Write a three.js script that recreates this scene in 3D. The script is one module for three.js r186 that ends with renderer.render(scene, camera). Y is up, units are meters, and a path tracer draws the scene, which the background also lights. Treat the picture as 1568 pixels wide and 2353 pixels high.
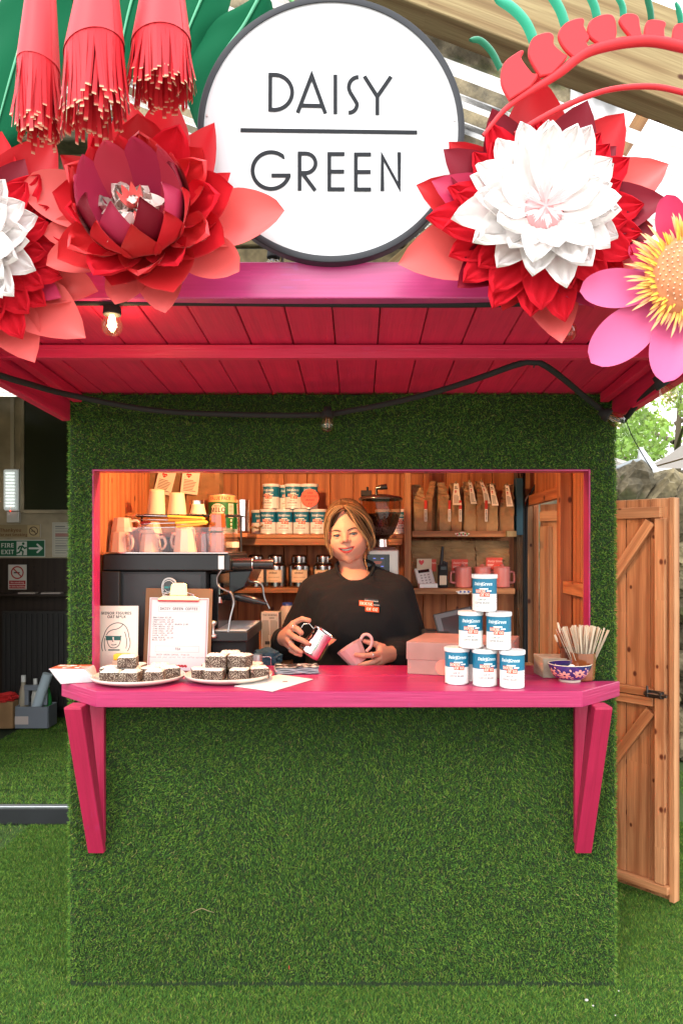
import * as THREE from 'three';
import { RoundedBoxGeometry } from 'three/addons/geometries/RoundedBoxGeometry.js';
import { mergeGeometries } from 'three/addons/utils/BufferGeometryUtils.js';
import { RectAreaLightUniformsLib } from 'three/addons/lights/RectAreaLightUniformsLib.js';

// ---------- camera, sky, sun, exposure ----------
const W = 1568, H = 2352, F = 1750, CAM = [0, 1.44, 2.5], PX = 822, PY = 1260;
const scene = new THREE.Scene();
const camera = new THREE.PerspectiveCamera(2 * Math.atan(H / 2 / F) * 180 / Math.PI, W / H, 0.05, 200);
camera.position.set(...CAM); camera.lookAt(CAM[0], CAM[1], -10);
camera.setViewOffset(W, H, W / 2 - PX, H / 2 - PY, W, H);
const renderer = new THREE.WebGLRenderer({ antialias: true });
renderer.toneMapping = THREE.LinearToneMapping; renderer.toneMappingExposure = 2.5;
renderer.shadowMap.enabled = true;
RectAreaLightUniformsLib.init();
{ // overcast sky: bright white cloud layer, brightest high up
  const w = 128, h = 64, d = new Float32Array(w * h * 4);
  for (let y = 0; y < h; y++) for (let x = 0; x < w; x++) {
    const el = ((y + 0.5) / h - 0.5) * Math.PI, up = Math.sin(el), i = (y * w + x) * 4;
    const c = 1 + 0.06 * Math.sin(x * 6 * Math.PI * 2 / w + 3 * up) * Math.cos(el) + 0.05 * Math.sin(x * 11 * Math.PI * 2 / w + 9 * up) * Math.cos(el);
    const b = up > 0 ? (1.25 + 0.25 * up) * c : 1.0 * Math.exp(up * 5) + 0.25;
    d[i] = b * 0.985; d[i + 1] = b; d[i + 2] = b * 1.03; d[i + 3] = 1;
  }
  const t = new THREE.DataTexture(d, w, h, THREE.RGBAFormat, THREE.FloatType);
  t.mapping = THREE.EquirectangularReflectionMapping; t.magFilter = t.minFilter = THREE.LinearFilter; t.needsUpdate = true;
  scene.background = t; scene.environment = t;
}
const sun = new THREE.DirectionalLight(new THREE.Color(1, 0.965, 0.9), 0.6);
sun.position.set(-2.6, 6.2, 5.2); sun.target.position.set(0, 1, 0); sun.castShadow = true; sun.shadow.radius = 34;
Object.assign(sun.shadow.camera, { left: -5, right: 5, top: 5, bottom: -5, near: 0.5, far: 20 }); sun.shadow.mapSize.set(2048, 2048);
scene.add(sun, sun.target);

// ---------- helpers ----------
const V = (x, y, z) => new THREE.Vector3(x, y, z), PI = Math.PI, sin = Math.sin, cos = Math.cos, abs = Math.abs, min = Math.min, max = Math.max;
const scl = (z) => F / (CAM[2] - z);                                     // photo pixels (1568 wide) per metre at depth z
const at = (px, py, z) => V((px - PX) / scl(z), CAM[1] - (py - PY) / scl(z), z);
let seed = 7; const rnd = () => { seed = (seed + 0x6d2b79f5) | 0; let t = Math.imul(seed ^ (seed >>> 15), 1 | seed); t = (t + Math.imul(t ^ (t >>> 7), 61 | t)) ^ t; return ((t ^ (t >>> 14)) >>> 0) / 4294967296; };
const rr = (a, b) => a + (b - a) * rnd(), pick = (a) => a[Math.floor(rnd() * a.length)], lerp = (a, b, t) => a + (b - a) * t, clamp = (x, a, b) => min(b, max(a, x)), sst = (a, b, x) => { const t = clamp((x - a) / (b - a), 0, 1); return t * t * (3 - 2 * t); };
const h2 = (x, y) => { let h = Math.imul(x, 374761393) + Math.imul(y, 668265263) | 0; h = Math.imul(h ^ (h >>> 13), 1274126177); return ((h ^ (h >>> 16)) >>> 0) / 4294967296; };
function vn(x, y, p = 0) { const ix = Math.floor(x), iy = Math.floor(y), fx = x - ix, fy = y - iy, s = fx * fx * (3 - 2 * fx), t = fy * fy * (3 - 2 * fy), m = (a) => p ? ((a % p) + p) % p : a; const a = h2(m(ix), m(iy)), b = h2(m(ix + 1), m(iy)), c = h2(m(ix), m(iy + 1)), d = h2(m(ix + 1), m(iy + 1)); return lerp(lerp(a, b, s), lerp(c, d, s), t); }
const v3 = (x, y, z) => vn(x + z * 7.31, y - z * 5.17);
const C = (r, g, b) => new THREE.Color().setRGB(r, g, b);
const names = {};
const numbered = (n) => { const k = names[n] = (names[n] ?? -1) + 1; return k ? n + '_' + String(k).padStart(3, '0') : n; };
function tag(o, label, category, group, kind) { o.userData = { label, category }; if (group) o.userData.group = group; if (kind) o.userData.kind = kind; return o; }
function thing(name, label, category, p = [0, 0, 0], turn = 0, group) { const o = new THREE.Group(); o.name = numbered(name); scene.add(o); o.position.set(...(p.isVector3 ? p.toArray() : p)); o.rotation.y = turn; return tag(o, label, category, group); }
function part(name, geo, mat, parent, label) { const m = new THREE.Mesh(Array.isArray(geo) ? mergeGeometries(geo.map(plain)) : geo, mat); m.name = name; m.castShadow = m.receiveShadow = true; if (label) m.userData.label = label; parent.add(m); return m; }
function solo(name, geo, mat, label, category, group) { const m = part(numbered(name), geo, mat, scene); return tag(m, label, category, group); }
function struct(name, geo, mat) { const m = part(name, geo, mat, scene); m.userData.kind = 'structure'; return m; }
function copy(o, label, p, turn) { const c = o.clone(); c.userData = { ...o.userData }; c.name = numbered(o.name.replace(/_\d{3}$/, '')); if (label) c.userData.label = label; if (p) c.position.set(...(p.isVector3 ? p.toArray() : p)); if (turn !== undefined) c.rotation.y = turn; scene.add(c); return c; }
const plain = (g) => { const n = g.index ? g.toNonIndexed() : g; for (const k of Object.keys(n.attributes)) if (!['position', 'normal', 'uv'].includes(k)) n.deleteAttribute(k); if (!n.attributes.uv) n.setAttribute('uv', new THREE.BufferAttribute(new Float32Array(n.attributes.position.count * 2), 2)); return n; };
// box with chamfered edges; uv in metres, grain along axis ax
function bx(w, h, d, p = [0, 0, 0], ax = 0, b = 0.0025, off = true) {
  const g = new RoundedBoxGeometry(w, h, d, 1, min(b, w / 3, h / 3, d / 3)); uvm(g, ax, off); g.translate(...(p.isVector3 ? p.toArray() : p)); return g;
}
function uvm(g, ax = 0, off = true) {
  const P = g.attributes.position, N = g.attributes.normal, uv = new Float32Array(P.count * 2), o = off ? [rnd() * 5, rnd() * 5] : [0, 0];
  for (let i = 0; i < P.count; i++) {
    const p = [P.getX(i), P.getY(i), P.getZ(i)], n = [abs(N.getX(i)), abs(N.getY(i)), abs(N.getZ(i))], k = n.indexOf(max(...n));
    const [a, c] = k === 0 ? [2, 1] : k === 1 ? [0, 2] : [0, 1], [u, v] = c === ax ? [c, a] : [a, c];
    uv[i * 2] = p[u] + o[0]; uv[i * 2 + 1] = p[v] + o[1];
  }
  g.setAttribute('uv', new THREE.BufferAttribute(uv, 2)); return g;
}
function between(a, b, w, h, ax = 0, up = V(0, 1, 0), bev = 0.0025) { // bar of section w x h from a to b
  const d = b.clone().sub(a), L = d.length(), X = d.normalize(), Z = X.clone().cross(up).normalize(), Y = Z.clone().cross(X), g = bx(L, h, w, [0, 0, 0], ax, bev);
  g.applyMatrix4(new THREE.Matrix4().makeBasis(X, Y, Z)); const m = a.clone().add(b).multiplyScalar(0.5); g.translate(m.x, m.y, m.z); return g;
}
const lathe = (pts, seg = 32) => new THREE.LatheGeometry(pts.map(([r, y]) => new THREE.Vector2(r, y)), seg);
const curve = (pts, t = 0.5) => new THREE.CatmullRomCurve3(pts.map((p) => p.isVector3 ? p : V(...p)), false, 'catmullrom', t);
const tube = (pts, r, n = 24, k = 7) => new THREE.TubeGeometry(curve(pts), n, r, k, false);
function taper(pts, radii, n = 24, k = 8) { // tube with radius varying along it, closed ends
  const c = curve(pts), fr = c.computeFrenetFrames(n, false), pos = [], idx = [], uv = [], q = V(0, 0, 0);
  for (let i = 0; i <= n; i++) { const t = i / n, p = c.getPointAt(t), f = t * (radii.length - 1), j = min(radii.length - 2, Math.floor(f)), r = lerp(radii[j], radii[j + 1], f - j);
    for (let s = 0; s <= k; s++) { const a = s / k * PI * 2; q.copy(p).addScaledVector(fr.normals[i], cos(a) * r).addScaledVector(fr.binormals[i], sin(a) * r); pos.push(q.x, q.y, q.z); uv.push(t, s / k); } }
  for (let i = 0; i < n; i++) for (let s = 0; s < k; s++) { const a = i * (k + 1) + s, b = a + k + 1; idx.push(a, b, a + 1, b, b + 1, a + 1); }
  const g = new THREE.BufferGeometry(); g.setAttribute('position', new THREE.Float32BufferAttribute(pos, 3)); g.setAttribute('uv', new THREE.Float32BufferAttribute(uv, 2)); g.setIndex(idx); g.computeVertexNormals(); return g;
}
function extr(pts, depth, bevel = 0.002, curveSeg = 12) { const s = pts instanceof THREE.Shape ? pts : new THREE.Shape(pts.map(([x, y]) => new THREE.Vector2(x, y))); return new THREE.ExtrudeGeometry(s, { depth, bevelEnabled: bevel > 0, bevelSize: bevel, bevelThickness: bevel, bevelSegments: 1, curveSegments: curveSeg }); }
function grid(nu, nv, f) { // parametric sheet f(u,v)->[x,y,z]
  const pos = [], uv = [], idx = [];
  for (let j = 0; j <= nv; j++) for (let i = 0; i <= nu; i++) { pos.push(...f(i / nu, j / nv)); uv.push(i / nu, j / nv); }
  for (let j = 0; j < nv; j++) for (let i = 0; i < nu; i++) { const a = j * (nu + 1) + i, b = a + nu + 1; idx.push(a, a + 1, b, b, a + 1, b + 1); }
  const g = new THREE.BufferGeometry(); g.setAttribute('position', new THREE.Float32BufferAttribute(pos, 3)); g.setAttribute('uv', new THREE.Float32BufferAttribute(uv, 2)); g.setIndex(idx); g.computeVertexNormals(); return g;
}
const place = (g, p, r = [0, 0, 0], s = 1) => { g.scale(s, s, s); g.applyMatrix4(new THREE.Matrix4().makeRotationFromEuler(new THREE.Euler(...r))); g.translate(...(p.isVector3 ? p.toArray() : p)); return g; };

// ---------- textures ----------
function dataTex(n, m, f, srgb = true) { const d = new Uint8Array(n * m * 4); for (let y = 0; y < m; y++) for (let x = 0; x < n; x++) { const c = f(x / n, y / m, x, y), i = (y * n + x) * 4; d[i] = clamp(c[0], 0, 1) * 255; d[i + 1] = clamp(c[1], 0, 1) * 255; d[i + 2] = clamp(c[2], 0, 1) * 255; d[i + 3] = 255; }
  const t = new THREE.DataTexture(d, n, m); t.magFilter = THREE.LinearFilter; t.minFilter = THREE.LinearMipmapLinearFilter; t.generateMipmaps = true; t.wrapS = t.wrapT = THREE.RepeatWrapping; if (srgb) t.colorSpace = THREE.SRGBColorSpace; t.needsUpdate = true; return t; }
function canvasTex(w, h, draw) { const c = document.createElement('canvas'); c.width = w; c.height = h; const g = c.getContext('2d'); draw(g, w, h); const t = new THREE.CanvasTexture(c); t.colorSpace = THREE.SRGBColorSpace; t.anisotropy = 8; return t; }
function fbm(x, y, p, o = 4) { let s = 0, a = 0.5, q = p; for (let i = 0; i < o; i++) { s += a * vn(x * q / p, y * q / p, q); a *= 0.5; q *= 2; } return s; }
// wood: one repeat = 1 m along the grain, 0.5 m across
const knots = Array.from({ length: 9 }, () => [rnd(), rnd(), rr(0.6, 1.3)]);
const grain = (u, v) => {
  let k = 0, warp = 0;
  for (const [a, b, s] of knots) { let du = u - a, dv = v - b; du -= Math.round(du); dv -= Math.round(dv); const r = Math.hypot(du / 0.016, dv / 0.022) / s; k = max(k, 1 - sst(0.35, 1, r)); warp += Math.exp(-r * r * 0.09) * (dv > 0 ? 1 : -1) * 0.05; }
  const ww = v + warp * 0.35 + 0.035 * fbm(u * 3, v * 3, 3, 2), rings = 0.5 + 0.5 * sin(ww * PI * 2 * 9 + 6 * fbm(u * 2, v * 6, 2, 2)), fine = vn(u * 12, v * 160, 480), broad = fbm(u * 2, v * 6, 2, 3);
  return [clamp(0.62 * rings * rings + 0.2 * fine + 0.3 * (broad - 0.4), 0, 1), k, fine];
};
const woodTex = dataTex(1024, 512, (u, v) => { const [g, k, f] = grain(u, v), b = 1 - 0.24 * g - 0.07 * f; return [lerp(b, 0.38, k * 0.85), lerp(b * (0.98 - 0.1 * g), 0.2, k * 0.85), lerp(b * (0.95 - 0.16 * g), 0.12, k * 0.85)]; });
woodTex.repeat.set(1, 2);
const woodBump = dataTex(512, 512, (u, v) => { const [g, k, f] = grain(u, v), b = 0.6 - 0.25 * g - 0.3 * f + 0.1 * k; return [b, b, b]; }, false); woodBump.repeat.set(1, 2);
const paintTex = dataTex(512, 256, (u, v) => { const [g, k, f] = grain(u, v), s = fbm(u * 20, v * 10, 20, 3), chip = sst(0.8, 0.84, vn(u * 40, v * 90, 360) * 0.5 + 0.5 * vn(u * 9, v * 9, 9)); const b = 0.95 + 0.06 * (s - 0.5) - 0.05 * f - 0.05 * g; return [b, lerp(b, 1, chip), lerp(b, 1, chip)]; }); paintTex.repeat.set(1, 2);
const noiseTex = dataTex(256, 256, (u, v) => { const b = 0.84 + 0.3 * (fbm(u * 8, v * 8, 8, 5) - 0.47); return [b, b, b]; });
const fineBump = dataTex(256, 256, (u, v, x, y) => { const b = 0.5 + 0.5 * (h2(x, y) - 0.5) + 0.4 * (fbm(u * 32, v * 32, 32, 2) - 0.4); return [b, b, b]; }, false); fineBump.repeat.set(4, 4);

// ---------- materials ----------
const std = (c, roughness = 0.6, o = {}) => new THREE.MeshStandardMaterial({ color: Array.isArray(c) ? C(...c) : new THREE.Color(c), roughness, ...o });
const phys = (c, roughness = 0.5, o = {}) => new THREE.MeshPhysicalMaterial({ color: Array.isArray(c) ? C(...c) : new THREE.Color(c), roughness, ...o });
const wood = (c, r = 0.62) => std(c, r, { map: woodTex, bumpMap: woodBump, bumpScale: 0.0012 });
const cedar = [wood([0.6, 0.225, 0.08]), wood([0.66, 0.26, 0.095]), wood([0.53, 0.19, 0.068]), wood([0.62, 0.24, 0.09])];
const doorWood = [wood([0.64, 0.32, 0.15]), wood([0.7, 0.36, 0.175]), wood([0.6, 0.29, 0.13])];
const shelfWood = wood([0.5, 0.24, 0.1]), timber = wood([0.36, 0.29, 0.15], 0.85), timberDark = wood([0.36, 0.19, 0.07], 0.75);
const pinkPaint = std([0.5, 0.022, 0.125], 0.36, { map: paintTex, bumpMap: woodBump, bumpScale: 0.0012 });
const redPaint = [0, 1, 2].map((i) => std([0.72 + i * 0.03, 0.02, 0.085], 0.5, { map: paintTex, bumpMap: woodBump, bumpScale: 0.0014 }));
const strutPaint = std([0.5, 0.016, 0.075], 0.45, { map: paintTex, bumpMap: woodBump, bumpScale: 0.0016 });
const black = std([0.012, 0.012, 0.013], 0.5), blackMatte = std([0.009, 0.009, 0.009], 0.8), blackGloss = std([0.012, 0.012, 0.013], 0.2);
const steel = std([0.72, 0.7, 0.68], 0.16, { metalness: 1 }), steelRough = std([0.6, 0.59, 0.57], 0.38, { metalness: 1 }), darkSteel = std([0.25, 0.24, 0.23], 0.3, { metalness: 1 });
const white = std([0.78, 0.77, 0.74], 0.5), cream = std([0.7, 0.58, 0.42], 0.7), kraft = std([0.5, 0.28, 0.12], 0.8, { map: noiseTex });
const clearGlass = phys([1, 1, 1], 0.03, { transmission: 1, thickness: 0, ior: 1.45 });
const backing = std([0.014, 0.03, 0.008], 0.95);

// ---------- turf ----------
const blade = (() => { const g = new THREE.BufferGeometry(), w = 0.00082, L = 1;
  g.setAttribute('position', new THREE.Float32BufferAttribute([-w, 0, 0, w, 0, 0, -w * 0.9, 0.55, 0.06, w * 0.9, 0.55, 0.06, 0, L, 0.26], 3)); g.setIndex([0, 1, 2, 2, 1, 3, 2, 3, 4]); g.computeVertexNormals(); return g; })();
const turfMat = phys([1, 1, 1], 0.85, { side: THREE.DoubleSide, specularIntensity: 0.25 });
// patches: [origin, edge a, edge b, outward normal, droop]; density per square metre
function turf(parent, patches, density, len = 0.021, tone = 1, name = 'turf') {
  const list = []; for (const [o, a, b, n, dr = 0] of patches) { const c = Math.round(a.clone().cross(b).length() * density); for (let i = 0; i < c; i++) list.push([o, a, b, n, dr]); }
  const m = new THREE.InstancedMesh(blade, turfMat, list.length), M = new THREE.Matrix4(), p = V(0, 0, 0), d = V(0, 0, 0), x = V(0, 0, 0), z = V(0, 0, 0), col = new THREE.Color();
  list.forEach(([o, a, b, n, dr], i) => {
    const s = rnd(), t = rnd(); p.copy(o).addScaledVector(a, s).addScaledVector(b, t);
    const q = v3(p.x * 9, p.y * 9, p.z * 9), e = v3(p.x * 3.1 + 40, p.y * 3.1, p.z * 3.1), an = rnd() * 6.283, tl = 0.35 + 0.85 * rnd();
    d.copy(n); x.copy(a).normalize(); z.copy(b).normalize(); d.addScaledVector(x, cos(an) * tl + (q - 0.5) * 1.1).addScaledVector(z, sin(an) * tl + (e - 0.5) * 0.8); d.y -= dr; d.normalize();
    x.set(rnd() - 0.5, rnd() - 0.5, rnd() - 0.5).cross(d).normalize(); z.copy(x).cross(d);
    const L = len * (0.65 + 0.6 * rnd()); M.makeBasis(x, d, z); M.scale(V(0.8 + 0.5 * rnd(), L, L)); M.setPosition(p.x, p.y, p.z); m.setMatrixAt(i, M);
    const k = rnd(), v = (0.6 + 0.8 * rnd()) * tone * (0.85 + 0.3 * e);
    if (k < 0.045) col.setRGB(0.2 * v, 0.18 * v, 0.06 * v); else if (k < 0.38) col.setRGB(0.13 * v, 0.215 * v, 0.03 * v); else col.setRGB(0.052 * v, 0.132 * v, 0.022 * v);
    m.setColorAt(i, col);
  });
  m.name = name; m.userData.kind = 'stuff'; m.castShadow = m.receiveShadow = true; parent.add(m); return m;
}

// ---------- ground ----------
{ const g = new THREE.PlaneGeometry(120, 120); g.rotateX(-PI / 2); struct('ground', g, std([0.055, 0.115, 0.018], 0.95, { map: noiseTex }));
  const t = turf(scene, [[V(-1.7, 0.002, -1.46), V(0.8, 0, 0), V(0, 0, 1.9), V(0, 1, 0)], [V(-0.9, 0.002, 0.0), V(1.7, 0, 0), V(0, 0, 0.5), V(0, 1, 0)], [V(0.8, 0.002, -1.5), V(1.1, 0, 0), V(0, 0, 2), V(0, 1, 0)]], 80000, 0.0125, 1.18, 'ground_turf');
  tag(t, 'green artificial grass covering the ground around the kiosk', 'artificial grass', null, 'stuff');
  const t2 = turf(scene, [[V(-3, 0.002, 0.5), V(6, 0, 0), V(0, 0, 1.2), V(0, 1, 0)], [V(-3, 0.002, -1.46), V(1.3, 0, 0), V(0, 0, 2), V(0, 1, 0)], [V(1.9, 0.002, -2.4), V(1.2, 0, 0), V(0, 0, 2.9), V(0, 1, 0)]], 11000, 0.02, 1.18, 'outer_turf'); tag(t2, 'sparser green artificial grass farther out on the ground', 'artificial grass', null, 'stuff');
}

{ // pale paving of the yard, behind the camera, that throws light up under the awning
  const m = [[0.6, 0.56, 0.5], [0.64, 0.6, 0.53], [0.56, 0.53, 0.48]].map((c) => std(c, 0.85, { map: noiseTex })), p = struct('paving', bx(12, 0.02, 9, [0, 0.004, 6.4], 0), std([0.35, 0.33, 0.3], 0.95));
  const g = bx(0.99, 0.02, 0.74, [0, 0, 0], 0, 0.004); for (let i = 0; i < 12; i++) for (let j = 0; j < 12; j++) { const s = part('slab', g, m[(i * 5 + j * 7 + (i * j) % 3) % 3], p); s.position.set(-5.5 + i, 0.009, 2.28 + j * 0.75); }
}
// ---------- the kiosk ----------
const XL = -0.943, XR = 0.84, OL = -0.871, OR = 0.761, OT = 1.7, CT = 1.016, ZB = -1.2;
const kiosk = thing('coffee_kiosk', 'coffee kiosk covered in artificial grass with pink counter and red awning', 'kiosk');
const roofY = (z) => 1.947 + 0.06 * z;
{
  const T = 0.05, fw = part('front_wall', [bx(XR - XL, CT - 0.05, T, [(XL + XR) / 2, (CT - 0.05) / 2, -T / 2]), bx(OL - XL, OT - CT + 0.05, T, [(XL + OL) / 2, (CT + OT) / 2 - 0.025, -T / 2 - 0.001]), bx(XR - OR, OT - CT + 0.05, T, [(XR + OR) / 2, (CT + OT) / 2 - 0.025, -T / 2 - 0.001]), bx(XR - XL, 0.245, T, [(XL + XR) / 2, OT + 0.1226, -T / 2])], backing, kiosk);
  const N = V(0, 0, 1), Z0 = 0.002;
  turf(fw, [[V(XL, 0.022, Z0), V(XR - XL, 0, 0), V(0, CT - 0.07, 0), N, 0.3], [V(XL, CT, Z0), V(OL - XL, 0, 0), V(0, OT - CT, 0), N, 0.3], [V(OR, CT, Z0), V(XR - OR, 0, 0), V(0, OT - CT, 0), N, 0.3], [V(XL, OT + 0.004, Z0), V(XR - XL, 0, 0), V(0, 0.245, 0), N, 0.3],
    [V(XL - 0.002, 0.01, -0.06), V(0, 1.93, 0), V(0, 0, 0.06), V(-1, 0, 0), 0.3], [V(XR + 0.002, 0.01, -0.06), V(0, 1.93, 0), V(0, 0, 0.06), V(1, 0, 0), 0.3]], 92000, 0.012, 1.12);
  // left side wall: outside in turf, planks inside
  const lw = part('side_wall', [bx(0.02, 1.86, 1.13, [XL + 0.012, 0.94, -0.62], 1)], backing, kiosk);
  turf(lw, [[V(XL, 0.01, -1.18), V(0, 1.84, 0), V(0, 0, 1.12), V(-1, 0, 0), 0.3]], 12000);
  for (let i = 0; i < 10; i++) part('plank', bx(0.014, 1.86, 0.1095, [XL + 0.031, 0.94, -0.11 - i * 0.112], 1, 0.003), pick(cedar), lw);
  // back wall
  const bw = part('back_wall', bx(XR - XL, 1.84, 0.02, [(XL + XR) / 2, 0.93, ZB], 1), cedar[2], kiosk);
  for (let i = 0; i < 16; i++) part('plank', bx(0.1095, 1.84, 0.016, [XL + 0.085 + i * 0.1115, 0.93, ZB + 0.0185 + 0.0015 * (i % 2)], 1, 0.003), pick(cedar), bw);
  part('wall_batten', bx(1.2, 0.03, 0.02, [-0.28, 1.815, ZB + 0.038], 0), cedar[1], bw);
  // right side wall: solid near the front, doorway behind
  const rw = part('side_wall', [bx(0.016, 1.86, 0.39, [XR - 0.01, 0.94, -0.245], 1), bx(0.016, 0.2, 0.68, [XR - 0.01, 1.78, -0.78], 2), bx(0.016, 1.86, 0.1, [XR - 0.01, 0.94, -1.13], 1)], cedar[3], kiosk);
  for (let i = 0; i < 3; i++) part('plank', bx(0.012, 1.84, 0.104, [XR - 0.026, 0.94, -0.11 - i * 0.1065], 1, 0.003), cedar[[1, 0, 2][i]], rw);
  for (let i = 0; i < 6; i++) part('plank', bx(0.012, 0.185, 0.107, [XR - 0.026, 1.78, -0.485 - i * 0.1095], 1, 0.003), pick(cedar), rw);
  part('door_stud', bx(0.045, 1.84, 0.045, [XR - 0.056, 0.94, -0.4], 1), cedar[2], rw);
  part('corner_stud', bx(0.04, 1.8, 0.045, [XR - 0.054, 0.92, -0.08], 1), cedar[1], rw);
  part('lintel', bx(0.03, 0.045, 0.66, [XR - 0.047, 1.66, -0.755], 2), cedar[2], rw);
  part('cross_rail', bx(0.036, 0.046, 0.27, [XR - 0.051, 1.295, -0.24], 2), cedar[0], rw);
  part('door_post', bx(0.05, 1.84, 0.05, [XR - 0.04, 0.94, -1.11], 1), shelfWood, rw);
  part('kiosk_floor', bx(XR - XL - 0.04, 0.05, 1.1, [(XL + XR) / 2, 0.03, -0.62], 0), timberDark, kiosk);
  // pink trim round the hatch
  part('hatch_trim', [bx(0.006, OT - CT, 0.06, [OL + 0.003, (OT + CT) / 2, -0.0275], 1, 0.001), bx(0.006, OT - CT, 0.06, [OR - 0.003, (OT + CT) / 2, -0.0275], 1, 0.001), bx(OR - OL, 0.006, 0.058, [(OL + OR) / 2, OT - 0.003, -0.028], 0, 0.001)], pinkPaint, kiosk);
  // roof with its boards, purlin, rafters, front beam
  const L = 2.06 / cos(Math.atan(0.06)), a = -Math.atan(0.06), zc = -0.23;
  const slope = (g, z, dy) => { g.rotateX(a); g.translate(0, roofY(z) + dy, z); return g; };
  const roof = part('roof', slope(bx(2.0, 0.012, L, [(XL + XR) / 2, 0, 0], 0), zc, 0.034), std([0.06, 0.06, 0.065], 0.9), kiosk);
  for (let i = 0; i < 18; i++) part('plank', slope(bx(0.1085, 0.02, L, [-1.003 + i * 0.111, 0, 0], 2, 0.003), zc, 0.0135 + (i % 3) * 0.0008), redPaint[i * 2 % 3], roof);
  part('purlin', bx(1.9, 0.036, 0.028, [(XL + XR) / 2, roofY(0.47) - 0.016, 0.482], 0), redPaint[1], kiosk);
  for (const x of [XL - 0.012, XR + 0.004]) {
    part('rafter', [extr([[0.0, 0], [0.82, 0.046], [0.82, -0.05], [0.0, -0.085]], 0.024, 0.002).rotateY(-PI / 2).translate(x + 0.012, roofY(0) - 0.002, 0.005)].map((g) => uvm(g, 2)), redPaint[0], kiosk);
    part('rafter_batten', slope(bx(0.03, 0.03, 0.78, [x + (x < 0 ? 0.04 : -0.04), 0, 0], 2), 0.4, -0.015), redPaint[2], kiosk);
  }
  part('fascia_beam', bx(2.04, 0.082, 0.05, [(XL + XR) / 2, 2.034, 0.79], 0, 0.004), phys([0.62, 0.048, 0.235], 0.4, { map: paintTex, bumpMap: woodBump, bumpScale: 0.0006, clearcoat: 0.7, clearcoatRoughness: 0.3 }), kiosk);
  // counter of three boards, corners cut off in front
  const z1 = 0.236, hx = [-0.943, -0.775, 0.664, 0.832];
  const front = extr([[hx[0], 0.066], [hx[1], z1], [hx[2], z1], [hx[3], 0.066], [hx[3], 0.062], [hx[0], 0.062]].map(([x, z]) => [x, -z]), 0.044, 0.002).rotateX(-PI / 2).translate(0, CT - 0.046, 0); // shape y = -z
  const counter = part('counter', uvm(front, 0), pinkPaint, kiosk);
  part('plank', bx(1.616, 0.046, 0.105, [(OL + OR) / 2, CT - 0.0245, 0.0065], 0, 0.003), pinkPaint, counter);
  part('plank', bx(1.616, 0.046, 0.1, [(OL + OR) / 2, CT - 0.0235, -0.0978], 0, 0.003), pinkPaint, counter);
  part('plank', bx(1.616, 0.046, 0.125, [(OL + OR) / 2, CT - 0.024, -0.2125], 0, 0.003), pinkPaint, counter);
  // worktop left behind the counter
  part('worktop', bx(0.66, 0.04, 0.46, [-0.585, CT - 0.03, -0.507], 0), shelfWood, kiosk);
  part('worktop', bx(0.68, 0.04, 0.32, [0.45, 0.9, -1.0], 0), shelfWood, kiosk);
  part('worktop', bx(0.9, 0.04, 0.3, [-0.4, 0.9, -1.02], 0), shelfWood, kiosk);
  // brackets: a board on the wall and a leaning strut
  for (const [sx, x] of [[1, -0.874], [-1, 0.754]]) {
    const b = V(x + sx * 0.0175, 0.455, 0.02), t = V(x + sx * 0.0175, CT - 0.055, 0.2);
    const g = extr([[0.012, 0.455], [0.03, 0.455], [0.232, CT - 0.055], [0.232, CT - 0.05], [0.165, CT - 0.05]], 0.048, 0.002).rotateY(-PI / 2).translate(x + (sx > 0 ? 0.05 : 0), 0, 0);
    const s = part('bracket', uvm(g, 1), strutPaint, kiosk);
    part('bracket_board', bx(0.05, CT - 0.53, 0.02, [x + sx * 0.026, (CT + 0.43) / 2, 0.0175], 1), strutPaint, s);
  }
}
// shelving at the back
{
  const sh = (x0, x1, y, z0, z1, t) => part('shelf', bx(x1 - x0, t, z1 - z0, [(x0 + x1) / 2, y - t / 2, (z0 + z1) / 2], 0), shelfWood, kiosk);
  const S = (px, z) => (px - PX) / scl(z);
  part('shelf_post', bx(0.03, 1.8, 0.05, [S(936, -0.92), 0.93, -0.945], 1), shelfWood, kiosk);
  part('shelf_post', bx(0.03, 1.8, 0.06, [S(1193, -0.95), 0.93, -0.98], 1), std([0.2, 0.12, 0.06], 0.7, { map: woodTex, bumpMap: woodBump }), kiosk);
  part('paint_patch', bx(0.031, 0.26, 0.061, [S(1193, -0.95) - 0.0006, 1.63, -0.98], 1), std([0.01, 0.08, 0.13], 0.6, { map: noiseTex }), kiosk, 'blue painted part of the shelf post');
  const lipY = 1.519; sh(0.242, 0.69, lipY, -1.17, -0.92, 0.027);
  part('shelf_end', bx(0.045, 0.0275, 0.03, [0.683, lipY - 0.0137, -0.909], 1), timber, kiosk);
  sh(0.2, 0.70, 1.262, -1.17, -0.9, 0.026);
  sh(-0.9, -0.46, 1.505, -0.955, -0.67, 0.018); const l1 = sh(-0.9, 0.205, 1.505, -1.17, -0.95, 0.018); part('shelf_batten', bx(0.82, 0.032, 0.02, [-0.207, 1.471, -0.967], 0), shelfWood, l1);
  sh(-0.78, 0.205, 1.262, -1.17, -0.93, 0.022);
  part('shelf_brace', between(V(0.238, 1.2, -0.93), V(0.238, 1.36, -1.15), 0.03, 0.04, 0), shelfWood, kiosk);
}
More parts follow.
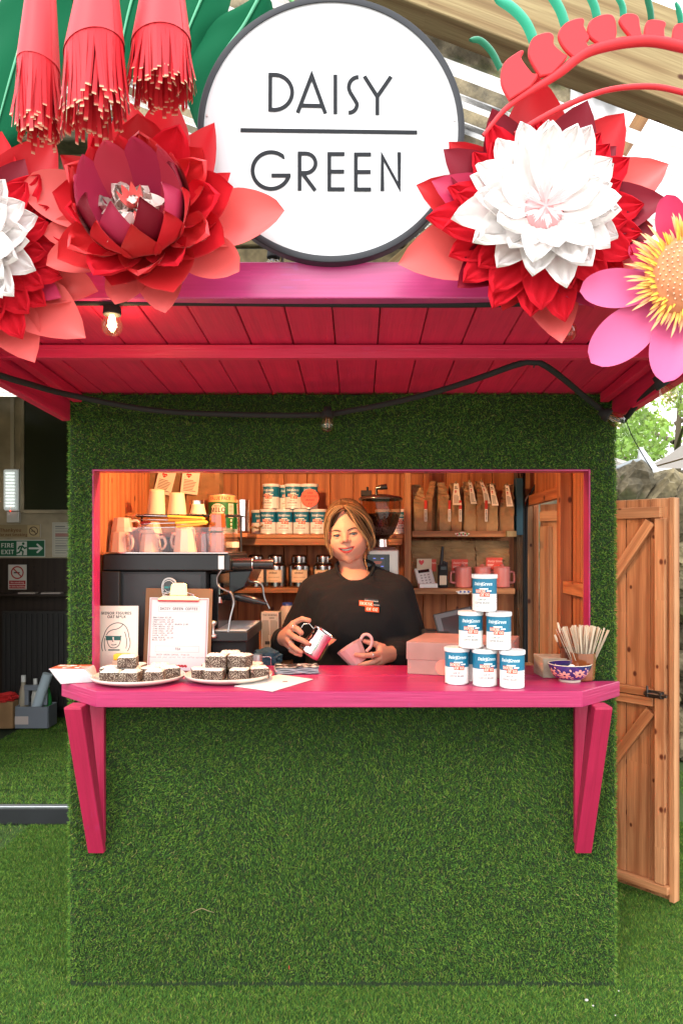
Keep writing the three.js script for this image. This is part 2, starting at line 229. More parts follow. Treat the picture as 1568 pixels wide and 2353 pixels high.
// the kiosk door, swung open to the right
{
  const R = 0.655, D = 1.625, hinge = V(0.846, 0.02, -1.05), ang = Math.atan2(-0.49, 0.43); // local x along the leaf, +z = inner face
  const door = new THREE.Mesh(bx(R, D, 0.012, [R / 2, D / 2, -0.016], 1), doorWood[2]); door.name = 'door'; door.position.copy(hinge); door.rotation.y = -ang; door.rotation.y = Math.atan2(0.49, 0.43) * -1; kiosk.add(door); door.userData.label = 'plank door of the kiosk standing open';
  for (let i = 0; i < 6; i++) part('plank', bx(0.107, D, 0.014, [0.056 + i * 0.1087, D / 2, -0.004 + 0.001 * (i % 2)], 1, 0.003), doorWood[(i * 2) % 3], door);
  const rail = (x0, x1, y0, y1, d = 0.03) => part('rail', bx(x1 - x0, y1 - y0, d, [(x0 + x1) / 2, (y0 + y1) / 2, 0.004 + d / 2], 0), pick(doorWood), door);
  rail(0.02, 0.6, 1.545, 1.59); rail(0.02, 0.57, 0.776, 0.812); rail(0.02, 0.572, 0.816, 0.848, 0.034); rail(0.02, 0.635, 0.03, 0.062, 0.038);
  part('stile', bx(0.042, 1.478, 0.03, [0.598, 0.803, 0.019], 1), doorWood[1], door);
  part('stile', bx(0.022, D, 0.04, [0.643, D / 2, 0.0], 1), doorWood[0], door);
  part('stile', bx(0.05, 1.44, 0.028, [0.045, 0.803, 0.018], 1), doorWood[0], door);
  part('brace', between(V(0.555, 1.53, 0.018), V(0.075, 0.865, 0.018), 0.024, 0.045, 0, V(0, 0, 1).cross(V(-0.48, -0.665, 0).normalize())), doorWood[1], door);
  part('brace', between(V(0.555, 0.755, 0.018), V(0.075, 0.08, 0.018), 0.024, 0.045, 0, V(0, 0, 1).cross(V(-0.48, -0.665, 0).normalize())), doorWood[2], door);
  const bt = [bx(0.075, 0.03, 0.004, [0.585, 0.83, 0.041]), new THREE.CylinderGeometry(0.008, 0.008, 0.095, 12).rotateZ(PI / 2).translate(0.59, 0.83, 0.05), bx(0.012, 0.026, 0.016, [0.555, 0.83, 0.05]), bx(0.012, 0.026, 0.016, [0.612, 0.83, 0.05]), new THREE.CylinderGeometry(0.004, 0.0055, 0.026, 10).translate(0.556, 0.85, 0.052)];
  part('bolt', bt, std([0.1, 0.1, 0.1], 0.35, { metalness: 0.9 }), door);
}
// warm lamp under the kiosk ceiling, above the hatch
function bulb(parent, p, lit, dir = V(0, -1, 0), name = 'bulb') {
  const q = new THREE.Quaternion().setFromUnitVectors(V(0, -1, 0), dir.clone().normalize()), fix = (g) => { g.applyQuaternion(q); g.translate(p.x, p.y, p.z); return g; };
  const s = part('lamp_socket', fix(lathe([[0.001, 0.012], [0.012, 0.012], [0.013, 0], [0.019, -0.003], [0.0205, -0.018], [0.019, -0.022], [0.001, -0.022]], 20)), blackMatte, parent);
  part(name, fix(lathe([[0.012, -0.018], [0.0155, -0.026], [0.0225, -0.038], [0.0235, -0.047], [0.021, -0.058], [0.014, -0.066], [0.0, -0.0695]], 24)), phys([0.93, 0.85, 0.74], 0.05, { transmission: 1, thickness: 0, ior: 1.6 }), parent);
  const f = []; for (const k of [-1, 1]) f.push(tube([[0.003 * k, -0.022, 0], [0.006 * k, -0.036, 0.002], [0.005 * k, -0.054, -0.001]], lit ? 0.0022 : 0.0009, 8, 6));
  part('filament', f.map(fix), lit ? std([1, 0.8, 0.5], 0.5, { emissive: C(1, 0.72, 0.38), emissiveIntensity: 22 }) : std([0.5, 0.25, 0.1], 0.4), parent);
  return s;
}
function lamp(p, color, I) { const l = new THREE.PointLight(color, I, 0, 2); l.position.copy(p); l.castShadow = true; l.shadow.radius = 1.2; scene.add(l); return l; }
{
  const t = thing('ceiling_lamp', 'warm lit bulb under the kiosk ceiling just above the hatch', 'lamp'); const p = V(-0.32, 1.91, -0.14);
  bulb(t, p, true); part('lamp_flex', tube([[-0.32, 1.955, -0.14], [-0.32, 1.935, -0.14], [-0.32, 1.92, -0.14]], 0.003, 4, 6), blackMatte, t);
  lamp(V(-0.32, 1.867, -0.14), C(1, 0.58, 0.28), 1.5).shadow.radius = 1.6;
}

// ---------- stone building on the left with an open room ----------
const stoneTex = dataTex(256, 256, (u, v) => { const f = fbm(u * 6, v * 6, 6, 5), g = vn(u * 64, v * 64, 64), m = sst(0.56, 0.7, fbm(u * 4 + 9, v * 4 + 3, 4, 4)); const b = 0.62 + 0.6 * (f - 0.47) + 0.12 * (g - 0.5); return [lerp(b, b * 0.72, m), lerp(b * 0.95, b * 0.76, m), lerp(b * 0.82, b * 0.5, m)]; });
const stoneMats = [[0.52, 0.46, 0.34], [0.6, 0.52, 0.38], [0.46, 0.43, 0.35], [0.56, 0.47, 0.31]].map((c) => std(c, 0.9, { map: stoneTex, bumpMap: stoneTex, bumpScale: 0.006 }));
const ZW = -3.6, SW = scl(ZW + 0.01), wx = (p) => (p - PX) / SW, wy = (p) => CAM[1] - (p - PY) / SW;
{
  const b = thing('stone_building', 'old stone building behind the kiosk with an open dark room on its left', 'building');
  const mortar = std([0.42, 0.39, 0.33], 0.95, { map: noiseTex });
  const wall = part('wall', [bx(3.7, 1.15, 0.3, [-1.45, 2.92, -1.66], 0, 0.004), bx(1.6, 2.25, 0.3, [-0.28, 1.22, -1.66], 0, 0.004), bx(0.8, 2.25, 0.3, [-2.9, 1.22, -1.66], 0, 0.004)], mortar, b);
  for (let r = 0; r < 7; r++) { let x = -2.6 + rr(-0.2, 0); const h = 0.155; while (x < 0.38) { const w = rr(0.22, 0.46), y = 2.36 + r * 0.165 + h / 2; part('stone', bx(w - 0.012, h, 0.05, [x + w / 2, y, -1.505 + rr(-0.006, 0.006)], 0, 0.012), pick(stoneMats), wall); x += w; } }
  part('gable_wall', bx(4.6, 6.5, 0.3, [-0.5, 3.4, -4.1], 0, 0.01), std([0.62, 0.56, 0.47], 0.9, { map: stoneTex, bumpMap: stoneTex, bumpScale: 0.01 }), b);
  part('stone_ledge', bx(3.9, 0.1, 0.5, [-1.45, 3.55, -1.6], 0, 0.02), stoneMats[2], b);
  turf(b, [[V(-3.3, 3.6, -1.85), V(2.9, 0, 0), V(0, 0, 0.42), V(0, 1, 0)]], 5000, 0.05, 1.5, 'moss');
  // door track and frame
  part('door_track', [bx(1.6, 0.05, 0.12, [-1.85, 2.32, -1.5], 0), bx(1.6, 0.035, 0.1, [-1.85, 2.265, -1.5], 0)], steelRough, b);
  part('threshold', bx(1.7, 0.012, 0.035, [-1.8, 0.0955, -1.474], 0), std([0.5, 0.52, 0.55], 0.35, { metalness: 0.8 }), b);
  part('step', bx(1.7, 0.088, 0.14, [-1.8, 0.045, -1.53], 0, 0.006), std([0.016, 0.018, 0.02], 0.5, { map: noiseTex }), b);
  const plaster = std([0.7, 0.58, 0.4], 0.8, { map: noiseTex }), panel = std([0.035, 0.02, 0.013], 0.45, { map: woodTex });
  const room = part('room_wall', [bx(4, 1.5, 0.1, [-1.5, wy(1282) + 0.75, ZW - 0.05], 0), bx(0.1, 2.6, 2, [-3.2, 1.3, -2.7], 2), bx(0.1, 2.6, 2, [0.35, 1.3, -2.7], 2)], plaster, b);
  part('ceiling', bx(3.7, 0.1, 2.1, [-1.45, 2.7, -2.7], 0), plaster, b);
  part('panelling', bx(4, wy(1282), 0.11, [-1.5, wy(1282) / 2, ZW - 0.05], 1), panel, b);
  const fl = part('room_floor', bx(3.7, 0.06, 2.18, [-1.45, 0.067, -2.585], 0), backing, b);
  turf(fl, [[V(-2.5, 0.098, -1.5), V(1.6, 0, 0), V(0, 0, -2.02), V(0, 1, 0)]], 34000, 0.015, 1.4);
  part('shelf_ledge', bx(1.6, 0.02, 0.1, [-2.1, wy(1366), ZW + 0.05], 0), panel, b);
  // dark glazed panel
  const gp = part('window', bx(0.9, 1.06, 0.02, [wx(57) + 0.45, wy(1172) + 0.53, ZW + 0.014], 0), phys([0.022, 0.03, 0.012], 0.25, { clearcoat: 0.4 }), b, 'dark green glazed panel');
  part('frame', [bx(0.03, 1.1, 0.03, [wx(57) - 0.01, wy(1172) + 0.53, ZW + 0.018], 1), bx(0.9, 0.03, 0.03, [wx(57) + 0.45, wy(1172) - 0.012, ZW + 0.018], 0)], plaster, gp);
}
{ // radiator
  const t = thing('radiator', 'dark ribbed radiator on the panelled wall of the room', 'radiator'), m = std([0.03, 0.027, 0.025], 0.5), x0 = wx(14), x1 = wx(190), y0 = 0.17, y1 = wy(1402);
  part('panel', bx(x1 - x0, y1 - y0, 0.03, [(x0 + x1) / 2, (y0 + y1) / 2, ZW + 0.06]), m, t);
  for (let x = x0 + 0.02; x < x1; x += 0.042) part('rib', bx(0.02, y1 - y0 - 0.04, 0.016, [x, (y0 + y1) / 2, ZW + 0.083], 1, 0.006), m, t);
}
{ // emergency light, trunking, socket
  const t = thing('emergency_light', 'white ribbed wall light switched on beside the dark panel', 'wall light'), x = wx(31), y = wy(1126);
  part('base', bx(0.115, 0.335, 0.03, [x, y, ZW + 0.02]), white, t);
  part('diffuser', bx(0.105, 0.32, 0.04, [x, y, ZW + 0.052], 1, 0.012), std([0.8, 0.82, 0.8], 0.4, { emissive: C(0.9, 1, 0.95), emissiveIntensity: 0.12 }), t);
  for (let i = 0; i < 11; i++) part('lens_rib', bx(0.07, 0.012, 0.006, [x + 0.004, y + 0.13 - i * 0.026, ZW + 0.0745], 0, 0.003), std([0.9, 0.92, 0.9], 0.3, { emissive: C(0.9, 1, 0.95), emissiveIntensity: 0.4 }), t);
  part('indicator', new THREE.SphereGeometry(0.006, 10, 8).translate(x, y - 0.168, ZW + 0.06), std([0.5, 0.02, 0.01], 0.4, { emissive: C(1, 0.05, 0.02), emissiveIntensity: 1 }), t);
  const l = new THREE.RectAreaLight(C(1, 0.95, 0.82), 14, 0.1, 0.3); l.position.set(x, y, ZW + 0.082); l.rotation.y = PI; scene.add(l);
  solo('cable_trunking', bx(0.03, wy(905) - wy(1078), 0.018, [wx(30), (wy(905) + wy(1078)) / 2, ZW + 0.012], 1), std([0.6, 0.54, 0.42], 0.5), 'cream cable trunking rising up the wall above the wall light', 'cable trunking');
  const s = thing('wall_socket', 'white double socket box just below the wall light', 'socket'); part('plate', bx(0.1, 0.085, 0.03, [wx(33), wy(1188), ZW + 0.016]), white, s); for (const k of [-1, 1]) part('switch', bx(0.014, 0.02, 0.006, [wx(33) + k * 0.03, wy(1188) + 0.018, ZW + 0.033]), white, s);
}
// flat signs on the room wall
function board(name, label, cat, x0, x1, y0, y1, z, tex, th = 0.004) { // pixel extents in the room wall plane
  const t = thing(name, label, cat, [(wx(x0) + wx(x1)) / 2, (wy(y0) + wy(y1)) / 2, z]); const w = wx(x1) - wx(x0), h = wy(y0) - wy(y1);
  part('board', bx(w, h, th, [0, 0, th / 2]), white, t); part('print', new THREE.PlaneGeometry(w - 0.002, h - 0.002).translate(0, 0, th + 0.0012), std([0.85, 0.85, 0.85], 0.5, { map: tex }), t); return t;
}
const noSmoke = (g, x, y, r, col, ink) => { g.lineWidth = r * 0.2; g.strokeStyle = ink; g.fillStyle = ink; g.fillRect(x - r * 0.6, y - r * 0.08, r * 1.0, r * 0.2); g.strokeStyle = col; g.beginPath(); g.arc(x, y, r, 0, 7); g.stroke(); g.beginPath(); g.moveTo(x - r * 0.7, y - r * 0.7); g.lineTo(x + r * 0.7, y + r * 0.7); g.stroke(); };
board('fire_exit_sign', 'green FIRE EXIT sign with running figure and arrow', 'exit sign', -34, 104, 1240, 1279, ZW + 0.003, canvasTex(552, 156, (g, w, h) => {
  g.fillStyle = '#e8efe6'; g.fillRect(0, 0, w, h); g.fillStyle = '#0b6b46'; g.fillRect(6, 6, w - 12, h - 12); g.fillStyle = '#f2f5ee'; g.font = 'bold 58px sans-serif'; g.textAlign = 'right'; g.fillText('FIRE', 268, 70); g.fillText('EXIT', 268, 132);
  g.fillRect(290, 14, 96, 128); g.fillStyle = '#0b6b46'; g.beginPath(); g.arc(352, 34, 12, 0, 7); g.fill(); g.strokeStyle = '#0b6b46'; g.lineWidth = 14; g.lineCap = 'round'; g.lineJoin = 'round'; for (const l of [[[342, 56], [328, 92]], [[342, 58], [318, 62], [306, 82]], [[346, 60], [364, 78], [378, 72]], [[328, 92], [350, 108], [346, 134]], [[328, 92], [314, 116], [296, 122]]]) { g.beginPath(); l.forEach(([x, y], i) => i ? g.lineTo(x, y) : g.moveTo(x, y)); g.stroke(); }
  g.strokeStyle = '#f2f5ee'; g.lineWidth = 18; g.beginPath(); g.moveTo(410, 78); g.lineTo(520, 78); g.moveTo(482, 42); g.lineTo(522, 78); g.lineTo(482, 114); g.stroke(); }));
board('smoking_notice', 'cream notice with brown words Thankyou for not smoking', 'notice', -4, 93, 1204, 1235, ZW + 0.003, canvasTex(388, 124, (g, w, h) => { g.fillStyle = '#b29e78'; g.fillRect(0, 0, w, h); g.fillStyle = '#7a4a20'; g.font = 'bold 42px sans-serif'; g.fillText('Thankyou', 16, 70); g.font = 'bold 34px sans-serif'; g.fillText('for not Smoking', 8, 110); g.fillStyle = '#d8c294'; g.fillRect(270, 8, 112, 110); noSmoke(g, 326, 63, 38, '#4b2c16', '#4b2c16'); }));
board('no_smoking_sign', 'white sign with red no smoking circle and red text strip', 'sign', 20, 62, 1297, 1354, ZW + 0.009, canvasTex(168, 228, (g, w, h) => { g.fillStyle = '#e6ddd2'; g.fillRect(0, 0, w, h); noSmoke(g, 84, 72, 54, '#b82020', '#222'); g.fillStyle = '#b82020'; g.fillRect(8, 146, 152, 34); g.fillRect(8, 186, 152, 34); g.fillStyle = '#f0d8d0'; g.font = 'bold 22px sans-serif'; g.textAlign = 'center'; g.fillText('No smoking', 84, 171); g.fillText('in this building', 84, 210); }));
board('paper_notice', 'white paper notice with printed lines right of the exit sign', 'notice', 120, 172, 1200, 1279, ZW + 0.003, canvasTex(160, 240, (g, w, h) => { g.fillStyle = '#dcd7c8'; g.fillRect(0, 0, w, h); g.strokeStyle = '#a79f90'; g.strokeRect(8, 8, w - 16, h - 16); g.fillStyle = '#8a8a86'; for (let i = 0; i < 12; i++) g.fillRect(22, 24 + i * 17, 70 + (i * 37) % 50, i % 4 ? 4 : 8); g.fillStyle = '#c28a80'; g.fillRect(22, 76, 96, 22); }));
for (const [a, c, l] of [[52, 90, 'folded white leaflet on the dark wall ledge, left one'], [104, 148, 'folded pale leaflet on the dark wall ledge, right one']]) solo('leaflet', bx(wx(c) - wx(a), 0.012, 0.07, [(wx(a) + wx(c)) / 2, wy(1366) + 0.0165, ZW + 0.055], 0, 0.002), std([0.5, 0.42, 0.38], 0.7), l, 'leaflet', 'leaflets on the wall ledge');
// cleaning caddy and bottles on the room floor
{
  const z = -3.2, s = scl(z), X = (p) => (p - PX) / s, fy = 0.115, t = thing('cleaning_caddy', 'grey plastic caddy with handle on the room floor', 'caddy', [X(84), fy, z]), g = std([0.2, 0.22, 0.25], 0.5);
  const w = 0.24, d = 0.17, h = 0.16; part('tray', [bx(w, 0.008, d, [0, 0.006, 0]), bx(w, h, 0.008, [0, h / 2, d / 2]), bx(w, h, 0.008, [0, h / 2, -d / 2]), bx(0.008, h, d - 0.01, [-w / 2, h / 2 + 0.0005, 0]), bx(0.008, h, d - 0.01, [w / 2, h / 2 + 0.0005, 0])], g, t);
  part('handle', [bx(0.03, 0.13, 0.02, [-0.07, 0.22, 0]), bx(0.03, 0.13, 0.02, [0.07, 0.22, 0]), bx(0.17, 0.04, 0.03, [0, 0.285, 0])], g, t);
  part('label', new THREE.PlaneGeometry(0.1, 0.06).translate(-0.07, 0.06, d / 2 + 0.006), std([0.6, 0.5, 0.45], 0.6), t);
  const bottle = (l, x, hgt, r, c, zz = z) => { const o = thing('cleaning_bottle', l, 'bottle', [X(x), fy + 0.014, zz], 0, 'bottles in the caddy'); part('body', lathe([[0.001, 0], [r, 0], [r, hgt * 0.6], [r * 0.5, hgt * 0.8], [r * 0.45, hgt * 0.86], [0.001, hgt * 0.86]], 16), std(c, 0.4), o); part('cap', lathe([[r * 0.5, hgt * 0.86], [r * 0.5, hgt], [0.001, hgt]], 12), std([0.75, 0.75, 0.7], 0.4), o); };
  bottle('beige bottle at the back left of the caddy', 52, 0.36, 0.034, [0.42, 0.36, 0.26], z - 0.02); bottle('white capped bottle at the middle of the caddy', 76, 0.33, 0.03, [0.7, 0.68, 0.6], z - 0.045); bottle('green bottle beside the paper roll', 104, 0.31, 0.028, [0.03, 0.3, 0.06], z - 0.05);
  solo('paper_roll', new THREE.CylinderGeometry(0.036, 0.036, 0.32, 24).rotateZ(-0.32).translate(X(98), fy + 0.24, z + 0.025), std([0.5, 0.6, 0.66], 0.7), 'pale blue paper roll leaning in the grey caddy', 'paper roll');
  const bk = thing('paper_bag', 'tan paper bag holding a red cloth left of the caddy', 'bag', [X(24), fy, z + 0.06]); part('bag_body', bx(0.14, 0.2, 0.1, [0, 0.1, 0], 1, 0.01), kraft, bk);
  const rg = new THREE.IcosahedronGeometry(0.075, 4); { const P = rg.attributes.position; for (let i = 0; i < P.count; i++) { const n = 0.7 + 0.6 * v3(P.getX(i) * 30, P.getY(i) * 30, P.getZ(i) * 30); P.setXYZ(i, P.getX(i) * n * 1.1, P.getY(i) * n * 0.45, P.getZ(i) * n); } rg.computeVertexNormals(); } solo('red_cloth', rg.translate(X(22), fy + 0.225, z + 0.06), std([0.6, 0.02, 0.02], 0.85), 'crumpled red cloth on top of the tan bag', 'cloth');
}

// ---------- pergola over the yard ----------
{
  const t = thing('pergola', 'timber pergola with clear corrugated roof over the kiosk', 'pergola');
  const a = at(600, -200, 0.42), b = at(1760, 243, 0.42), up = V(0, 1, 0);
  part('rafter', between(a, b, 0.1, 0.235, 0, up, 0.004), timber, t);
  part('brace', between(at(1520, 190, -1.0), at(1360, 460, -1.0), 0.06, 0.075, 0, V(0, 0, 1), 0.003), timberDark, t);
  part('wall_plate', between(at(880, 668, -1.1), at(1130, 452, -1.1), 0.05, 0.17, 0, up, 0.003), timber, t);
  part('beam_block', bx(0.06, 0.09, 0.06, at(1408, 336, -1.05), 1), timberDark, t);
  part('purlin', between(V(-0.125, 3.5, -1.4), V(-0.125, 3.36, 0.2), 0.07, 0.1, 0), timber, t);
  // corrugated clear sheet, ribs running down the slope
  const x0 = -2.2, x1 = 2.6, prof = []; for (let z = -1.5; z < 0.25; z += 0.152) prof.push([z, 0], [z + 0.05, 0], [z + 0.066, 0.03], [z + 0.136, 0.03], [z + 0.152, 0]);
  const yA = b.y + 0.05 + 0.379 * b.x, pos = [], idx = [], uv = []; prof.forEach(([z, dy], i) => { for (const x of [x0, x1]) { pos.push(x, yA - 0.379 * x + dy, z); uv.push(x, z); } if (i) { const k = i * 2; idx.push(k - 2, k - 1, k, k, k - 1, k + 1); } });
  const g = new THREE.BufferGeometry(); g.setAttribute('position', new THREE.Float32BufferAttribute(pos, 3)); g.setAttribute('uv', new THREE.Float32BufferAttribute(uv, 2)); g.setIndex(idx); const gg = g.toNonIndexed(); gg.computeVertexNormals();
  const dirt = dataTex(256, 256, (u, v) => { const b = 0.95 - 0.5 * sst(0.5, 0.75, fbm(u * 5, v * 9, 5, 5)); return [b, b * 0.985, b * 0.96]; });
  { const rp = []; for (let z = -1.5; z < 0.25; z += 0.152) for (const [za, zb] of [[0.064, 0.1], [0.1, 0.138]]) { const q = (x, zz) => [x, yA - 0.379 * x + 0.033, z + zz]; rp.push(...q(x0, za), ...q(x1, za), ...q(x0, zb), ...q(x0, zb), ...q(x1, za), ...q(x1, zb)); } const rg = new THREE.BufferGeometry(); rg.setAttribute('position', new THREE.Float32BufferAttribute(rp, 3)); rg.computeVertexNormals(); part('rib_band', rg, phys([0.9, 0.91, 0.92], 1, { transmission: 0.6, thickness: 0, side: THREE.DoubleSide }), t); }
  part('roof_sheet', gg, phys([0.97, 0.98, 1], 0.12, { transmission: 1, thickness: 0, ior: 1.5, map: dirt, side: THREE.DoubleSide }), t);
}

// ---------- right background: rubble wall, parasols, trees ----------
function rock(w, h, d) { const g = new THREE.IcosahedronGeometry(0.5, 4), P = g.attributes.position, k = rr(0, 90); for (let i = 0; i < P.count; i++) { const p = V(P.getX(i), P.getY(i), P.getZ(i)), q = p.clone(); for (const c of ['x', 'y', 'z']) p[c] = Math.sign(p[c]) * Math.pow(abs(p[c]) * 2, 0.72) / 2; const s = 0.84 + 0.3 * v3(q.x * 4 + k, q.y * 4, q.z * 4) + 0.12 * v3(q.x * 14 + k, q.y * 5, q.z * 14); P.setXYZ(i, p.x * w * s, p.y * h * s, p.z * d * s); } g.computeVertexNormals(); return uvm(g, 0); }
{
  const t = thing('rubble_wall', 'grey rubble stone wall with slanted coping stones behind the open door', 'wall');
  const mats = [[0.46, 0.42, 0.33], [0.54, 0.49, 0.37], [0.38, 0.35, 0.29]].map((c) => std(c, 0.95, { map: stoneTex, bumpMap: stoneTex, bumpScale: 0.03 }));
  part('wall_core', bx(2.6, 1.66, 0.34, [2.7, 0.83, -2.85], 0), std([0.16, 0.14, 0.11], 1), t);
  for (let r = 0; r < 9; r++) { let x = 1.5; while (x < 2.6) { const w = rr(0.16, 0.36); part('stone', rock(w, 0.19, 0.2).translate(x + w / 2, 0.1 + r * 0.185, -2.68 + rr(-0.02, 0.02)), pick(mats), t); x += w * 0.95; } }
  let x = 1.52; for (const w of [0.3, 0.34, 0.26, 0.3, 0.32, 0.28]) { part('coping_stone', rock(w * 0.72, 0.44, 0.4).rotateZ(-0.75 + rr(-0.12, 0.12)).translate(x + 0.1, 1.78 + rr(-0.02, 0.05), -2.74), pick(mats), t); x += w * 0.62; }
}
function parasol(label, p, R, hr, ha, turn, n = 8) {
  const t = thing('parasol', label, 'parasol', [p[0], 0, p[1]], turn, 'parasols beyond the rubble wall'), cloth = phys([0.5, 0.44, 0.41], 1, { side: THREE.DoubleSide, transmission: 0.45, thickness: 0, specularIntensity: 0.2 });
  part('pole', new THREE.CylinderGeometry(0.025, 0.025, ha, 12).translate(0, ha / 2, 0), timber, t);
  for (let i = 0; i < n; i++) { const a0 = i / n * 2 * PI, a1 = (i + 1) / n * 2 * PI; part('canopy_panel', grid(6, 6, (u, v) => { const c = lerp(cos(a0), cos(a1), u), s = lerp(sin(a0), sin(a1), u), sag = 0.03 * v * 4 * u * (1 - u); return [c * R * v, ha - (ha - hr) * v - sag, s * R * v]; }), cloth, t); part('rib', between(V(0, ha - 0.03, 0), V(cos(a0) * R, hr - 0.02, sin(a0) * R), 0.016, 0.016, 0), timber, t); }
}
parasol('large pale parasol open beyond the rubble wall on the right', [4.55, -4.8], 2.12, 2.4, 2.74, 2.143, 4);
parasol('white parasol half hidden behind the kiosk edge', [2.15, -6.4], 1.02, 2.4, 2.75, 0.5);
{ // metal rail and white cover over the wall
  const z = -2.75; solo('grey_pipe', tube([at(1385, 1086, z), at(1420, 1075, z), at(1455, 1062, z), at(1478, 1064, z), at(1486, 1085, z), at(1488, 1110, z)], 0.022, 40, 10), std([0.22, 0.24, 0.25], 0.4, { metalness: 0.5 }), 'curved grey metal pipe over the top of the rubble wall', 'pipe');
  const g = grid(24, 16, (u, v) => { const a = u * PI * 2, r = (0.014 + 0.13 * v) * (1 + 0.25 * sin(a * 5 + v * 3) * v), p = at(1470, 1040, -3.1); return [p.x + cos(a) * r + 0.1 * v, p.y + 0.04 - 0.34 * v, p.z + sin(a) * r]; });
  solo('white_cover', g, std([0.5, 0.53, 0.55], 0.5, { side: THREE.DoubleSide }), 'bundled white plastic cover behind the rubble wall', 'cover');
}
const leafG = (() => { const g = new THREE.BufferGeometry(); g.setAttribute('position', new THREE.Float32BufferAttribute([0, 0, 0, 0.3, 0.45, 0.06, -0.3, 0.45, 0.06, 0, 1, 0], 3)); g.setIndex([0, 1, 2, 2, 1, 3]); g.computeVertexNormals(); return g; })();
const leafMat = phys([1, 1, 1], 0.9, { side: THREE.DoubleSide, transmission: 0.5, thickness: 0 });
function tree(label, x, z, hgt, r, n, base, col) {
  const t = thing('leafy_tree', label, 'tree', [x, 0, z]); const limbs = [taper([[0, 0, 0], [0.1, hgt * 0.3, 0], [0, hgt * 0.6, 0.1], [0.1, hgt * 0.95, 0]], [0.16, 0.1, 0.03], 16, 8)];
  for (let i = 0; i < 9; i++) { const a = i * 2.4, y = hgt * (0.25 + 0.07 * i); limbs.push(taper([[0, y, 0], [cos(a) * r * 0.4, y + 0.3, sin(a) * r * 0.4], [cos(a) * r * 0.85, y + 0.55, sin(a) * r * 0.85]], [0.05, 0.03, 0.01], 10, 6)); }
  part('trunk', limbs, std([0.12, 0.09, 0.06], 0.95), t);
  const m = new THREE.InstancedMesh(leafG, leafMat, n), M = new THREE.Matrix4(), q = new THREE.Quaternion(), c = new THREE.Color(), cl = Array.from({ length: 46 }, () => { const a = rnd() * 6.28, y = rnd(), e = r * (0.45 + 0.55 * sin(PI * (0.15 + 0.8 * y))) * Math.sqrt(rnd()); return [cos(a) * e, lerp(base, hgt, y), sin(a) * e, rr(0.22, 0.5), rr(0.7, 1.3)]; });
  for (let i = 0; i < n; i++) { const k = pick(cl), a = rnd() * 6.28, b = Math.acos(2 * rnd() - 1), e = k[3] * Math.cbrt(rnd()); q.setFromEuler(new THREE.Euler(rnd() * 6.3, rnd() * 6.3, rnd() * 6.3)); const s = rr(0.07, 0.13); M.compose(V(k[0] + sin(b) * cos(a) * e, k[1] + cos(b) * e * 0.8, k[2] + sin(b) * sin(a) * e), q, V(s, s, s)); m.setMatrixAt(i, M); const v = rr(0.7, 1.3) * k[4]; m.setColorAt(i, c.setRGB(col[0] * v, col[1] * v, col[2] * v)); }
  m.name = 'crown'; t.add(m); return t;
}
tree('bright green tree beyond the wall, nearest the kiosk edge', 3.5, -9.5, 4.3, 1.3, 11000, 1.2, [0.26, 0.42, 0.07]);
tree('yellow green tree rising at the right edge beyond the parasol', 5.6, -11, 4.5, 1.7, 12000, 1.2, [0.34, 0.46, 0.09]);
tree('darker green low tree behind the parasols', 4.4, -13, 3.6, 2.2, 11000, 0.6, [0.18, 0.34, 0.05]);

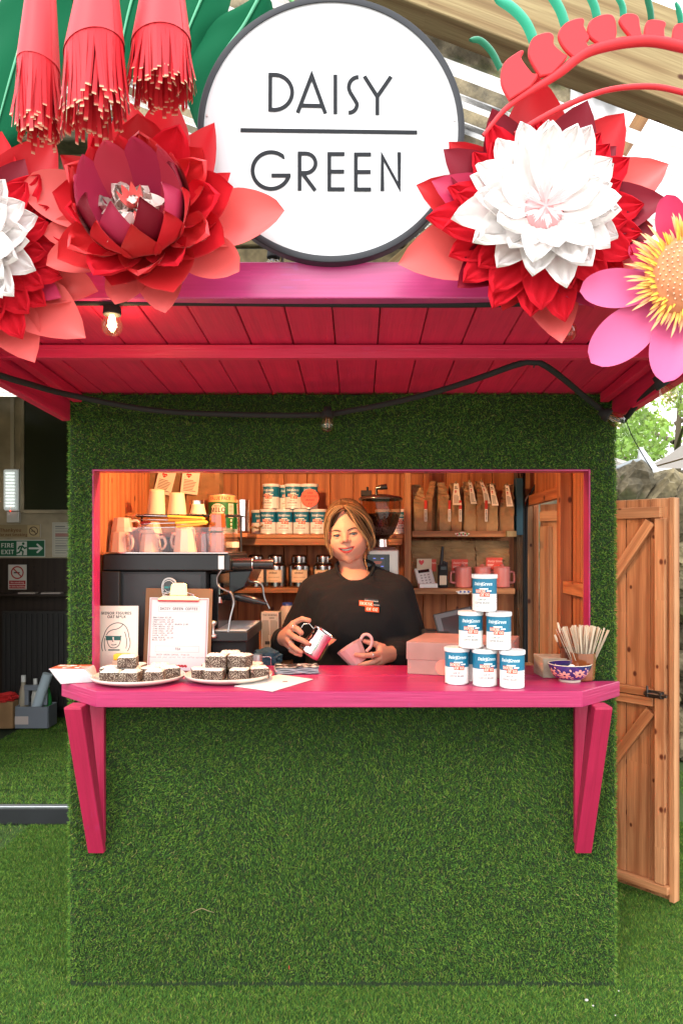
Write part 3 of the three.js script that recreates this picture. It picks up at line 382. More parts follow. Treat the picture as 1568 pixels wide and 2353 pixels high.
// ---------- round shop sign ----------
{
  const z = 0.815, s = scl(z), c = at(761, 312, z), R = 301 / s, t = thing('round_sign', 'large round white sign reading DAISY GREEN with black rim', 'sign', c);
  part('panel', new THREE.CylinderGeometry(R - 0.002, R - 0.002, 0.024, 96).rotateX(PI / 2).translate(0, 0, 0.013), std([0.62, 0.63, 0.64], 0.4), t);
  const rim = lathe([[R - 0.0135, 0.0265], [R - 0.0135, 0.029], [R - 0.001, 0.029], [R + 0.0005, 0.027], [R + 0.0005, 0.0], [R - 0.02, 0]], 128).rotateX(PI / 2); part('rim', rim, std([0.012, 0.014, 0.019], 0.55), t);
  for (const [x, y] of [[-0.27, 0.03], [0.268, 0.02], [0, -0.275]]) part('screw', new THREE.CylinderGeometry(0.0025, 0.0025, 0.002, 10).rotateX(PI / 2).translate(x, y, 0.026), steelRough, t);
  // lettering: solid raised strokes, laid out on a 1366 grid (sign diameter)
  const k = 2 * R / 1366, ink = std([0.008, 0.01, 0.014], 0.85), LW = 19 * k;
  const L = (name, strokes) => { const gs = []; for (const st of strokes) { const pts = st.map(([x, y]) => V((x - 86 - 683) * k, -(y - 25 - 683) * k, 0)), n = pts.length, l = [], r = [];
    for (let i = 0; i < n; i++) { const a = pts[max(0, i - 1)], b = pts[i], d = pts[min(n - 1, i + 1)], t1 = b.clone().sub(a), t2 = d.clone().sub(b); if (t1.length() < 1e-9) t1.copy(t2); if (t2.length() < 1e-9) t2.copy(t1); t1.normalize(); t2.normalize(); const nn = V(-(t1.y + t2.y), t1.x + t2.x, 0).normalize(), f = LW / 2 / max(0.35, nn.dot(V(-t1.y, t1.x, 0))); l.push([b.x + nn.x * f, b.y + nn.y * f]); r.unshift([b.x - nn.x * f, b.y - nn.y * f]); }
    gs.push(extr([...l, ...r], 0.0015, 0).translate(0, 0, 0.0255 + gs.length * 0.0002)); } part(name, gs, ink, t); };
  const arc = (cx, cy, rx, ry, a0, a1, n = 28) => Array.from({ length: n + 1 }, (_, i) => { const a = lerp(a0, a1, i / n) * PI / 180; return [cx + rx * cos(a), cy + ry * sin(a)]; });
  L('letter_d', [[[458, 418], [457, 615]], [[450, 428], ...arc(478, 518, 92, 90, -90, 90), [450, 607]]]);
  L('letter_a', [[[598, 622], [670, 432], [740, 626]], [[618, 586], [722, 588]]]);
  L('letter_i', [[[791, 428], [791, 629]]]);
  L('letter_s', [[...arc(908, 492, 48, 52, -88, -190, 14), [868, 520], [888, 552], [902, 576], ...arc(862, 580, 40, 42, 0, 95, 10)]]);
  L('letter_y', [[[940, 436], [1006, 540]], [[1076, 438], [1006, 540], [1006, 634]]]);
  L('divider_line', [[[306, 712], [1210, 724]]]);
  L('letter_g', [[[530, 848], ...arc(462, 919, 95, 94, -48, -345, 44)], [[562, 945], [464, 945]]]);
  L('letter_r', [[[608, 822], [608, 1022]], [[600, 832], ...arc(638, 882, 52, 50, -90, 90, 16), [600, 932]], [[624, 936], [688, 1022]]]);
  L('letter_e', [[[760, 826], [760, 1025]], [[752, 835], [838, 835]], [[752, 925], [836, 925]], [[752, 1016], [838, 1016]]]);
  L('letter_e', [[[896, 828], [896, 1025]], [[888, 837], [974, 837]], [[888, 927], [972, 927]], [[888, 1017], [974, 1017]]]);
  L('letter_n', [[[1032, 1024], [1032, 846], [1118, 1004], [1118, 826]]]);
}

// ---------- paper flowers ----------
const foam = (c, r = 0.42) => phys(c, r, { side: THREE.DoubleSide, sheen: 0.3, sheenRoughness: 0.5, sheenColor: C(1, 0.6, 0.55), specularIntensity: 0.7 });
const paper = (c, r = 0.95) => phys(c, r, { side: THREE.DoubleSide, transmission: 0.18, thickness: 0, specularIntensity: 0.15 });
const coral = foam([0.64, 0.025, 0.03]), coralPale = foam([0.78, 0.13, 0.12]), burg = phys([0.2, 0.005, 0.018], 0.5, { side: THREE.DoubleSide, specularIntensity: 0.5 }), redFoam = foam([0.64, 0.014, 0.024]), crepeRed = paper([0.66, 0.012, 0.026]), crepeWhite = paper([0.9, 0.86, 0.84]), petalPink = foam([0.62, 0.1, 0.24]), petalRose = foam([0.5, 0.02, 0.085]), rose = foam([0.5, 0.03, 0.09]);
// one petal in the plane of radius (x) and axis (z); tip: 0 round .. 1 pointed
function petal(len, wid, { tilt = 0.3, curl = 0, cup = 0.25, tip = 0.7, r0 = 0.01, waves = 0, n = 10 } = {}) {
  const steps = 40, cl = [[r0, 0]]; for (let i = 1; i <= steps; i++) { const a = tilt + curl * (i / steps) ** 1.5; cl.push([cl[i - 1][0] + cos(a) * len / steps, cl[i - 1][1] + sin(a) * len / steps]); }
  return grid(8, n, (u, v) => { const s = u * 2 - 1, f = v * steps, j = min(steps - 1, Math.floor(f)), q = f - j, cx = lerp(cl[j][0], cl[j + 1][0], q), cz = lerp(cl[j][1], cl[j + 1][1], q), a = tilt + curl * v ** 1.5;
    const peak = 0.58, rise = v < peak ? 0.32 + 0.68 * sin(v / peak * PI / 2) : 1, fall = v < peak ? 1 : lerp(Math.sqrt(max(0, 1 - ((v - peak) / (1 - peak)) ** 2)), 1 - ((v - peak) / (1 - peak)) ** 1.35, tip);
    const w = wid / 2 * rise * max(fall, 0.004), lift = cup * s * s * w + waves * sin(s * 9 + v * 8) * 0.006 * v; return [cx - sin(a) * lift, s * w, cz + cos(a) * lift]; });
}
function orient(t, p, dir, roll = 0) { t.position.copy(p); t.quaternion.setFromUnitVectors(V(0, 0, 1), V(...dir).normalize()); }
function ring(t, name, n, mats, geos, { a0 = 0, z = 0, jit = 0.08, s = 1, list, label } = {}) {
  const out = []; for (let i = 0; i < (list ? list.length : n); i++) { const L = list ? list[i] : [a0 + i / n * 360, 1], m = new THREE.Mesh(geos[i % geos.length], mats[(L[2] ?? i) % mats.length]); m.name = name; const a = L[0] * PI / 180; m.rotation.set(0, 0, a + (list ? 0 : rr(-jit, jit))); const k = s * L[1] * (list ? 1 : rr(0.93, 1.07)); m.scale.set(k, k, k); m.position.z = z + (i % 3) * 0.0025; t.add(m); out.push(m); } return out;
}
const G = (n, f) => Array.from({ length: n }, (_, i) => f(i));
{ // big closed protea left of the sign
  const t = thing('paper_flower', 'giant coral paper flower with closed burgundy cup, left of the round sign', 'paper flower'); orient(t, at(338, 498, 0.92), [0.0, 0.12, 1]);
  const P = 0.98 / scl(0.92); // one photo pixel at this depth
  ring(t, 'outer_petal', 0, [coralPale, coral, redFoam], G(2, (i) => petal(1, 0.5, { tilt: 0.05, curl: 0.5, cup: 0.4, tip: i ? 0.05 : 0.4, r0: 0.16, n: 18 })), { z: -0.05, list: [[1, 290 * P, 0], [-32, 232 * P, 0], [-78, 218 * P, 0], [-108, 200 * P, 0], [-152, 232 * P, 0], [166, 268 * P, 0], [190, 220 * P, 0]] });
  ring(t, 'outer_petal', 0, [redFoam], G(2, () => petal(1, 0.46, { tilt: 0.12, curl: 0.2, cup: 0.3, tip: 0.9, r0: 0.15 })), { z: -0.07, list: [[36, 205 * P], [60, 262 * P], [84, 300 * P], [103, 292 * P], [122, 258 * P], [142, 248 * P]] });
  ring(t, 'middle_petal', 9, [redFoam, coral], G(3, (i) => petal(0.165 + 0.012 * i, 0.125, { tilt: 0.12, curl: 0.7, cup: 0.4, tip: 0.35, r0: 0.03 })), { a0: 12, z: -0.035 });
  ring(t, 'crepe_petal', 12, [crepeRed, coral], G(3, (i) => petal(0.13 + 0.01 * i, 0.095, { tilt: 0.3, curl: 0.8, cup: 0.5, tip: 0.3, r0: 0.05, waves: 1 })), { a0: 4, z: -0.02 });
  // the cup: petals over a sphere, opening tilted upward
  const cup = new THREE.Group(); cup.name = 'cup'; t.add(cup); cup.rotation.x = -0.3; cup.position.set(-0.006, -0.034, 0.012);
  const creamP = paper([0.8, 0.66, 0.6]), cupTop = foam([0.6, 0.05, 0.09]), cupPetal = (R, w, th0, th1, tip) => grid(8, 12, (u, v) => { const th = lerp(th0, th1, v), s = u * 2 - 1, f = v < 0.55 ? 0.75 + 0.25 * sin(v / 0.55 * PI / 2) : lerp(1, 0.02, ((v - 0.55) / 0.45) ** (1.3 + 1.2 * (1 - tip))), a = s * w * f, r = R * (1 + 0.05 * s * s + 0.04 * v); return [r * sin(th) * cos(a), r * sin(th) * sin(a), -r * cos(th) * 1.05 + 0.08]; });
  for (let i = 0; i < 10; i++) { const m = new THREE.Mesh(cupPetal(0.099, 0.46, 0.35, 2.2, 0.8), sin(i / 10 * 2 * PI + 0.2) > 0.2 ? [rose, cupTop][i % 2] : [burg, rose][i % 2]); m.name = 'cup_petal'; m.rotation.z = i / 10 * 2 * PI + 0.2; cup.add(m); }
  for (let i = 0; i < 10; i++) { const m = new THREE.Mesh(cupPetal(0.105, 0.4, 0.35, i > 4 ? 1.85 : 2.1, 0.95), [redFoam, coral, redFoam][i % 3]); m.name = 'cup_petal'; m.rotation.z = (i + 0.5) / 10 * 2 * PI + 0.2; cup.add(m); }
  { const gi = [0.35, 0.6, 0.85, 1.1, 1.3].map((tl, k) => petal(0.085 - 0.009 * k, 0.05, { tilt: tl, curl: 0.5 - 0.35 * (k % 3), cup: 0.6, tip: 0.4, r0: 0.006, waves: 3 })); for (let i = 0; i < 38; i++) { const m = new THREE.Mesh(gi[Math.floor(rnd() * 5)], i % 9 === 4 ? coralPale : creamP); m.name = 'inner_petal'; m.rotation.set(rr(-0.35, 0.35), rr(-0.35, 0.35), i * 2.39996); m.position.set(rr(-0.02, 0.02), rr(-0.02, 0.02), rr(0.0, 0.03)); m.scale.setScalar(rr(0.7, 1.1)); cup.add(m); } }
  for (let i = 0; i < 8; i++) { const m = new THREE.Mesh(petal(0.05, 0.016, { tilt: 0.9, curl: 0.5, tip: 0.9, r0: 0.004 }), coralPale); m.name = 'stamen'; m.rotation.z = i * 0.785; m.position.z = 0.05; cup.add(m); }
}
function openProtea(label, p, dir, S, outer, burgs) {
  const t = thing('paper_flower', label, 'paper flower'); orient(t, p, dir); const P = 1 / scl(0.93);
  ring(t, 'outer_petal', 0, [coralPale, coral, redFoam], G(2, () => petal(1, 0.5, { tilt: 0.02, curl: 0.45, cup: 0.45, tip: 0.7, r0: 0.16 })), { z: -0.06, list: outer.map(([a, l, c]) => [a, l * P * S, c]) });
  ring(t, 'burgundy_petal', 0, [burg, rose], G(2, () => petal(1, 0.5, { tilt: 0.12, curl: 0.2, cup: 0.3, tip: 0.8, r0: 0.14 })), { z: -0.04, list: burgs.map(([a, l, c]) => [a, l * P * S * 1.08, c ?? 0]) });
  ring(t, 'crepe_petal', 17, [crepeRed], G(3, (i) => petal((0.185 + 0.012 * i) * S, 0.085 * S, { tilt: 0.03, curl: 0.3, cup: 0.3, tip: 0.45, r0: 0.02, waves: 1 })), { a0: 8, z: -0.02 });
  ring(t, 'crepe_petal', 15, [crepeRed], G(3, (i) => petal((0.155 + 0.01 * i) * S, 0.08 * S, { tilt: 0.08, curl: 0.3, cup: 0.3, tip: 0.4, r0: 0.02, waves: 1 })), { a0: 0, z: -0.01 });
  [[14, 0.152, 0.24, 0.5], [13, 0.13, 0.35, 0.5], [11, 0.112, 0.6, 0.6]].forEach(([n, l, tl, cu], k) => ring(t, 'white_petal', n, [crepeWhite], G(4, (i) => petal((l + 0.007 * (i - 1)) * S, (0.085 - 0.008 * k) * S, { tilt: tl, curl: cu - 0.5 * (i % 2), cup: 0.4, tip: 0.6, r0: 0.015 + 0.012 * k, waves: 1.1 })), { a0: k * 11, z: 0.016 + 0.009 * k, jit: 0.16 }));
  const filM = paper([0.82, 0.5, 0.5]); part('flower_centre', lathe([[0, 0.028], [0.02, 0.024], [0.035, 0.014], [0.042, 0]], 24).rotateX(PI / 2).scale(S, S, S).translate(0, 0, 0.03), std([0.72, 0.36, 0.37], 0.8), t);
  const fg = petal(0.048 * S, 0.006 * S, { tilt: 0.35, curl: -0.1, tip: 0.8, r0: 0.004, n: 4 }); for (let i = 0; i < 40; i++) { const m = new THREE.Mesh(fg, i % 3 ? filM : crepeWhite); m.name = 'filament'; m.rotation.z = i * 0.83; m.position.z = 0.05 + 0.004 * (i % 3); m.scale.setScalar(rr(0.7, 1.1)); t.add(m); }
  return t;
}
openProtea('giant red paper flower with white crepe centre, right of the round sign', at(1238, 505, 0.93), [-0.02, 0.06, 1], 1,
  [[-163, 300, 0], [162, 262, 1], [-112, 195, 1], [-80, 255, 0], [-42, 240, 1], [-22, 235, 0], [24, 292, 0], [52, 288, 2], [90, 305, 2], [136, 252, 2], [-2, 235, 0]],
  [[112, 235], [143, 228], [160, 218, 1], [68, 248], [44, 205], [8, 240], [-8, 220], [-140, 205], [-60, 200, 1]]);
openProtea('giant red paper flower with white centre, cut by the left frame edge', at(-72, 575, 0.94), [0.2, 0.05, 1], 0.92,
  [[16, 235, 1], [40, 255, 2], [58, 330, 2], [78, 290, 2], [-14, 280, 0], [-36, 305, 0], [-60, 275, 0], [-85, 240, 0], [120, 240, 2], [180, 240, 1], [-130, 230, 0]],
  [[38, 205], [5, 212, 1], [62, 228], [-25, 200, 1], [100, 220], [150, 210], [-100, 200]]);
{ // pink flower with orange centre at the right edge
  const t = thing('paper_flower', 'giant pink paper flower with orange fringed centre at the right edge', 'paper flower'), z = 1.0, P = 1 / scl(z); orient(t, at(1580, 638, z), [-0.12, 0.04, 1]);
  ring(t, 'pink_petal', 0, [petalPink, petalRose], G(2, (i) => petal(1, 0.46, { tilt: 0.1, curl: i ? 0.1 : 0.25, cup: 0.25, tip: 0.0, r0: 0.22, n: 24 })), { z: -0.03, list: [[103, 170 * P, 1], [146, 128 * P, 1], [186, 206 * P, 0], [221, 240 * P, 0], [256, 210 * P, 0], [292, 220 * P, 0], [330, 210 * P, 1], [10, 200 * P, 0], [50, 190 * P, 1], [78, 180 * P, 1]] });
  const dm = lathe([[0, 0.05], [0.03, 0.047], [0.06, 0.034], [0.08, 0.012], [0.084, 0]], 40).rotateX(PI / 2); part('flower_centre', dm, std([0.82, 0.3, 0.13], 0.85, { map: noiseTex }), t);
  const st = std([0.85, 0.55, 0.4], 0.8), sg = new THREE.SphereGeometry(0.0018, 6, 5); for (let i = 0; i < 150; i++) { const r = 0.068 * Math.sqrt((i + 0.5) / 150), a = i * 2.39996, m = new THREE.Mesh(sg, st); m.name = 'seed_dot'; m.position.set(r * cos(a), r * sin(a), 0.052 - 4.6 * r * r); m.scale.set(1, 1, 1.4); t.add(m); }
  const yel = [std([0.8, 0.5, 0.06], 0.7, { side: THREE.DoubleSide }), std([0.72, 0.4, 0.08], 0.7, { side: THREE.DoubleSide }), std([0.8, 0.42, 0.2], 0.7, { side: THREE.DoubleSide })], fg = [0, 1, 2].map((i) => petal(0.034 + 0.006 * i, 0.0055, { tilt: 0.9 - 0.25 * i, curl: -0.7, tip: 0.8, r0: 0.064 + 0.006 * i, n: 6 }));
  for (let i = 0; i < 240; i++) { const m = new THREE.Mesh(fg[i % 3], yel[i % 3]); m.name = 'fringe'; m.rotation.z = i * 2.39996 + rr(-0.2, 0.2); m.position.z = 0.012 - 0.004 * (i % 3); m.scale.setScalar(rr(0.85, 1.12)); t.add(m); }
}
// red fringed cones hanging top left
function cone(label, top, bl, br, yEnd, z, group) {
  const P = 1 / scl(z), a = at((bl[0] + br[0]) / 2, (bl[1] + br[1]) / 2, z), b = at((top[0] + top[1]) / 2, -140, z), t = thing('fringed_cone', label, 'paper flower', a, 0, group);
  const d = b.clone().sub(a), r0 = abs(br[0] - bl[0]) / 2 * P, rT = abs(top[1] - top[0]) / 2 * P, slopeEnd = (bl[1] - br[1]) * P / 2, body = phys([0.62, 0.024, 0.034], 0.55, { side: THREE.DoubleSide });
  const rt = max(0.6 * rT, rT - (r0 - rT) * 140 / ((bl[1] + br[1]) / 2));
  part('cone', grid(40, 6, (u, v) => { const an = u * 2 * PI * 1.02 + 0.4, r = lerp(r0, rt, v) * (1 + 0.012 * u); return [d.x * v + cos(an) * r, d.y * v + (1 - v) * (-slopeEnd * cos(an) + 0.008 * (sin(an) - 0.3)), d.z * v + sin(an) * r]; }), body, t);
  const L = (yEnd - (bl[1] + br[1]) / 2) * P, gs = [0, 1, 2, 3, 4].map((k) => { const l = L * rr(0.78, 1.05), fl = rr(0.02, 0.17), n = 9; const g = grid(2, n, (u, v0) => { const v = v0 < 1 ? v0 * 1.08 : 1; return [r0 * 0.96 + fl * l * v * (0.4 + 0.6 * v) * 0.75, -l * v + 0.012, (u - 0.5) * 0.0078]; }); const col = new Float32Array(g.attributes.position.count * 3); for (let i = 0; i < g.attributes.position.count; i++) { const v = g.attributes.uv.getY(i), e = v > 0.99; col.set(e ? [0.75, 0.5, 0.3] : [0.62, 0.02, 0.03], i * 3); } g.setAttribute('color', new THREE.BufferAttribute(col, 3)); return g; });
  const fm = phys([1, 1, 1], 0.5, { vertexColors: true, side: THREE.DoubleSide, specularIntensity: 0.5 });
  for (let i = 0; i < 120; i++) { const m = new THREE.Mesh(gs[i % 5], fm); m.name = 'fringe_strip'; const an = i * 2.39996, rad = i < 84 ? 1 : 0.6; m.rotation.order = 'YXZ'; m.rotation.y = -an; m.rotation.z = rr(-0.06, 0.06); m.rotation.x = rr(-0.1, 0.1); m.position.y = -slopeEnd * cos(an) * 0.9 - 0.004; m.scale.set(rad, rr(0.85, 1.1), 1); const q = m.position.y; m.matrixAutoUpdate = true; t.add(m); }
}
const cg = 'red fringed paper cones hanging top left';
cone('leftmost red fringed paper cone hanging at the top left', [66, 133], [42, 158], [136, 150], 325, 0.98, cg);
cone('middle red fringed paper cone, broadest of the three', [186, 275], [150, 96], [284, 138], 288, 1.05, cg);
cone('right red fringed paper cone nearest the round sign', [330, 424], [303, 92], [438, 116], 228, 1.0, cg);
// big green paper leaves
function bigLeaf(label, pts, width, z, roll, tip = 0.4) { // midrib through photo pixels, width in pixels
  const P = 1 / scl(z), t = thing('paper_leaf', label, 'paper leaf', [0, 0, 0], 0, 'green paper leaves behind the cones and sign'), c = curve(pts.map(([x, y], i) => at(x, y, z + roll * i)));
  const g = grid(12, 24, (u, v) => { const p = c.getPointAt(v), tg = c.getTangentAt(v), s = u * 2 - 1, w = width * P / 2 * Math.pow(sin(PI * clamp(v * 0.93 + 0.05, 0, 1)), 0.75), nx = -tg.y, ny = tg.x; return [p.x + nx * s * w, p.y + ny * s * w, p.z - 0.03 * s * s + 0.008 * sin(v * 14 + s * 2) * abs(s)]; });
  part('blade', g, phys([0.005, 0.09, 0.038], 0.8, { side: THREE.DoubleSide, specularIntensity: 0.12 }), t);
  const rib = Array.from({ length: 12 }, (_, i) => { const p = c.getPointAt(0.03 + i * 0.085); p.z += 0.003; return p; }); part('midrib', taper(rib, [0.004, 0.003, 0.001], 24, 6), std([0.08, 0.38, 0.2], 0.5), t);
}
bigLeaf('huge green paper leaf at the top left corner', [[100, -120], [60, 60], [20, 200], [-20, 350]], 200, 0.72, 0.02);
bigLeaf('green paper leaf seen between the left and middle cones', [[190, -160], [165, -40], [150, 60], [140, 120]], 82, 0.66, 0.01);
bigLeaf('dark green paper leaf between the middle and right cones', [[350, -140], [310, -20], [285, 80], [262, 210]], 104, 0.68, 0.01);
bigLeaf('green paper leaf just right of the right cone', [[500, -130], [470, -20], [430, 80], [400, 190]], 118, 0.7, 0.01);
bigLeaf('long green paper leaf curving beside the round sign', [[604, -20], [560, 60], [500, 150], [462, 290]], 165, 0.74, 0.0);
solo('green_tendril', taper([at(640, -40, 0.7), at(668, 0, 0.7), at(686, 20, 0.7)], [0.006, 0.005, 0.004], 10, 6), std([0.12, 0.4, 0.12], 0.5), 'small green stem above the top of the round sign', 'paper tendril');
{ // red flower branch top right
  const z = 0.97, Q = (x, y) => at(921 + x * 0.4126, y * 0.4126, z), t = thing('paper_branch', 'red paper flower branch with green fingers crossing the timber beam', 'paper branch'), red = foam([0.64, 0.026, 0.034], 0.55), grn = foam([0.02, 0.33, 0.19], 0.45), dkg = foam([0.01, 0.16, 0.08], 0.5);
  part('stem', taper([Q(455, 755), Q(600, 590), Q(860, 420), Q(1050, 285), Q(1340, 228), Q(1568, 262), Q(1700, 300)], [0.0035, 0.006, 0.0095, 0.011, 0.011, 0.011], 60, 8), red, t);
  // bud outlines (zoom pixels): base pair then outline, each a thick foam piece, with a finger
  const buds = [[[600, 560], [[0, 0], [-42, -90], [-30, -190], [40, -250], [72, -262], [60, -220], [120, -140], [150, -130], [110, -70]], [[555, 380], [500, 300], [430, 255], [365, 275]], dkg, 46],
    [[770, 430], [[0, 0], [-60, -110], [-40, -200], [30, -232], [66, -220], [70, -170], [120, -120], [140, -100], [60, -10]], [[745, 235], [690, 140], [600, 70], [500, 45]], grn, 70],
    [[960, 330], [[0, 0], [-60, -60], [-86, -130], [-40, -190], [40, -212], [46, -170], [76, -110], [60, -80], [90, -30]], [[920, 150], [880, 70], [820, 0], [760, -50]], grn, 66],
    [[1110, 260], [[0, 0], [-64, -50], [-66, -120], [0, -160], [60, -155], [76, -80], [70, -30], [70, 5]], [[1095, 105], [1070, 50], [1030, 0], [980, -40]], grn, 58],
    [[1275, 215], [[0, 0], [-50, -60], [-62, -100], [-20, -124], [30, -110], [40, -60], [50, -10], [56, 12]], [[1240, 100], [1225, 50], [1190, 15], [1150, -20]], grn, 46],
    [[1410, 225], [[-60, 6], [-56, -60], [-40, -95], [10, -98], [48, -85], [40, -50], [44, -5], [56, 8]], [[1395, 125], [1380, 80], [1355, 30], [1335, -10]], dkg, 44],
    [[1560, 240], [[-56, 4], [-50, -50], [-40, -85], [0, -95], [40, -80], [50, 5]], [[1560, 140], [1545, 110], [1520, 80], [1490, 70]], grn, 44]];
  for (const [b, o, f, m, w] of buds) { const sh = new THREE.Shape(), pts = o.map(([x, y]) => { const p = Q(b[0] + x, b[1] + y); return new THREE.Vector2(p.x, p.y); }); sh.moveTo(pts[0].x, pts[0].y); sh.splineThru(pts.slice(1)); sh.closePath(); const bud = part('bud', extr(sh, 0.006, 0.002, 8).translate(0, 0, z), red, t);
    const c = curve(f.map(([x, y], i) => { const p = Q(x, y); p.z -= 0.004 - 0.01 * i; return p; })); part('finger', grid(6, 16, (u, v) => { const p = c.getPointAt(v), tg = c.getTangentAt(v), s = u * 2 - 1, ww = w * 0.4126 / scl(z) / 2 * (v < 0.7 ? 1 : Math.sqrt(max(0.01, 1 - ((v - 0.7) / 0.3) ** 2))) * (0.85 + 0.15 * v), k = Math.hypot(tg.x, tg.y) || 1; return [p.x - tg.y / k * s * ww, p.y + tg.x / k * s * ww, p.z + 0.006 * (1 - s * s)]; }), m, bud); }
  solo('paper_tendril', taper([Q(632, 748), Q(740, 680), Q(870, 610), Q(1040, 535), Q(1200, 492), Q(1400, 482), Q(1568, 515), Q(1700, 560)], [0.005, 0.006, 0.0055, 0.006, 0.006], 60, 7), red, 'thin red paper stem arching from the white centred flower', 'paper tendril');
  for (const [a, b, l] of [[[190, 0], [90, 690], 'thin red strip hanging left below the round sign rim'], [[250, 520], [252, 640], 'short red strip beside the pale petal']]) { const Z = 0.86, q = (x, y) => at((1200 + x * 0.5377) / 1.303, (400 + y * 0.5377) / 1.303, Z); if (a[1] === 0) { solo('red_strip', between(q(195, 470), q(80, 700), 0.002, 0.006, 0, V(0, 0, 1)), red, l, 'paper strip'); } else solo('red_strip', between(q(248, 515), q(250, 640), 0.002, 0.005, 0, V(0, 0, 1)), red, l, 'paper strip'); }
}

// ---------- festoon lights ----------
{
  const cable = (pts, r, label) => solo('festoon_cable', tube(pts, r * 1.5, 80, 8), blackMatte, label, 'cable');
  cable([at(-60, 842, 0.56), at(0, 862, 0.52), at(60, 880, 0.42), at(165, 908, 0.22), at(350, 942, 0.1), at(540, 952, 0.08), at(730, 953, 0.08), at(800, 944, 0.1), at(900, 925, 0.16), at(1000, 900, 0.26), at(1100, 868, 0.38), at(1190, 836, 0.462), at(1228, 831, 0.464), at(1255, 842, 0.45), at(1300, 876, 0.34), at(1345, 914, 0.22), at(1390, 948, 0.15), at(1428, 968, 0.12), at(1460, 930, 0.2), at(1500, 890, 0.36), at(1545, 860, 0.5), at(1600, 820, 0.62)], 0.0058, 'black festoon cable drooping across the grass front under the awning');
  cable([at(60, 692, 0.79), at(200, 693, 0.79), at(500, 694, 0.775), at(780, 697, 0.77), at(1050, 698, 0.775), at(1230, 695, 0.79), at(1310, 697, 0.79)], 0.006, 'black cable running along under the pink front beam');
  solo('dangling_wire', tube([at(1432, 952, 0.1), at(1450, 1000, 0.02), at(1475, 1045, -0.06), at(1497, 1080, -0.1)], 0.0016, 30, 6), blackMatte, 'thin black wire dangling from the right hand bulb', 'wire');
  solo('cable_hook', between(at(1227, 826, 0.468), at(1225, 845, 0.468), 0.004, 0.004, 0, V(0, 0, 1)), black, 'small black hook holding the cable on the red purlin', 'hook');
  const fb = (label, p, lit, dir) => { const t = thing('festoon_bulb', label, 'light bulb', [0, 0, 0], 0, 'festoon bulbs on the black cable'); bulb(t, p, lit, dir); return t; };
  const a = at(258, 702, 0.775); fb('lit round bulb hanging under the pink beam on the left', a, true, V(0, -1, 0)); lamp(a.clone().add(V(0, -0.045, 0)), C(1, 0.66, 0.36), 0.025).shadow.radius = 0.6;
  fb('unlit clear bulb hanging in front of the grass above the hatch', at(752, 944, 0.105), false, V(0, -1, 0.1));
  fb('clear bulb tilted right at the top right corner of the grass front', at(1384, 948, 0.17), false, V(0.8, -0.5, 0.25));
  fb('clear bulb by the lower tip of the pink flower', at(1512, 872, 0.52), false, V(0.5, -0.8, 0.1));
  fb('clear bulb just behind the round sign at lower left', at(628, 577, 0.2), false, V(0, -1, 0));
  fb('bulb peeping out beside the pale petal under the beam', at(1296, 715, 0.76), false, V(0.1, -1, 0));
}

// ---------- things in the kiosk ----------
const onC = (px, py, y = CT) => { const s = (py - PY) / (CAM[1] - y), z = CAM[2] - F / s; return V((px - PX) / s, y, z); };
const X = (px, z) => (px - PX) / scl(z), Y = (py, z) => CAM[1] - (py - PY) / scl(z);
const canTex = canvasTex(1024, 330, (g, w, h) => {
  g.fillStyle = '#e9e6e0'; g.fillRect(0, 0, w, h); g.fillStyle = '#12708f'; g.fillRect(0, 0, w, 158); const c = w / 2 - 8;
  g.fillStyle = '#f4f4ee'; g.textAlign = 'center'; g.font = 'italic bold 46px serif'; g.fillText('Daisy', c - 64, 68); g.fillText('Green', c + 66, 70); g.fillRect(c - 6, 34, 5, 44);
  g.fillRect(c - 40, 98, 120, 12); g.fillRect(c + 58, 120, 70, 12); g.fillStyle = '#c8401e'; g.beginPath(); g.moveTo(c - 96, 108); g.lineTo(c + 40, 112); g.lineTo(c + 40, 140); g.lineTo(c + 104, 140); g.lineTo(c + 104, 188); g.lineTo(c - 40, 184); g.lineTo(c - 36, 152); g.lineTo(c - 96, 148); g.fill();
  g.fillStyle = '#f6efe2'; g.font = 'bold 40px serif'; g.fillText('HOUSE', c - 26, 144); g.fillText('OF OZ', c + 34, 178);
  g.fillStyle = '#3a3a3c'; g.font = 'bold 30px sans-serif'; g.fillText('CAN OF', c - 6, 226); g.fillText('COFFEE BEANS', c - 4, 260); g.fillStyle = '#9a9a98'; g.fillRect(c - 90, 288, 180, 5);
  for (let k = 0; k < 7; k++) { g.fillRect(c + 200, 180 + k * 17, 60, 4); g.fillRect(30, 170 + k * 17, 110, 4); } });
function makeCan(label, p, turn, group) {
  const t = thing('coffee_can', label, 'coffee can', p, turn, group);
  part('body', lathe([[0.0375, 0.004], [0.0375, 0.1015]], 40).rotateY(PI), std([1, 1, 1], 0.38, { map: canTex }), t);
  part('lid', lathe([[0.0005, 0.1135], [0.034, 0.1135], [0.0362, 0.1145], [0.0392, 0.1145], [0.0402, 0.1125], [0.0402, 0.104], [0.039, 0.1015], [0.037, 0.1012]], 40), std([0.78, 0.77, 0.75], 0.4), t);
  part('base_rim', lathe([[0.0005, 0.0015], [0.036, 0.0008], [0.0384, 0], [0.0386, 0.0025], [0.0376, 0.0042]], 36), steelRough, t); return t;
}
const pyr = 'coffee cans in the pyramid on the counter', can0 = makeCan('coffee can at the left of the bottom row of the pyramid', [0.311, CT, 0.1], -0.08, pyr);
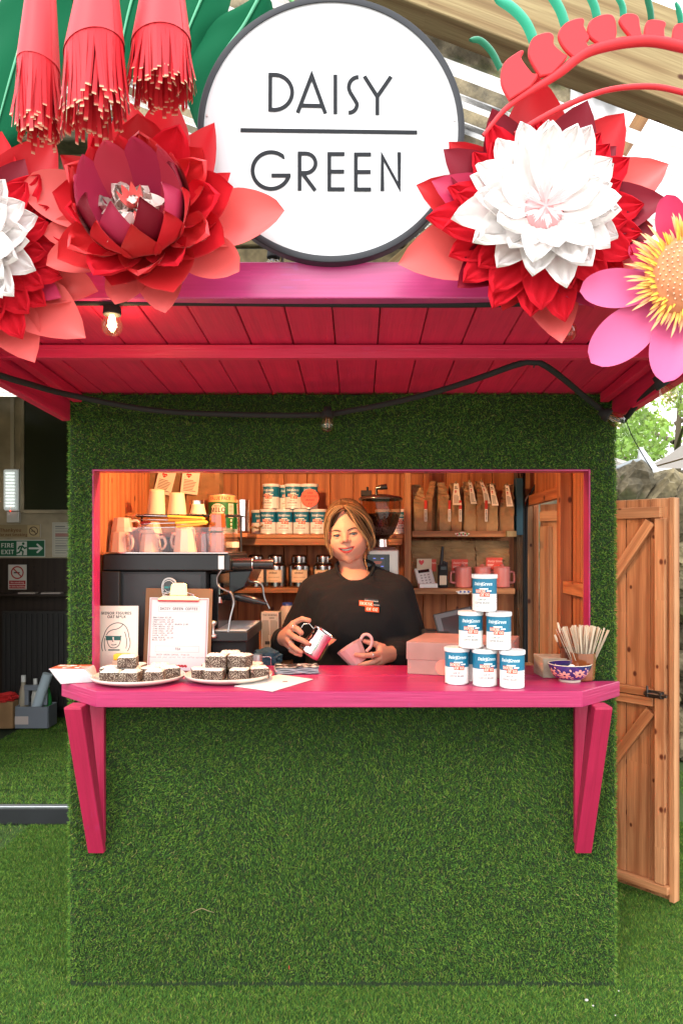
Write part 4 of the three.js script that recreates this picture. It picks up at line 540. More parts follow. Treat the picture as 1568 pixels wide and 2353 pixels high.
{ const d = (l, x, y, z, r, g) => { const c = copy(can0, l, [x, y, z], r); if (g) c.userData.group = g; return c; };
  d('coffee can at the middle of the bottom row of the pyramid', 0.393, CT, 0.135, 0.05); d('coffee can at the right end of the bottom row of the pyramid', 0.471, CT, 0.167, -0.35);
  d('coffee can on the left of the pyramid middle row', 0.352, CT + 0.115, 0.118, -0.1); d('coffee can on the right of the pyramid middle row', 0.433, CT + 0.115, 0.151, -0.33); d('single coffee can topping the pyramid on the counter', 0.392, CT + 0.23, 0.135, -0.3);
  d('coffee can mostly hidden behind the pyramid bottom row', 0.366, CT, 0.035, 0.9);
  const sg = 'coffee cans on the upper back shelf', yb = 1.505, zb = -0.99, xs = (p) => X(p, zb);
  [[616, 'leftmost full can in the lower row of the back shelf cans'], [653.6, 'second full can in the lower row of the back shelf cans'], [692, 'third full can in the lower row of the back shelf cans'], [730.6, 'can in the lower back shelf row beside the hair of the person']].forEach(([p, l]) => d(l, xs(p), yb, zb, rr(-0.12, 0.12), sg));
  d('can half hidden behind the lower left end of the back shelf row', X(596, -1.07), yb, -1.07, 0.4, sg);
  d('can standing in shade behind the grinder hopper, left one', X(880, -1.02), yb, -1.02, 0.1, sg); d('can at the far right of the back shelf beside the shelf post', X(916, -1.0), yb, -1.0, 0.2, sg);
  [[623, -0.4, 'upper row back shelf can turned left at the row end'], [655, 0.35, 'upper row back shelf can peeping between its neighbours'], [673.5, 0, 'upper row back shelf can facing straight ahead'], [711, 0.1, 'upper row back shelf can carrying the round price tag']].forEach(([p, r, l], i) => d(l, X(p, i === 1 ? -1.06 : zb), yb + 0.115, i === 1 ? -1.06 : zb, r, sg)); }
solo('price_tag', new THREE.CylinderGeometry(0.041, 0.041, 0.002, 40).rotateX(PI / 2).translate(X(711.5, -0.945), Y(1144, -0.945), -0.945), std([0.9, 0.09, 0.06], 0.6), 'round coral price tag reading CAN OF COFFEE BEANS', 'price tag');
{ const t = scene.children.find((o) => o.name === 'price_tag'); part('print', new THREE.CircleGeometry(0.04, 40).translate(X(711.5, -0.945), Y(1144, -0.945), -0.9425), std([1, 1, 1], 0.6, { map: canvasTex(256, 256, (g) => { g.fillStyle = '#f4624c'; g.fillRect(0, 0, 256, 256); g.fillStyle = '#2a1c20'; g.font = 'bold italic 40px sans-serif'; g.textAlign = 'center'; ['CAN', 'OF COFFEE', 'BEANS', '£ 4'].forEach((s, i) => g.fillText(s, 128, 66 + i * 52)); }) }), t); }
solo('round_tag', new THREE.CylinderGeometry(0.024, 0.024, 0.004, 32).rotateX(PI / 2 - 0.15).translate(X(1017, 0.075), Y(1531, 0.075) - 0.003, 0.072), std([0.85, 0.2, 0.14], 0.6), 'round coral tag leaning behind the left bottom can', 'tag');

{ // pink gift box
  const t = thing('cardboard_box', 'pale pink lidded cardboard box on the counter behind the cans', 'box', V(0.163, CT, -0.08), -0.314), m = std([0.66, 0.36, 0.3], 0.75, { map: noiseTex }), w = 0.345, d = 0.29;
  part('box_body', bx(w - 0.006, 0.06, d - 0.006, [w / 2, 0.03, -d / 2], 0, 0.002), m, t); part('lid', bx(w, 0.06, d, [w / 2, 0.079, -d / 2], 0, 0.002), m, t);
}
// napkins, bowl, tumblers, stirrers at the right end
{ const t = thing('napkin_stack', 'stack of beige paper napkins beside the patterned bowl', 'napkins', [X(1266, -0.06), CT, -0.055], 0.06), m = std([0.62, 0.53, 0.4], 0.9, { map: noiseTex });
  for (let i = 0; i < 24; i++) { const g = new RoundedBoxGeometry(0.094, 0.0026, 0.11, 1, 0.001); if (i > 21) { const P = g.attributes.position; for (let k = 0; k < P.count; k++) P.setY(k, P.getY(k) + (i - 20) * 0.0035 * max(0, sin((P.getX(k) + 0.05) * 45)) * (P.getZ(k) < 0 ? 1 : 0.3)); g.computeVertexNormals(); } part('napkin', g.translate(rr(-0.001, 0.001), 0.0015 + i * 0.0026, rr(-0.0015, 0.0015)), m, t); } }
{ const t = thing('patterned_bowl', 'small blue and purple bowl with pink flower pattern on the counter', 'bowl', [X(1307.5, 0.065), CT, 0.065]);
  const tex = canvasTex(1024, 256, (g, w, h) => { g.fillStyle = '#2c2a66'; g.fillRect(0, 0, w, h); for (let i = 0; i < 60; i++) { g.fillStyle = ['#51337c', '#233a70'][i % 2]; g.globalAlpha = 0.5; g.beginPath(); g.arc(rnd() * w, rnd() * h, 20 + rnd() * 30, 0, 7); g.fill(); } g.globalAlpha = 1;
    for (let k = 0; k < 8; k++) { const x = k * 128 + 40, y = 120 + (k % 2) * 26; for (let p = 0; p < 7; p++) { g.save(); g.translate(x, y); g.rotate(p * 0.9); g.fillStyle = '#e0a594'; g.beginPath(); g.ellipse(0, -32, 13, 25, 0, 0, 7); g.fill(); g.restore(); } g.fillStyle = '#20184a'; g.beginPath(); g.arc(x, y, 12, 0, 7); g.fill(); g.strokeStyle = '#e0a594'; g.lineWidth = 5; g.beginPath(); g.moveTo(x + 40, y + 30); g.quadraticCurveTo(x + 70, y + 60, x + 100, y + 30); g.stroke(); for (const [a, b] of [[64, 30], [84, -34], [70, 70], [96, 60], [50, -70]]) { g.save(); g.translate(x + a, y + b); g.rotate(a); g.fillStyle = '#e3b0a0'; g.beginPath(); g.ellipse(0, 0, 8, 18, 0, 0, 7); g.fill(); g.restore(); } } });
  const glz = phys([1, 1, 1], 0.15, { map: tex, clearcoat: 1, side: THREE.DoubleSide });
  part('bowl_outside', lathe([[0.034, 0.007], [0.05, 0.016], [0.06, 0.03], [0.0655, 0.046], [0.0685, 0.0565]], 48), glz, t); part('bowl_inside', lathe([[0.0005, 0.012], [0.03, 0.014], [0.05, 0.024], [0.06, 0.04], [0.0662, 0.0565]], 48), glz, t);
  part('rim', lathe([[0.0662, 0.0565], [0.0673, 0.0585], [0.0685, 0.0565]], 48), std([0.7, 0.6, 0.45], 0.3), t); part('foot', lathe([[0.0005, 0.001], [0.033, 0], [0.0345, 0.0015], [0.0345, 0.0072], [0.034, 0.0075]], 40), std([0.6, 0.52, 0.42], 0.35), t);
  part('sugar_lump', new THREE.IcosahedronGeometry(0.013, 2).translate(0.003, 0.043, 0.012), white, t); }
function tumbler(label, p, r, h, group, col = [0.34, 0.09, 0.022], flip = false) { const t = thing('ceramic_tumbler', label, 'tumbler', p, 0, group), g = lathe([[0.0005, 0.004], [r * 0.78, 0.002], [r * 0.86, 0.006], [r, h], [r * 0.94, h + 0.0005], [r * 0.8, 0.01], [0.0005, 0.009]], 10).toNonIndexed(); g.computeVertexNormals(); if (flip) { g.rotateX(PI); g.translate(0, h, 0); } part('cup', g, phys(col, 0.18, { clearcoat: 0.8, map: noiseTex, side: THREE.DoubleSide }), t); return t; }
tumbler('brown glazed tumbler full of wooden stirrers behind the bowl', [0.722, CT, 0.05], 0.0415, 0.09); tumbler('small dark brown tumbler holding spoons left of the stirrers', [X(1304, -0.02), CT, -0.025], 0.026, 0.095, null, [0.18, 0.05, 0.018]);
{ const b = V(0.722, CT + 0.012, 0.05), sw = std([0.8, 0.64, 0.46], 0.8, { map: noiseTex }), geo = bx(0.0055, 0.165, 0.0016, [0, 0.0825, 0], 1, 0.0007); let first;
  for (let i = 0; i < 58; i++) { const a = i * 2.39996, q = Math.sqrt((i + 0.5) / 58), bt = V(cos(a) * 0.018 * q, 0, sin(a) * 0.018 * q), k = (i % 3 - 1) * 0.03, tp = V(cos(a) * 0.056 * q + k + (i % 2 ? 0.012 : -0.012), 0.172 - 0.02 * q, sin(a) * 0.045 * q), d = tp.sub(bt).normalize(); let o; if (!first) { o = first = new THREE.Group(); o.name = numbered('wooden_stirrer'); tag(o, 'pale wooden stirrer standing in the brown tumbler', 'stirrer', 'wooden stirrers in the brown tumbler'); part('stick', geo, sw, o); scene.add(o); } else o = copy(first); o.position.copy(b).add(bt); o.quaternion.setFromUnitVectors(V(0, 1, 0), d).multiply(new THREE.Quaternion().setFromAxisAngle(V(0, 1, 0), rr(0, 3))); }
  for (const [x, y, l] of [[1280, 1430, 'wooden spoon standing highest in the small dark tumbler'], [1273, 1458, 'wooden spoon leaning left out of the small dark tumbler']]) { const a = V(X(1304, -0.02), CT + 0.03, -0.025), c = at(x, y, -0.03), t = thing('wooden_spoon', l, 'spoon', [0, 0, 0], 0, 'spoons in the small tumbler'); part('handle', taper([a, a.clone().lerp(c, 0.8)], [0.003, 0.0025], 8, 8), std([0.16, 0.05, 0.02], 0.4), t); part('spoon_tip', taper([a.clone().lerp(c, 0.78), a.clone().lerp(c, 0.9), c], [0.0028, 0.0045, 0.003], 8, 8), std([0.75, 0.62, 0.45], 0.6), t); } }

// plates of lamingtons
const cakeTex = dataTex(256, 256, (u, v, x, y) => { const n = fbm(u * 26, v * 26, 26, 3), f = sst(0.5, 0.6, vn(u * 60, v * 44, 4000 * 0 + 60) * 0.6 + 0.4 * n); return [lerp(0.24, 0.78, f), lerp(0.15, 0.71, f), lerp(0.12, 0.63, f)]; });
const cocoTex = dataTex(128, 128, (u, v) => { const f = 0.9 + 0.3 * (vn(u * 36, v * 30, 36) - 0.5) - 0.25 * sst(0.62, 0.75, fbm(u * 9, v * 9, 9, 3)); return [f, f * 0.97, f * 0.91]; });
cakeTex.repeat.set(20, 20); cocoTex.repeat.set(14, 14);
const cakeM = std([1, 1, 1], 0.95, { map: cakeTex, bumpMap: cakeTex, bumpScale: 0.0015 }), cocoM = std([1, 1, 1], 1, { map: cocoTex, bumpMap: cocoTex, bumpScale: 0.0015 });
function plate(label, x, z, r) { const t = thing('serving_plate', label, 'plate', [x, CT, z]); part('dish', lathe([[0.0005, 0.0005], [r * 0.72, 0.0005], [r * 0.74, 0.002], [r * 0.98, 0.0125], [r, 0.02], [r * 0.985, 0.022], [r * 0.965, 0.02], [r * 0.93, 0.0125], [r * 0.7, 0.0105], [0.0005, 0.01]], 64), phys([0.72, 0.66, 0.56], 0.3, { clearcoat: 0.5 }), t); return t; }
plate('cream plate of lamington cakes at the left end of the counter', -0.7, 0.065, 0.146); plate('cream plate of lamington cakes with tall pile beside the clipboard', -0.418, 0.035, 0.141);
const cakeG = [0, 1, 2, 3].map((v) => { const w = rr(0.056, 0.062), h = rr(0.031, 0.036), d = rr(0.05, 0.058), g = new RoundedBoxGeometry(w, h, d, 5, 0.0035), P = g.attributes.position, N = g.attributes.normal; for (let i = 0; i < P.count; i++) { const p = V(P.getX(i), P.getY(i), P.getZ(i)), k = 0.003 * (v3(p.x * 130 + v * 9, p.y * 130, p.z * 130) - 0.5) + 0.004 * (v3(p.x * 40 + v * 5, p.y * 40, p.z * 40) - 0.5); P.setXYZ(i, p.x + N.getX(i) * k, p.y + N.getY(i) * k + h / 2, p.z + N.getZ(i) * k); } const q = g; q.computeVertexNormals(); uvm(q, 0); const tp = grid(14, 14, (a, b) => { const x = (a - 0.5) * (w - 0.002), z = (0.5 - b) * (d - 0.002), e = max(abs(a - 0.5), abs(b - 0.5)) * 2; return [x, h + 0.0048 - 0.005 * max(0, e - 0.82) / 0.18 + 0.003 * (v3(x * 300 + v, 0, z * 300) - 0.4), z]; }); tp.rotateX(0); uvm(tp, 0); return [q, tp, h]; });
const crumbG = new THREE.TetrahedronGeometry(0.0022);
function cake(label, x, y, z, turn) { const v = Math.floor(rnd() * 4), t = thing('lamington_cake', label, 'cake', [x, y, z], turn, 'lamington cakes on the plates'); part('sponge', cakeG[v][0], cakeM, t); part('coconut_topping', cakeG[v][1], cocoM, t); return t; }
{ const yp = CT + 0.011, L = [-0.7, 0.065], R = [-0.418, 0.035];
  for (const [dx, dz, r, l, up] of [[-0.066, 0.07, 0.12, 'front row left'], [-0.002, 0.078, -0.06, 'front row middle'], [0.068, 0.062, 0.1, 'front row right'], [0.098, 0.0, 0.5, 'right side'], [0.04, 0.0, -0.2, 'centre right'], [-0.022, 0.005, 0.1, 'centre under the top one'], [-0.086, -0.002, -0.25, 'left side'], [0.05, -0.066, 0.2, 'back row right'], [-0.03, -0.068, -0.1, 'back row left'], [-0.03, 0.012, 0.12, 'alone on top', 0.037]]) cake(`lamington cake on the left plate, ${l}`, L[0] + dx, yp + (up ?? 0), L[1] + dz, r);
  for (const [dx, dz, r, l, up] of [[-0.078, 0.05, 0.3, 'front row far left'], [-0.03, 0.07, -0.08, 'front row second from left'], [0.046, 0.068, -0.05, 'front row third from left'], [0.1, 0.028, 0.32, 'right side'], [0.03, 0.0, 0.1, 'centre'], [-0.06, -0.02, 0.2, 'left rear'], [0.07, -0.05, -0.2, 'right rear'], [-0.01, -0.075, 0.05, 'very back'], [-0.032, 0.032, 0.02, 'upper layer left', 0.037], [0.042, 0.028, -0.35, 'upper layer right, largest', 0.037], [0.0, -0.035, 0.15, 'upper layer back', 0.037]]) { const c = cake(`lamington cake on the right plate, ${l}`, R[0] + dx, yp + (up ?? 0), R[1] + dz, r); if (up) c.scale.setScalar(1.08); } }
{ // fanned magazines, yellow packet, poster card
  const cover = canvasTex(256, 180, (g, w, h) => { g.fillStyle = '#d9542a'; g.fillRect(0, 0, w, h); g.fillStyle = '#f0d9c8'; g.fillRect(10, 8, 90, 60); for (let i = 0; i < 26; i++) { g.fillStyle = pick(['#7a2a1c', '#f4e6da', '#2f3a48', '#e8a48a', '#c93a20', '#fff']); g.fillRect(rnd() * w, rnd() * h, 10 + rnd() * 40, 6 + rnd() * 24); } });
  const pm = std([0.72, 0.66, 0.66], 0.6), pm2 = std([0.62, 0.6, 0.66], 0.6); let m0;
  for (let i = 0; i < 14; i++) { const tn = 0.25 - 0.028 * i + 0.1; if (i < 13) { const o = m0 ? copy(m0) : (m0 = thing('magazine', 'white edged magazine inside the fanned stack left of the plates', 'magazine', [0, 0, 0], 0, 'magazines in the fanned stack')); if (i === 0) { part('pages', bx(0.112, 0.0027, 0.086, [0, 0.0015, 0], 0, 0.0008), pm, o); } o.position.set(-0.89 - 0.002 * i, CT + 0.0012 + i * 0.0031, 0.062 - 0.0006 * i); o.rotation.y = tn; }
    else { const o = thing('magazine', 'topmost magazine with orange printed cover on the fanned stack', 'magazine', [-0.918, CT + 0.0012 + i * 0.0031, 0.054], tn, 'magazines in the fanned stack'); part('pages', bx(0.112, 0.0027, 0.086, [0, 0.0015, 0], 0, 0.0008), pm2, o); const c = new THREE.PlaneGeometry(0.11, 0.084).rotateX(-PI / 2).translate(0, 0.0034, 0); part('cover', c, std([1, 1, 1], 0.4, { map: cover }), o); } }
  solo('yellow_packet', bx(0.05, 0.02, 0.03, [-0.79, CT + 0.062, -0.052], 0, 0.004).rotateY(0), std([0.75, 0.42, 0.02], 0.5), 'small yellow packet between the poster card and the cakes', 'packet'); solo('small_box', bx(0.06, 0.05, 0.026, [-0.79, CT + 0.026, -0.052], 0, 0.004), std([0.5, 0.3, 0.2], 0.7), 'small brown box under the yellow packet behind the left plate', 'box');
  const z = -0.092, t = thing('poster_card', 'cream card reading MINOR FIGURES OAT M*LK with line drawn face', 'poster card', [X(266, z), CT, z]);
  const w = 0.15, h = Y(1392, z) - CT; t.rotation.x = -0.04; part('card', bx(w, h, 0.003, [0, h / 2, 0]), white, t);
  part('print', new THREE.PlaneGeometry(w - 0.001, h - 0.001).translate(0, h / 2, 0.0028), std([0.9, 0.9, 0.9], 0.6, { map: canvasTex(340, 520, (g, W2, H2) => { g.fillStyle = '#efe3d2'; g.fillRect(0, 0, W2, H2); g.fillStyle = '#1c2422'; g.font = 'bold 30px sans-serif'; g.textAlign = 'center'; g.fillText('MINOR FIGURES', 172, 66); g.fillText('OAT M*LK', 174, 94);
    g.strokeStyle = '#1c2422'; g.lineWidth = 5; g.lineJoin = 'round'; const P = (p) => { g.beginPath(); g.moveTo(p[0], p[1]); for (let i = 2; i < p.length; i += 4) g.quadraticCurveTo(p[i], p[i + 1], p[i + 2], p[i + 3]); g.stroke(); };
    P([70, 350, 50, 300, 78, 230, 100, 140, 180, 130, 262, 130, 272, 240, 296, 300, 262, 350]); P([98, 226, 110, 186, 170, 180, 206, 172, 226, 140]); P([100, 232, 102, 300, 130, 320, 170, 336, 196, 300, 212, 268, 206, 230]); P([238, 200, 262, 260, 250, 330]); P([84, 250, 76, 300, 92, 348]); P([146, 258, 138, 274, 152, 274]); P([136, 300, 156, 306, 176, 296]); g.fillStyle = '#1f5f58'; g.fillRect(92, 236, 52, 30); g.fillRect(156, 236, 54, 30); g.fillRect(88, 232, 126, 8); g.fillRect(112, 336, 90, 10); }) }), t); }
{ // clipboard menu
  const z = -0.125, w = 0.232, h = 0.285, t = thing('clipboard_menu', 'brown clipboard with printed coffee menu leaning on the coffee machine', 'clipboard', [X(408, -0.14), CT + 0.001, z]); t.rotation.x = -0.1; t.rotation.z = -0.012;
  part('board', bx(w, h, 0.004, [0, h / 2, 0], 0, 0.0015), std([0.36, 0.17, 0.075], 0.8, { map: noiseTex }), t);
  part('paper', new THREE.PlaneGeometry(0.205, 0.25).translate(0.002, 0.128, 0.0035), std([0.92, 0.9, 0.9], 0.7, { map: canvasTex(640, 780, (g, W2, H2) => { g.fillStyle = '#e6dfdd'; g.fillRect(0, 0, W2, H2); g.strokeStyle = '#a02838'; g.lineWidth = 5; g.strokeRect(14, 14, W2 - 28, H2 - 28); g.lineWidth = 2; g.strokeRect(24, 24, W2 - 48, H2 - 48); g.strokeStyle = '#8d8a8a'; g.strokeRect(100, 90, 440, 60); g.fillStyle = '#2a2628'; g.textAlign = 'center'; g.font = 'bold 38px monospace'; g.fillText('DAISY GREEN COFFEE', 320, 132);
    g.textAlign = 'left'; g.font = 'bold italic 22px monospace'; ['Americano £2.50', 'Cappuccino, £3.20', 'Chai Latte, £3.20', 'Espresso, £1.80 / double 2.80', 'Flat White, £3.10', 'Iced Black, £3.50', 'Iced Chai, £3.50', 'Iced Latte, £3.50', 'Latte, £3.20', 'Long Black, £2.50', 'Milo, £2.00'].forEach((s, i) => g.fillText(s, 40, 222 + i * 24)); g.strokeRect(80, 520, 470, 64); g.textAlign = 'center'; g.font = 'bold 32px monospace'; g.fillText('TEA', 320, 562); g.font = '22px monospace'; g.fillText('DAISY GREEN COFFEE, from £3', 270, 620); g.fillStyle = '#8d8a8a'; g.fillText('Please ask your server for our coffee options.', 320, 646); g.fillStyle = '#b02030'; for (let i = 0; i < 5; i++) { g.beginPath(); g.arc(270 + i * 34, 740, 22, 0, 7); g.fill(); } g.fillStyle = '#cfd6dc'; for (let i = 0; i < 6; i++) { g.beginPath(); g.arc(330 + i * 34, 764, 22, 0, 7); g.fill(); } }) }), t);
  part('clip', [extr([[-0.07, 0], [0.07, 0], [0.07, 0.006], [0.05, 0.017], [-0.05, 0.017], [-0.07, 0.006]], 0.008, 0.001).translate(0, 0.243, 0.003), extr([[-0.03, 0], [0.03, 0], [0.026, 0.036], [0.016, 0.042], [-0.016, 0.042], [-0.026, 0.036]], 0.006, 0.001).translate(0, 0.262, 0.004)], std([0.75, 0.6, 0.3], 0.25, { metalness: 0.9 }), t);
  part('clip_edge', bx(0.142, 0.006, 0.012, [0, 0.242, 0.008]), std([0.5, 0.03, 0.04], 0.4), t); part('clip_wire', [tube([[-0.026, 0.272, 0.008], [-0.056, 0.262, 0.012], [-0.03, 0.258, 0.012]], 0.0018, 12, 6), tube([[0.026, 0.272, 0.008], [0.056, 0.262, 0.012], [0.03, 0.258, 0.012]], 0.0018, 12, 6)], steel, t);
  const st = thing('acrylic_figure', 'small clear edged cut out of a line drawn head above the clipboard', 'cut out', at(389, 1345, -0.15)); const sh = new THREE.Shape(); sh.moveTo(-0.024, -0.026); sh.splineThru([[-0.026, 0], [-0.016, 0.022], [0.004, 0.027], [0.022, 0.016], [0.026, -0.006], [0.022, -0.026]].map(([a, b]) => new THREE.Vector2(a, b))); part('cut_out', extr(sh, 0.003, 0.0006), std([0.5, 0.5, 0.48], 0.3), st); const s2 = sh.clone(); part('print', extr(sh, 0.0012, 0).scale(0.86, 0.86, 1).translate(0, -0.001, 0.0036), std([0.05, 0.055, 0.055], 0.4), st); part('drawn_glasses', [bx(0.015, 0.007, 0.001, [-0.008, -0.006, 0.0058]), bx(0.012, 0.007, 0.001, [0.008, -0.004, 0.0058])], std([0.02, 0.2, 0.18], 0.4), st); part('drawn_line', [tube([[-0.019, -0.02, 0.0055], [-0.018, 0.008, 0.0055], [0, 0.018, 0.0055], [0.016, 0.008, 0.0055], [0.018, -0.02, 0.0055]], 0.0009, 24, 5), tube([[-0.014, -0.012, 0.0055], [-0.006, -0.021, 0.0055], [0.006, -0.018, 0.0055]], 0.0008, 10, 5)], white, st); }
{ // white card, coasters
  const c = [[538, 1576], [626, 1588], [719, 1560], [640, 1549]].map(([x, y]) => onC(x, y, CT + 0.002)), t = thing('white_card', 'blank white card lying on the counter in front of the person', 'card'); const sh = new THREE.Shape(c.map((p) => new THREE.Vector2(p.x, -p.z))); part('sheet', extr(sh, 0.0012, 0).rotateX(-PI / 2).translate(0, CT + 0.0012, 0), std([0.8, 0.79, 0.76], 0.6), t); const m = c.reduce((a, b) => a.add(b.clone().multiplyScalar(0.25)), V(0, 0, 0)); part('printed_mark', bx(0.016, 0.0006, 0.01, [m.x + 0.03, CT + 0.0034, m.z - 0.012]).rotateY(0), std([0.15, 0.14, 0.13], 0.7), t);
  const n = thing('coaster_stack', 'stack of wavy edged black and white printed napkins on the counter', 'napkins', [X(680, -0.1), CT, -0.105], 0.15); const tex = dataTex(128, 128, (u, v) => { const f = sst(0.48, 0.53, fbm(u * 9, v * 9, 9, 3)) * 0.75 + 0.1; return [f, f, f * 0.98]; });
  for (let i = 0; i < 8; i++) { const g = new THREE.BoxGeometry(0.145, 0.0018, 0.085, 24, 1, 12), P = g.attributes.position; for (let k = 0; k < P.count; k++) { const x = P.getX(k), zz = P.getZ(k); P.setY(k, P.getY(k) + 0.0012 * sin(x * 90 + i)); P.setX(k, x * (1 + 0.02 * sin(zz * 260))); P.setZ(k, zz * (1 + 0.05 * sin(x * 190 + i * 0.3))); } g.computeVertexNormals(); part('napkin', g.translate(rr(-0.002, 0.002), 0.003 + i * 0.0029, rr(-0.002, 0.002)), i === 7 ? std([1, 1, 1], 0.9, { map: tex }) : std(i % 2 ? [0.55, 0.56, 0.58] : [0.2, 0.21, 0.23], 0.9), n); } }

// ---------- coffee machine and what stands on it ----------
const MZ = -0.17, ST = 1.57; // machine front, cup rack height
{
  const t = thing('coffee_machine', 'black coffee machine with steam wand and drip tray at the left of the hatch', 'coffee machine'), bk = std([0.018, 0.018, 0.019], 0.45, { map: noiseTex }), pn = std([0.05, 0.05, 0.052], 0.5, { map: noiseTex });
  const x0 = -0.893, x1 = -0.448, yb = CT + 0.002, yt = 1.421;
  part('body', [bx(0.36, yt - yb - 0.06, 0.4, [x0 + 0.18, (yt + yb) / 2 - 0.03, MZ - 0.21], 0, 0.006), bx(x1 - x0, 0.058, 0.42, [(x0 + x1) / 2, yt - 0.0295, MZ - 0.21], 0, 0.005), bx(0.062, yt - yb - 0.06, 0.03, [x0 + 0.0312, (yt + yb) / 2 - 0.0305, MZ + 0.001], 1, 0.004)], bk, t);
  part('side_panel', bx(0.275, 0.29, 0.006, [x0 + 0.205, yt - 0.215, MZ - 0.0115], 0, 0.002), pn, t); part('rear_column', bx(0.03, 0.33, 0.36, [x0 + 0.378, yb + 0.166, MZ - 0.24]), blackGloss, t);
  part('top_plate', bx(0.44, 0.006, 0.43, [(x0 + x1) / 2 - 0.004, yt + 0.0035, MZ - 0.21], 0, 0.002), steel, t); part('edge_trim', bx(0.022, 0.05, 0.01, [x1 - 0.03, yt - 0.03, MZ + 0.003]), steelRough, t);
  part('group_head', [new THREE.CylinderGeometry(0.024, 0.024, 0.07, 28).rotateZ(PI / 2).translate(x1 + 0.036, yt - 0.037, MZ - 0.06), new THREE.CylinderGeometry(0.018, 0.02, 0.075, 24).rotateZ(PI / 2).translate(x1 + 0.108, yt - 0.037, MZ - 0.06)], blackGloss, t); part('knob_ring', new THREE.TorusGeometry(0.0235, 0.0025, 8, 28).rotateY(PI / 2).translate(x1 + 0.072, yt - 0.037, MZ - 0.06), steel, t);
  part('lower_housing', extr([[0, 0], [0.075, 0.004], [0.05, -0.05], [0, -0.075]], 0.3, 0.003).translate(x1 - 0.01, yt - 0.066, MZ - 0.36), blackGloss, t);
  const wz = MZ + 0.01, Wd = (pts, r) => tube(pts.map(([x, y], i) => at(x, y, wz + 0.012 * i)), r, 60, 10);
  part('steam_wand', Wd([[508, 1310], [499, 1326], [502, 1346], [518, 1356], [531, 1363], [537, 1384], [529, 1420], [524, 1452]], 0.0034), darkSteel, t); part('wand_grip', Wd([[527, 1359], [533, 1366], [537, 1384], [535, 1394]], 0.0068), blackMatte, t);
  part('hot_water_wand', tube([[556, 1316], [564, 1334], [588, 1337], [602, 1345], [607, 1372], [619, 1398]].map(([x, y]) => at(x, y, MZ - 0.16)), 0.0042, 40, 10), darkSteel, t);
  part('brew_group', [new THREE.CylinderGeometry(0.027, 0.027, 0.04, 30).translate(X(497, MZ - 0.1), Y(1352, MZ - 0.1), MZ - 0.1), new THREE.CylinderGeometry(0.031, 0.029, 0.022, 30).translate(X(497, MZ - 0.1), Y(1377, MZ - 0.1), MZ - 0.1), new THREE.CylinderGeometry(0.008, 0.006, 0.03, 14).translate(X(497, MZ - 0.1), Y(1396, MZ - 0.1), MZ - 0.1)], steel, t);
  part('portafilter', taper([at(508, 1373, MZ - 0.09), at(545, 1371, MZ - 0.06), at(580, 1378, MZ - 0.045), at(612, 1387, MZ - 0.04)], [0.008, 0.0135, 0.0155, 0.013, 0.006], 20, 14), blackGloss, t);
  part('drip_tray', bx(0.13, 0.034, 0.4, [-0.45, 1.132, MZ - 0.19], 2, 0.004), bk, t); const grid0 = bx(0.118, 0.003, 0.007, [0, 0, 0], 0, 0.001); for (let i = 0; i < 24; i++) part('tray_bar', grid0.clone().translate(-0.45, 1.1512, MZ - 0.005 - i * 0.016), steelRough, t); part('tray_support', bx(0.12, 0.095, 0.36, [-0.455, CT + 0.05, MZ - 0.2]), blackMatte, t);
  part('rail', [bx(0.4, 0.003, 0.003, [(x0 + x1) / 2, yt + 0.092, MZ - 0.018], 0, 0.001)], clearGlass, t); part('glass_guard', bx(0.405, 0.088, 0.003, [(x0 + x1) / 2 - 0.004, yt + 0.051, MZ - 0.018], 0, 0.001), clearGlass, t); part('glass_guard', bx(0.003, 0.088, 0.32, [x1 - 0.028, yt + 0.051, MZ - 0.185], 0, 0.001), clearGlass, t);
}
function tamper() { const t = thing('coffee_tamper', 'small steel tamper behind the right edge of the clipboard', 'tamper', at(489, 1452, MZ + 0.012)); t.position.y = 1.128; part('base', lathe([[0.0005, 0], [0.015, 0], [0.015, 0.012], [0.006, 0.016], [0.006, 0.04], [0.014, 0.05], [0.014, 0.058], [0.0005, 0.062]], 24), steelRough, t); }
tamper();
const mugPink = phys([0.62, 0.37, 0.26], 0.35, { clearcoat: 0.4, side: THREE.DoubleSide });
function mugParts(t, r, h, mat) { // upside down mug, rim on the ground
  const g = lathe([[r * 0.94, 0], [r, 0], [r * 0.76, h], [r * 0.7, h + 0.002], [0.0005, h + 0.002]], 9).toNonIndexed(); g.computeVertexNormals(); part('cup', g, mat, t); part('handle', tube([[r * 0.9, h * 0.25, 0], [r * 1.3, h * 0.2, 0], [r * 1.55, h * 0.5, 0], [r * 1.3, h * 0.82, 0], [r * 0.8, h * 0.78, 0]], 0.0055, 20, 8), mat, t); }
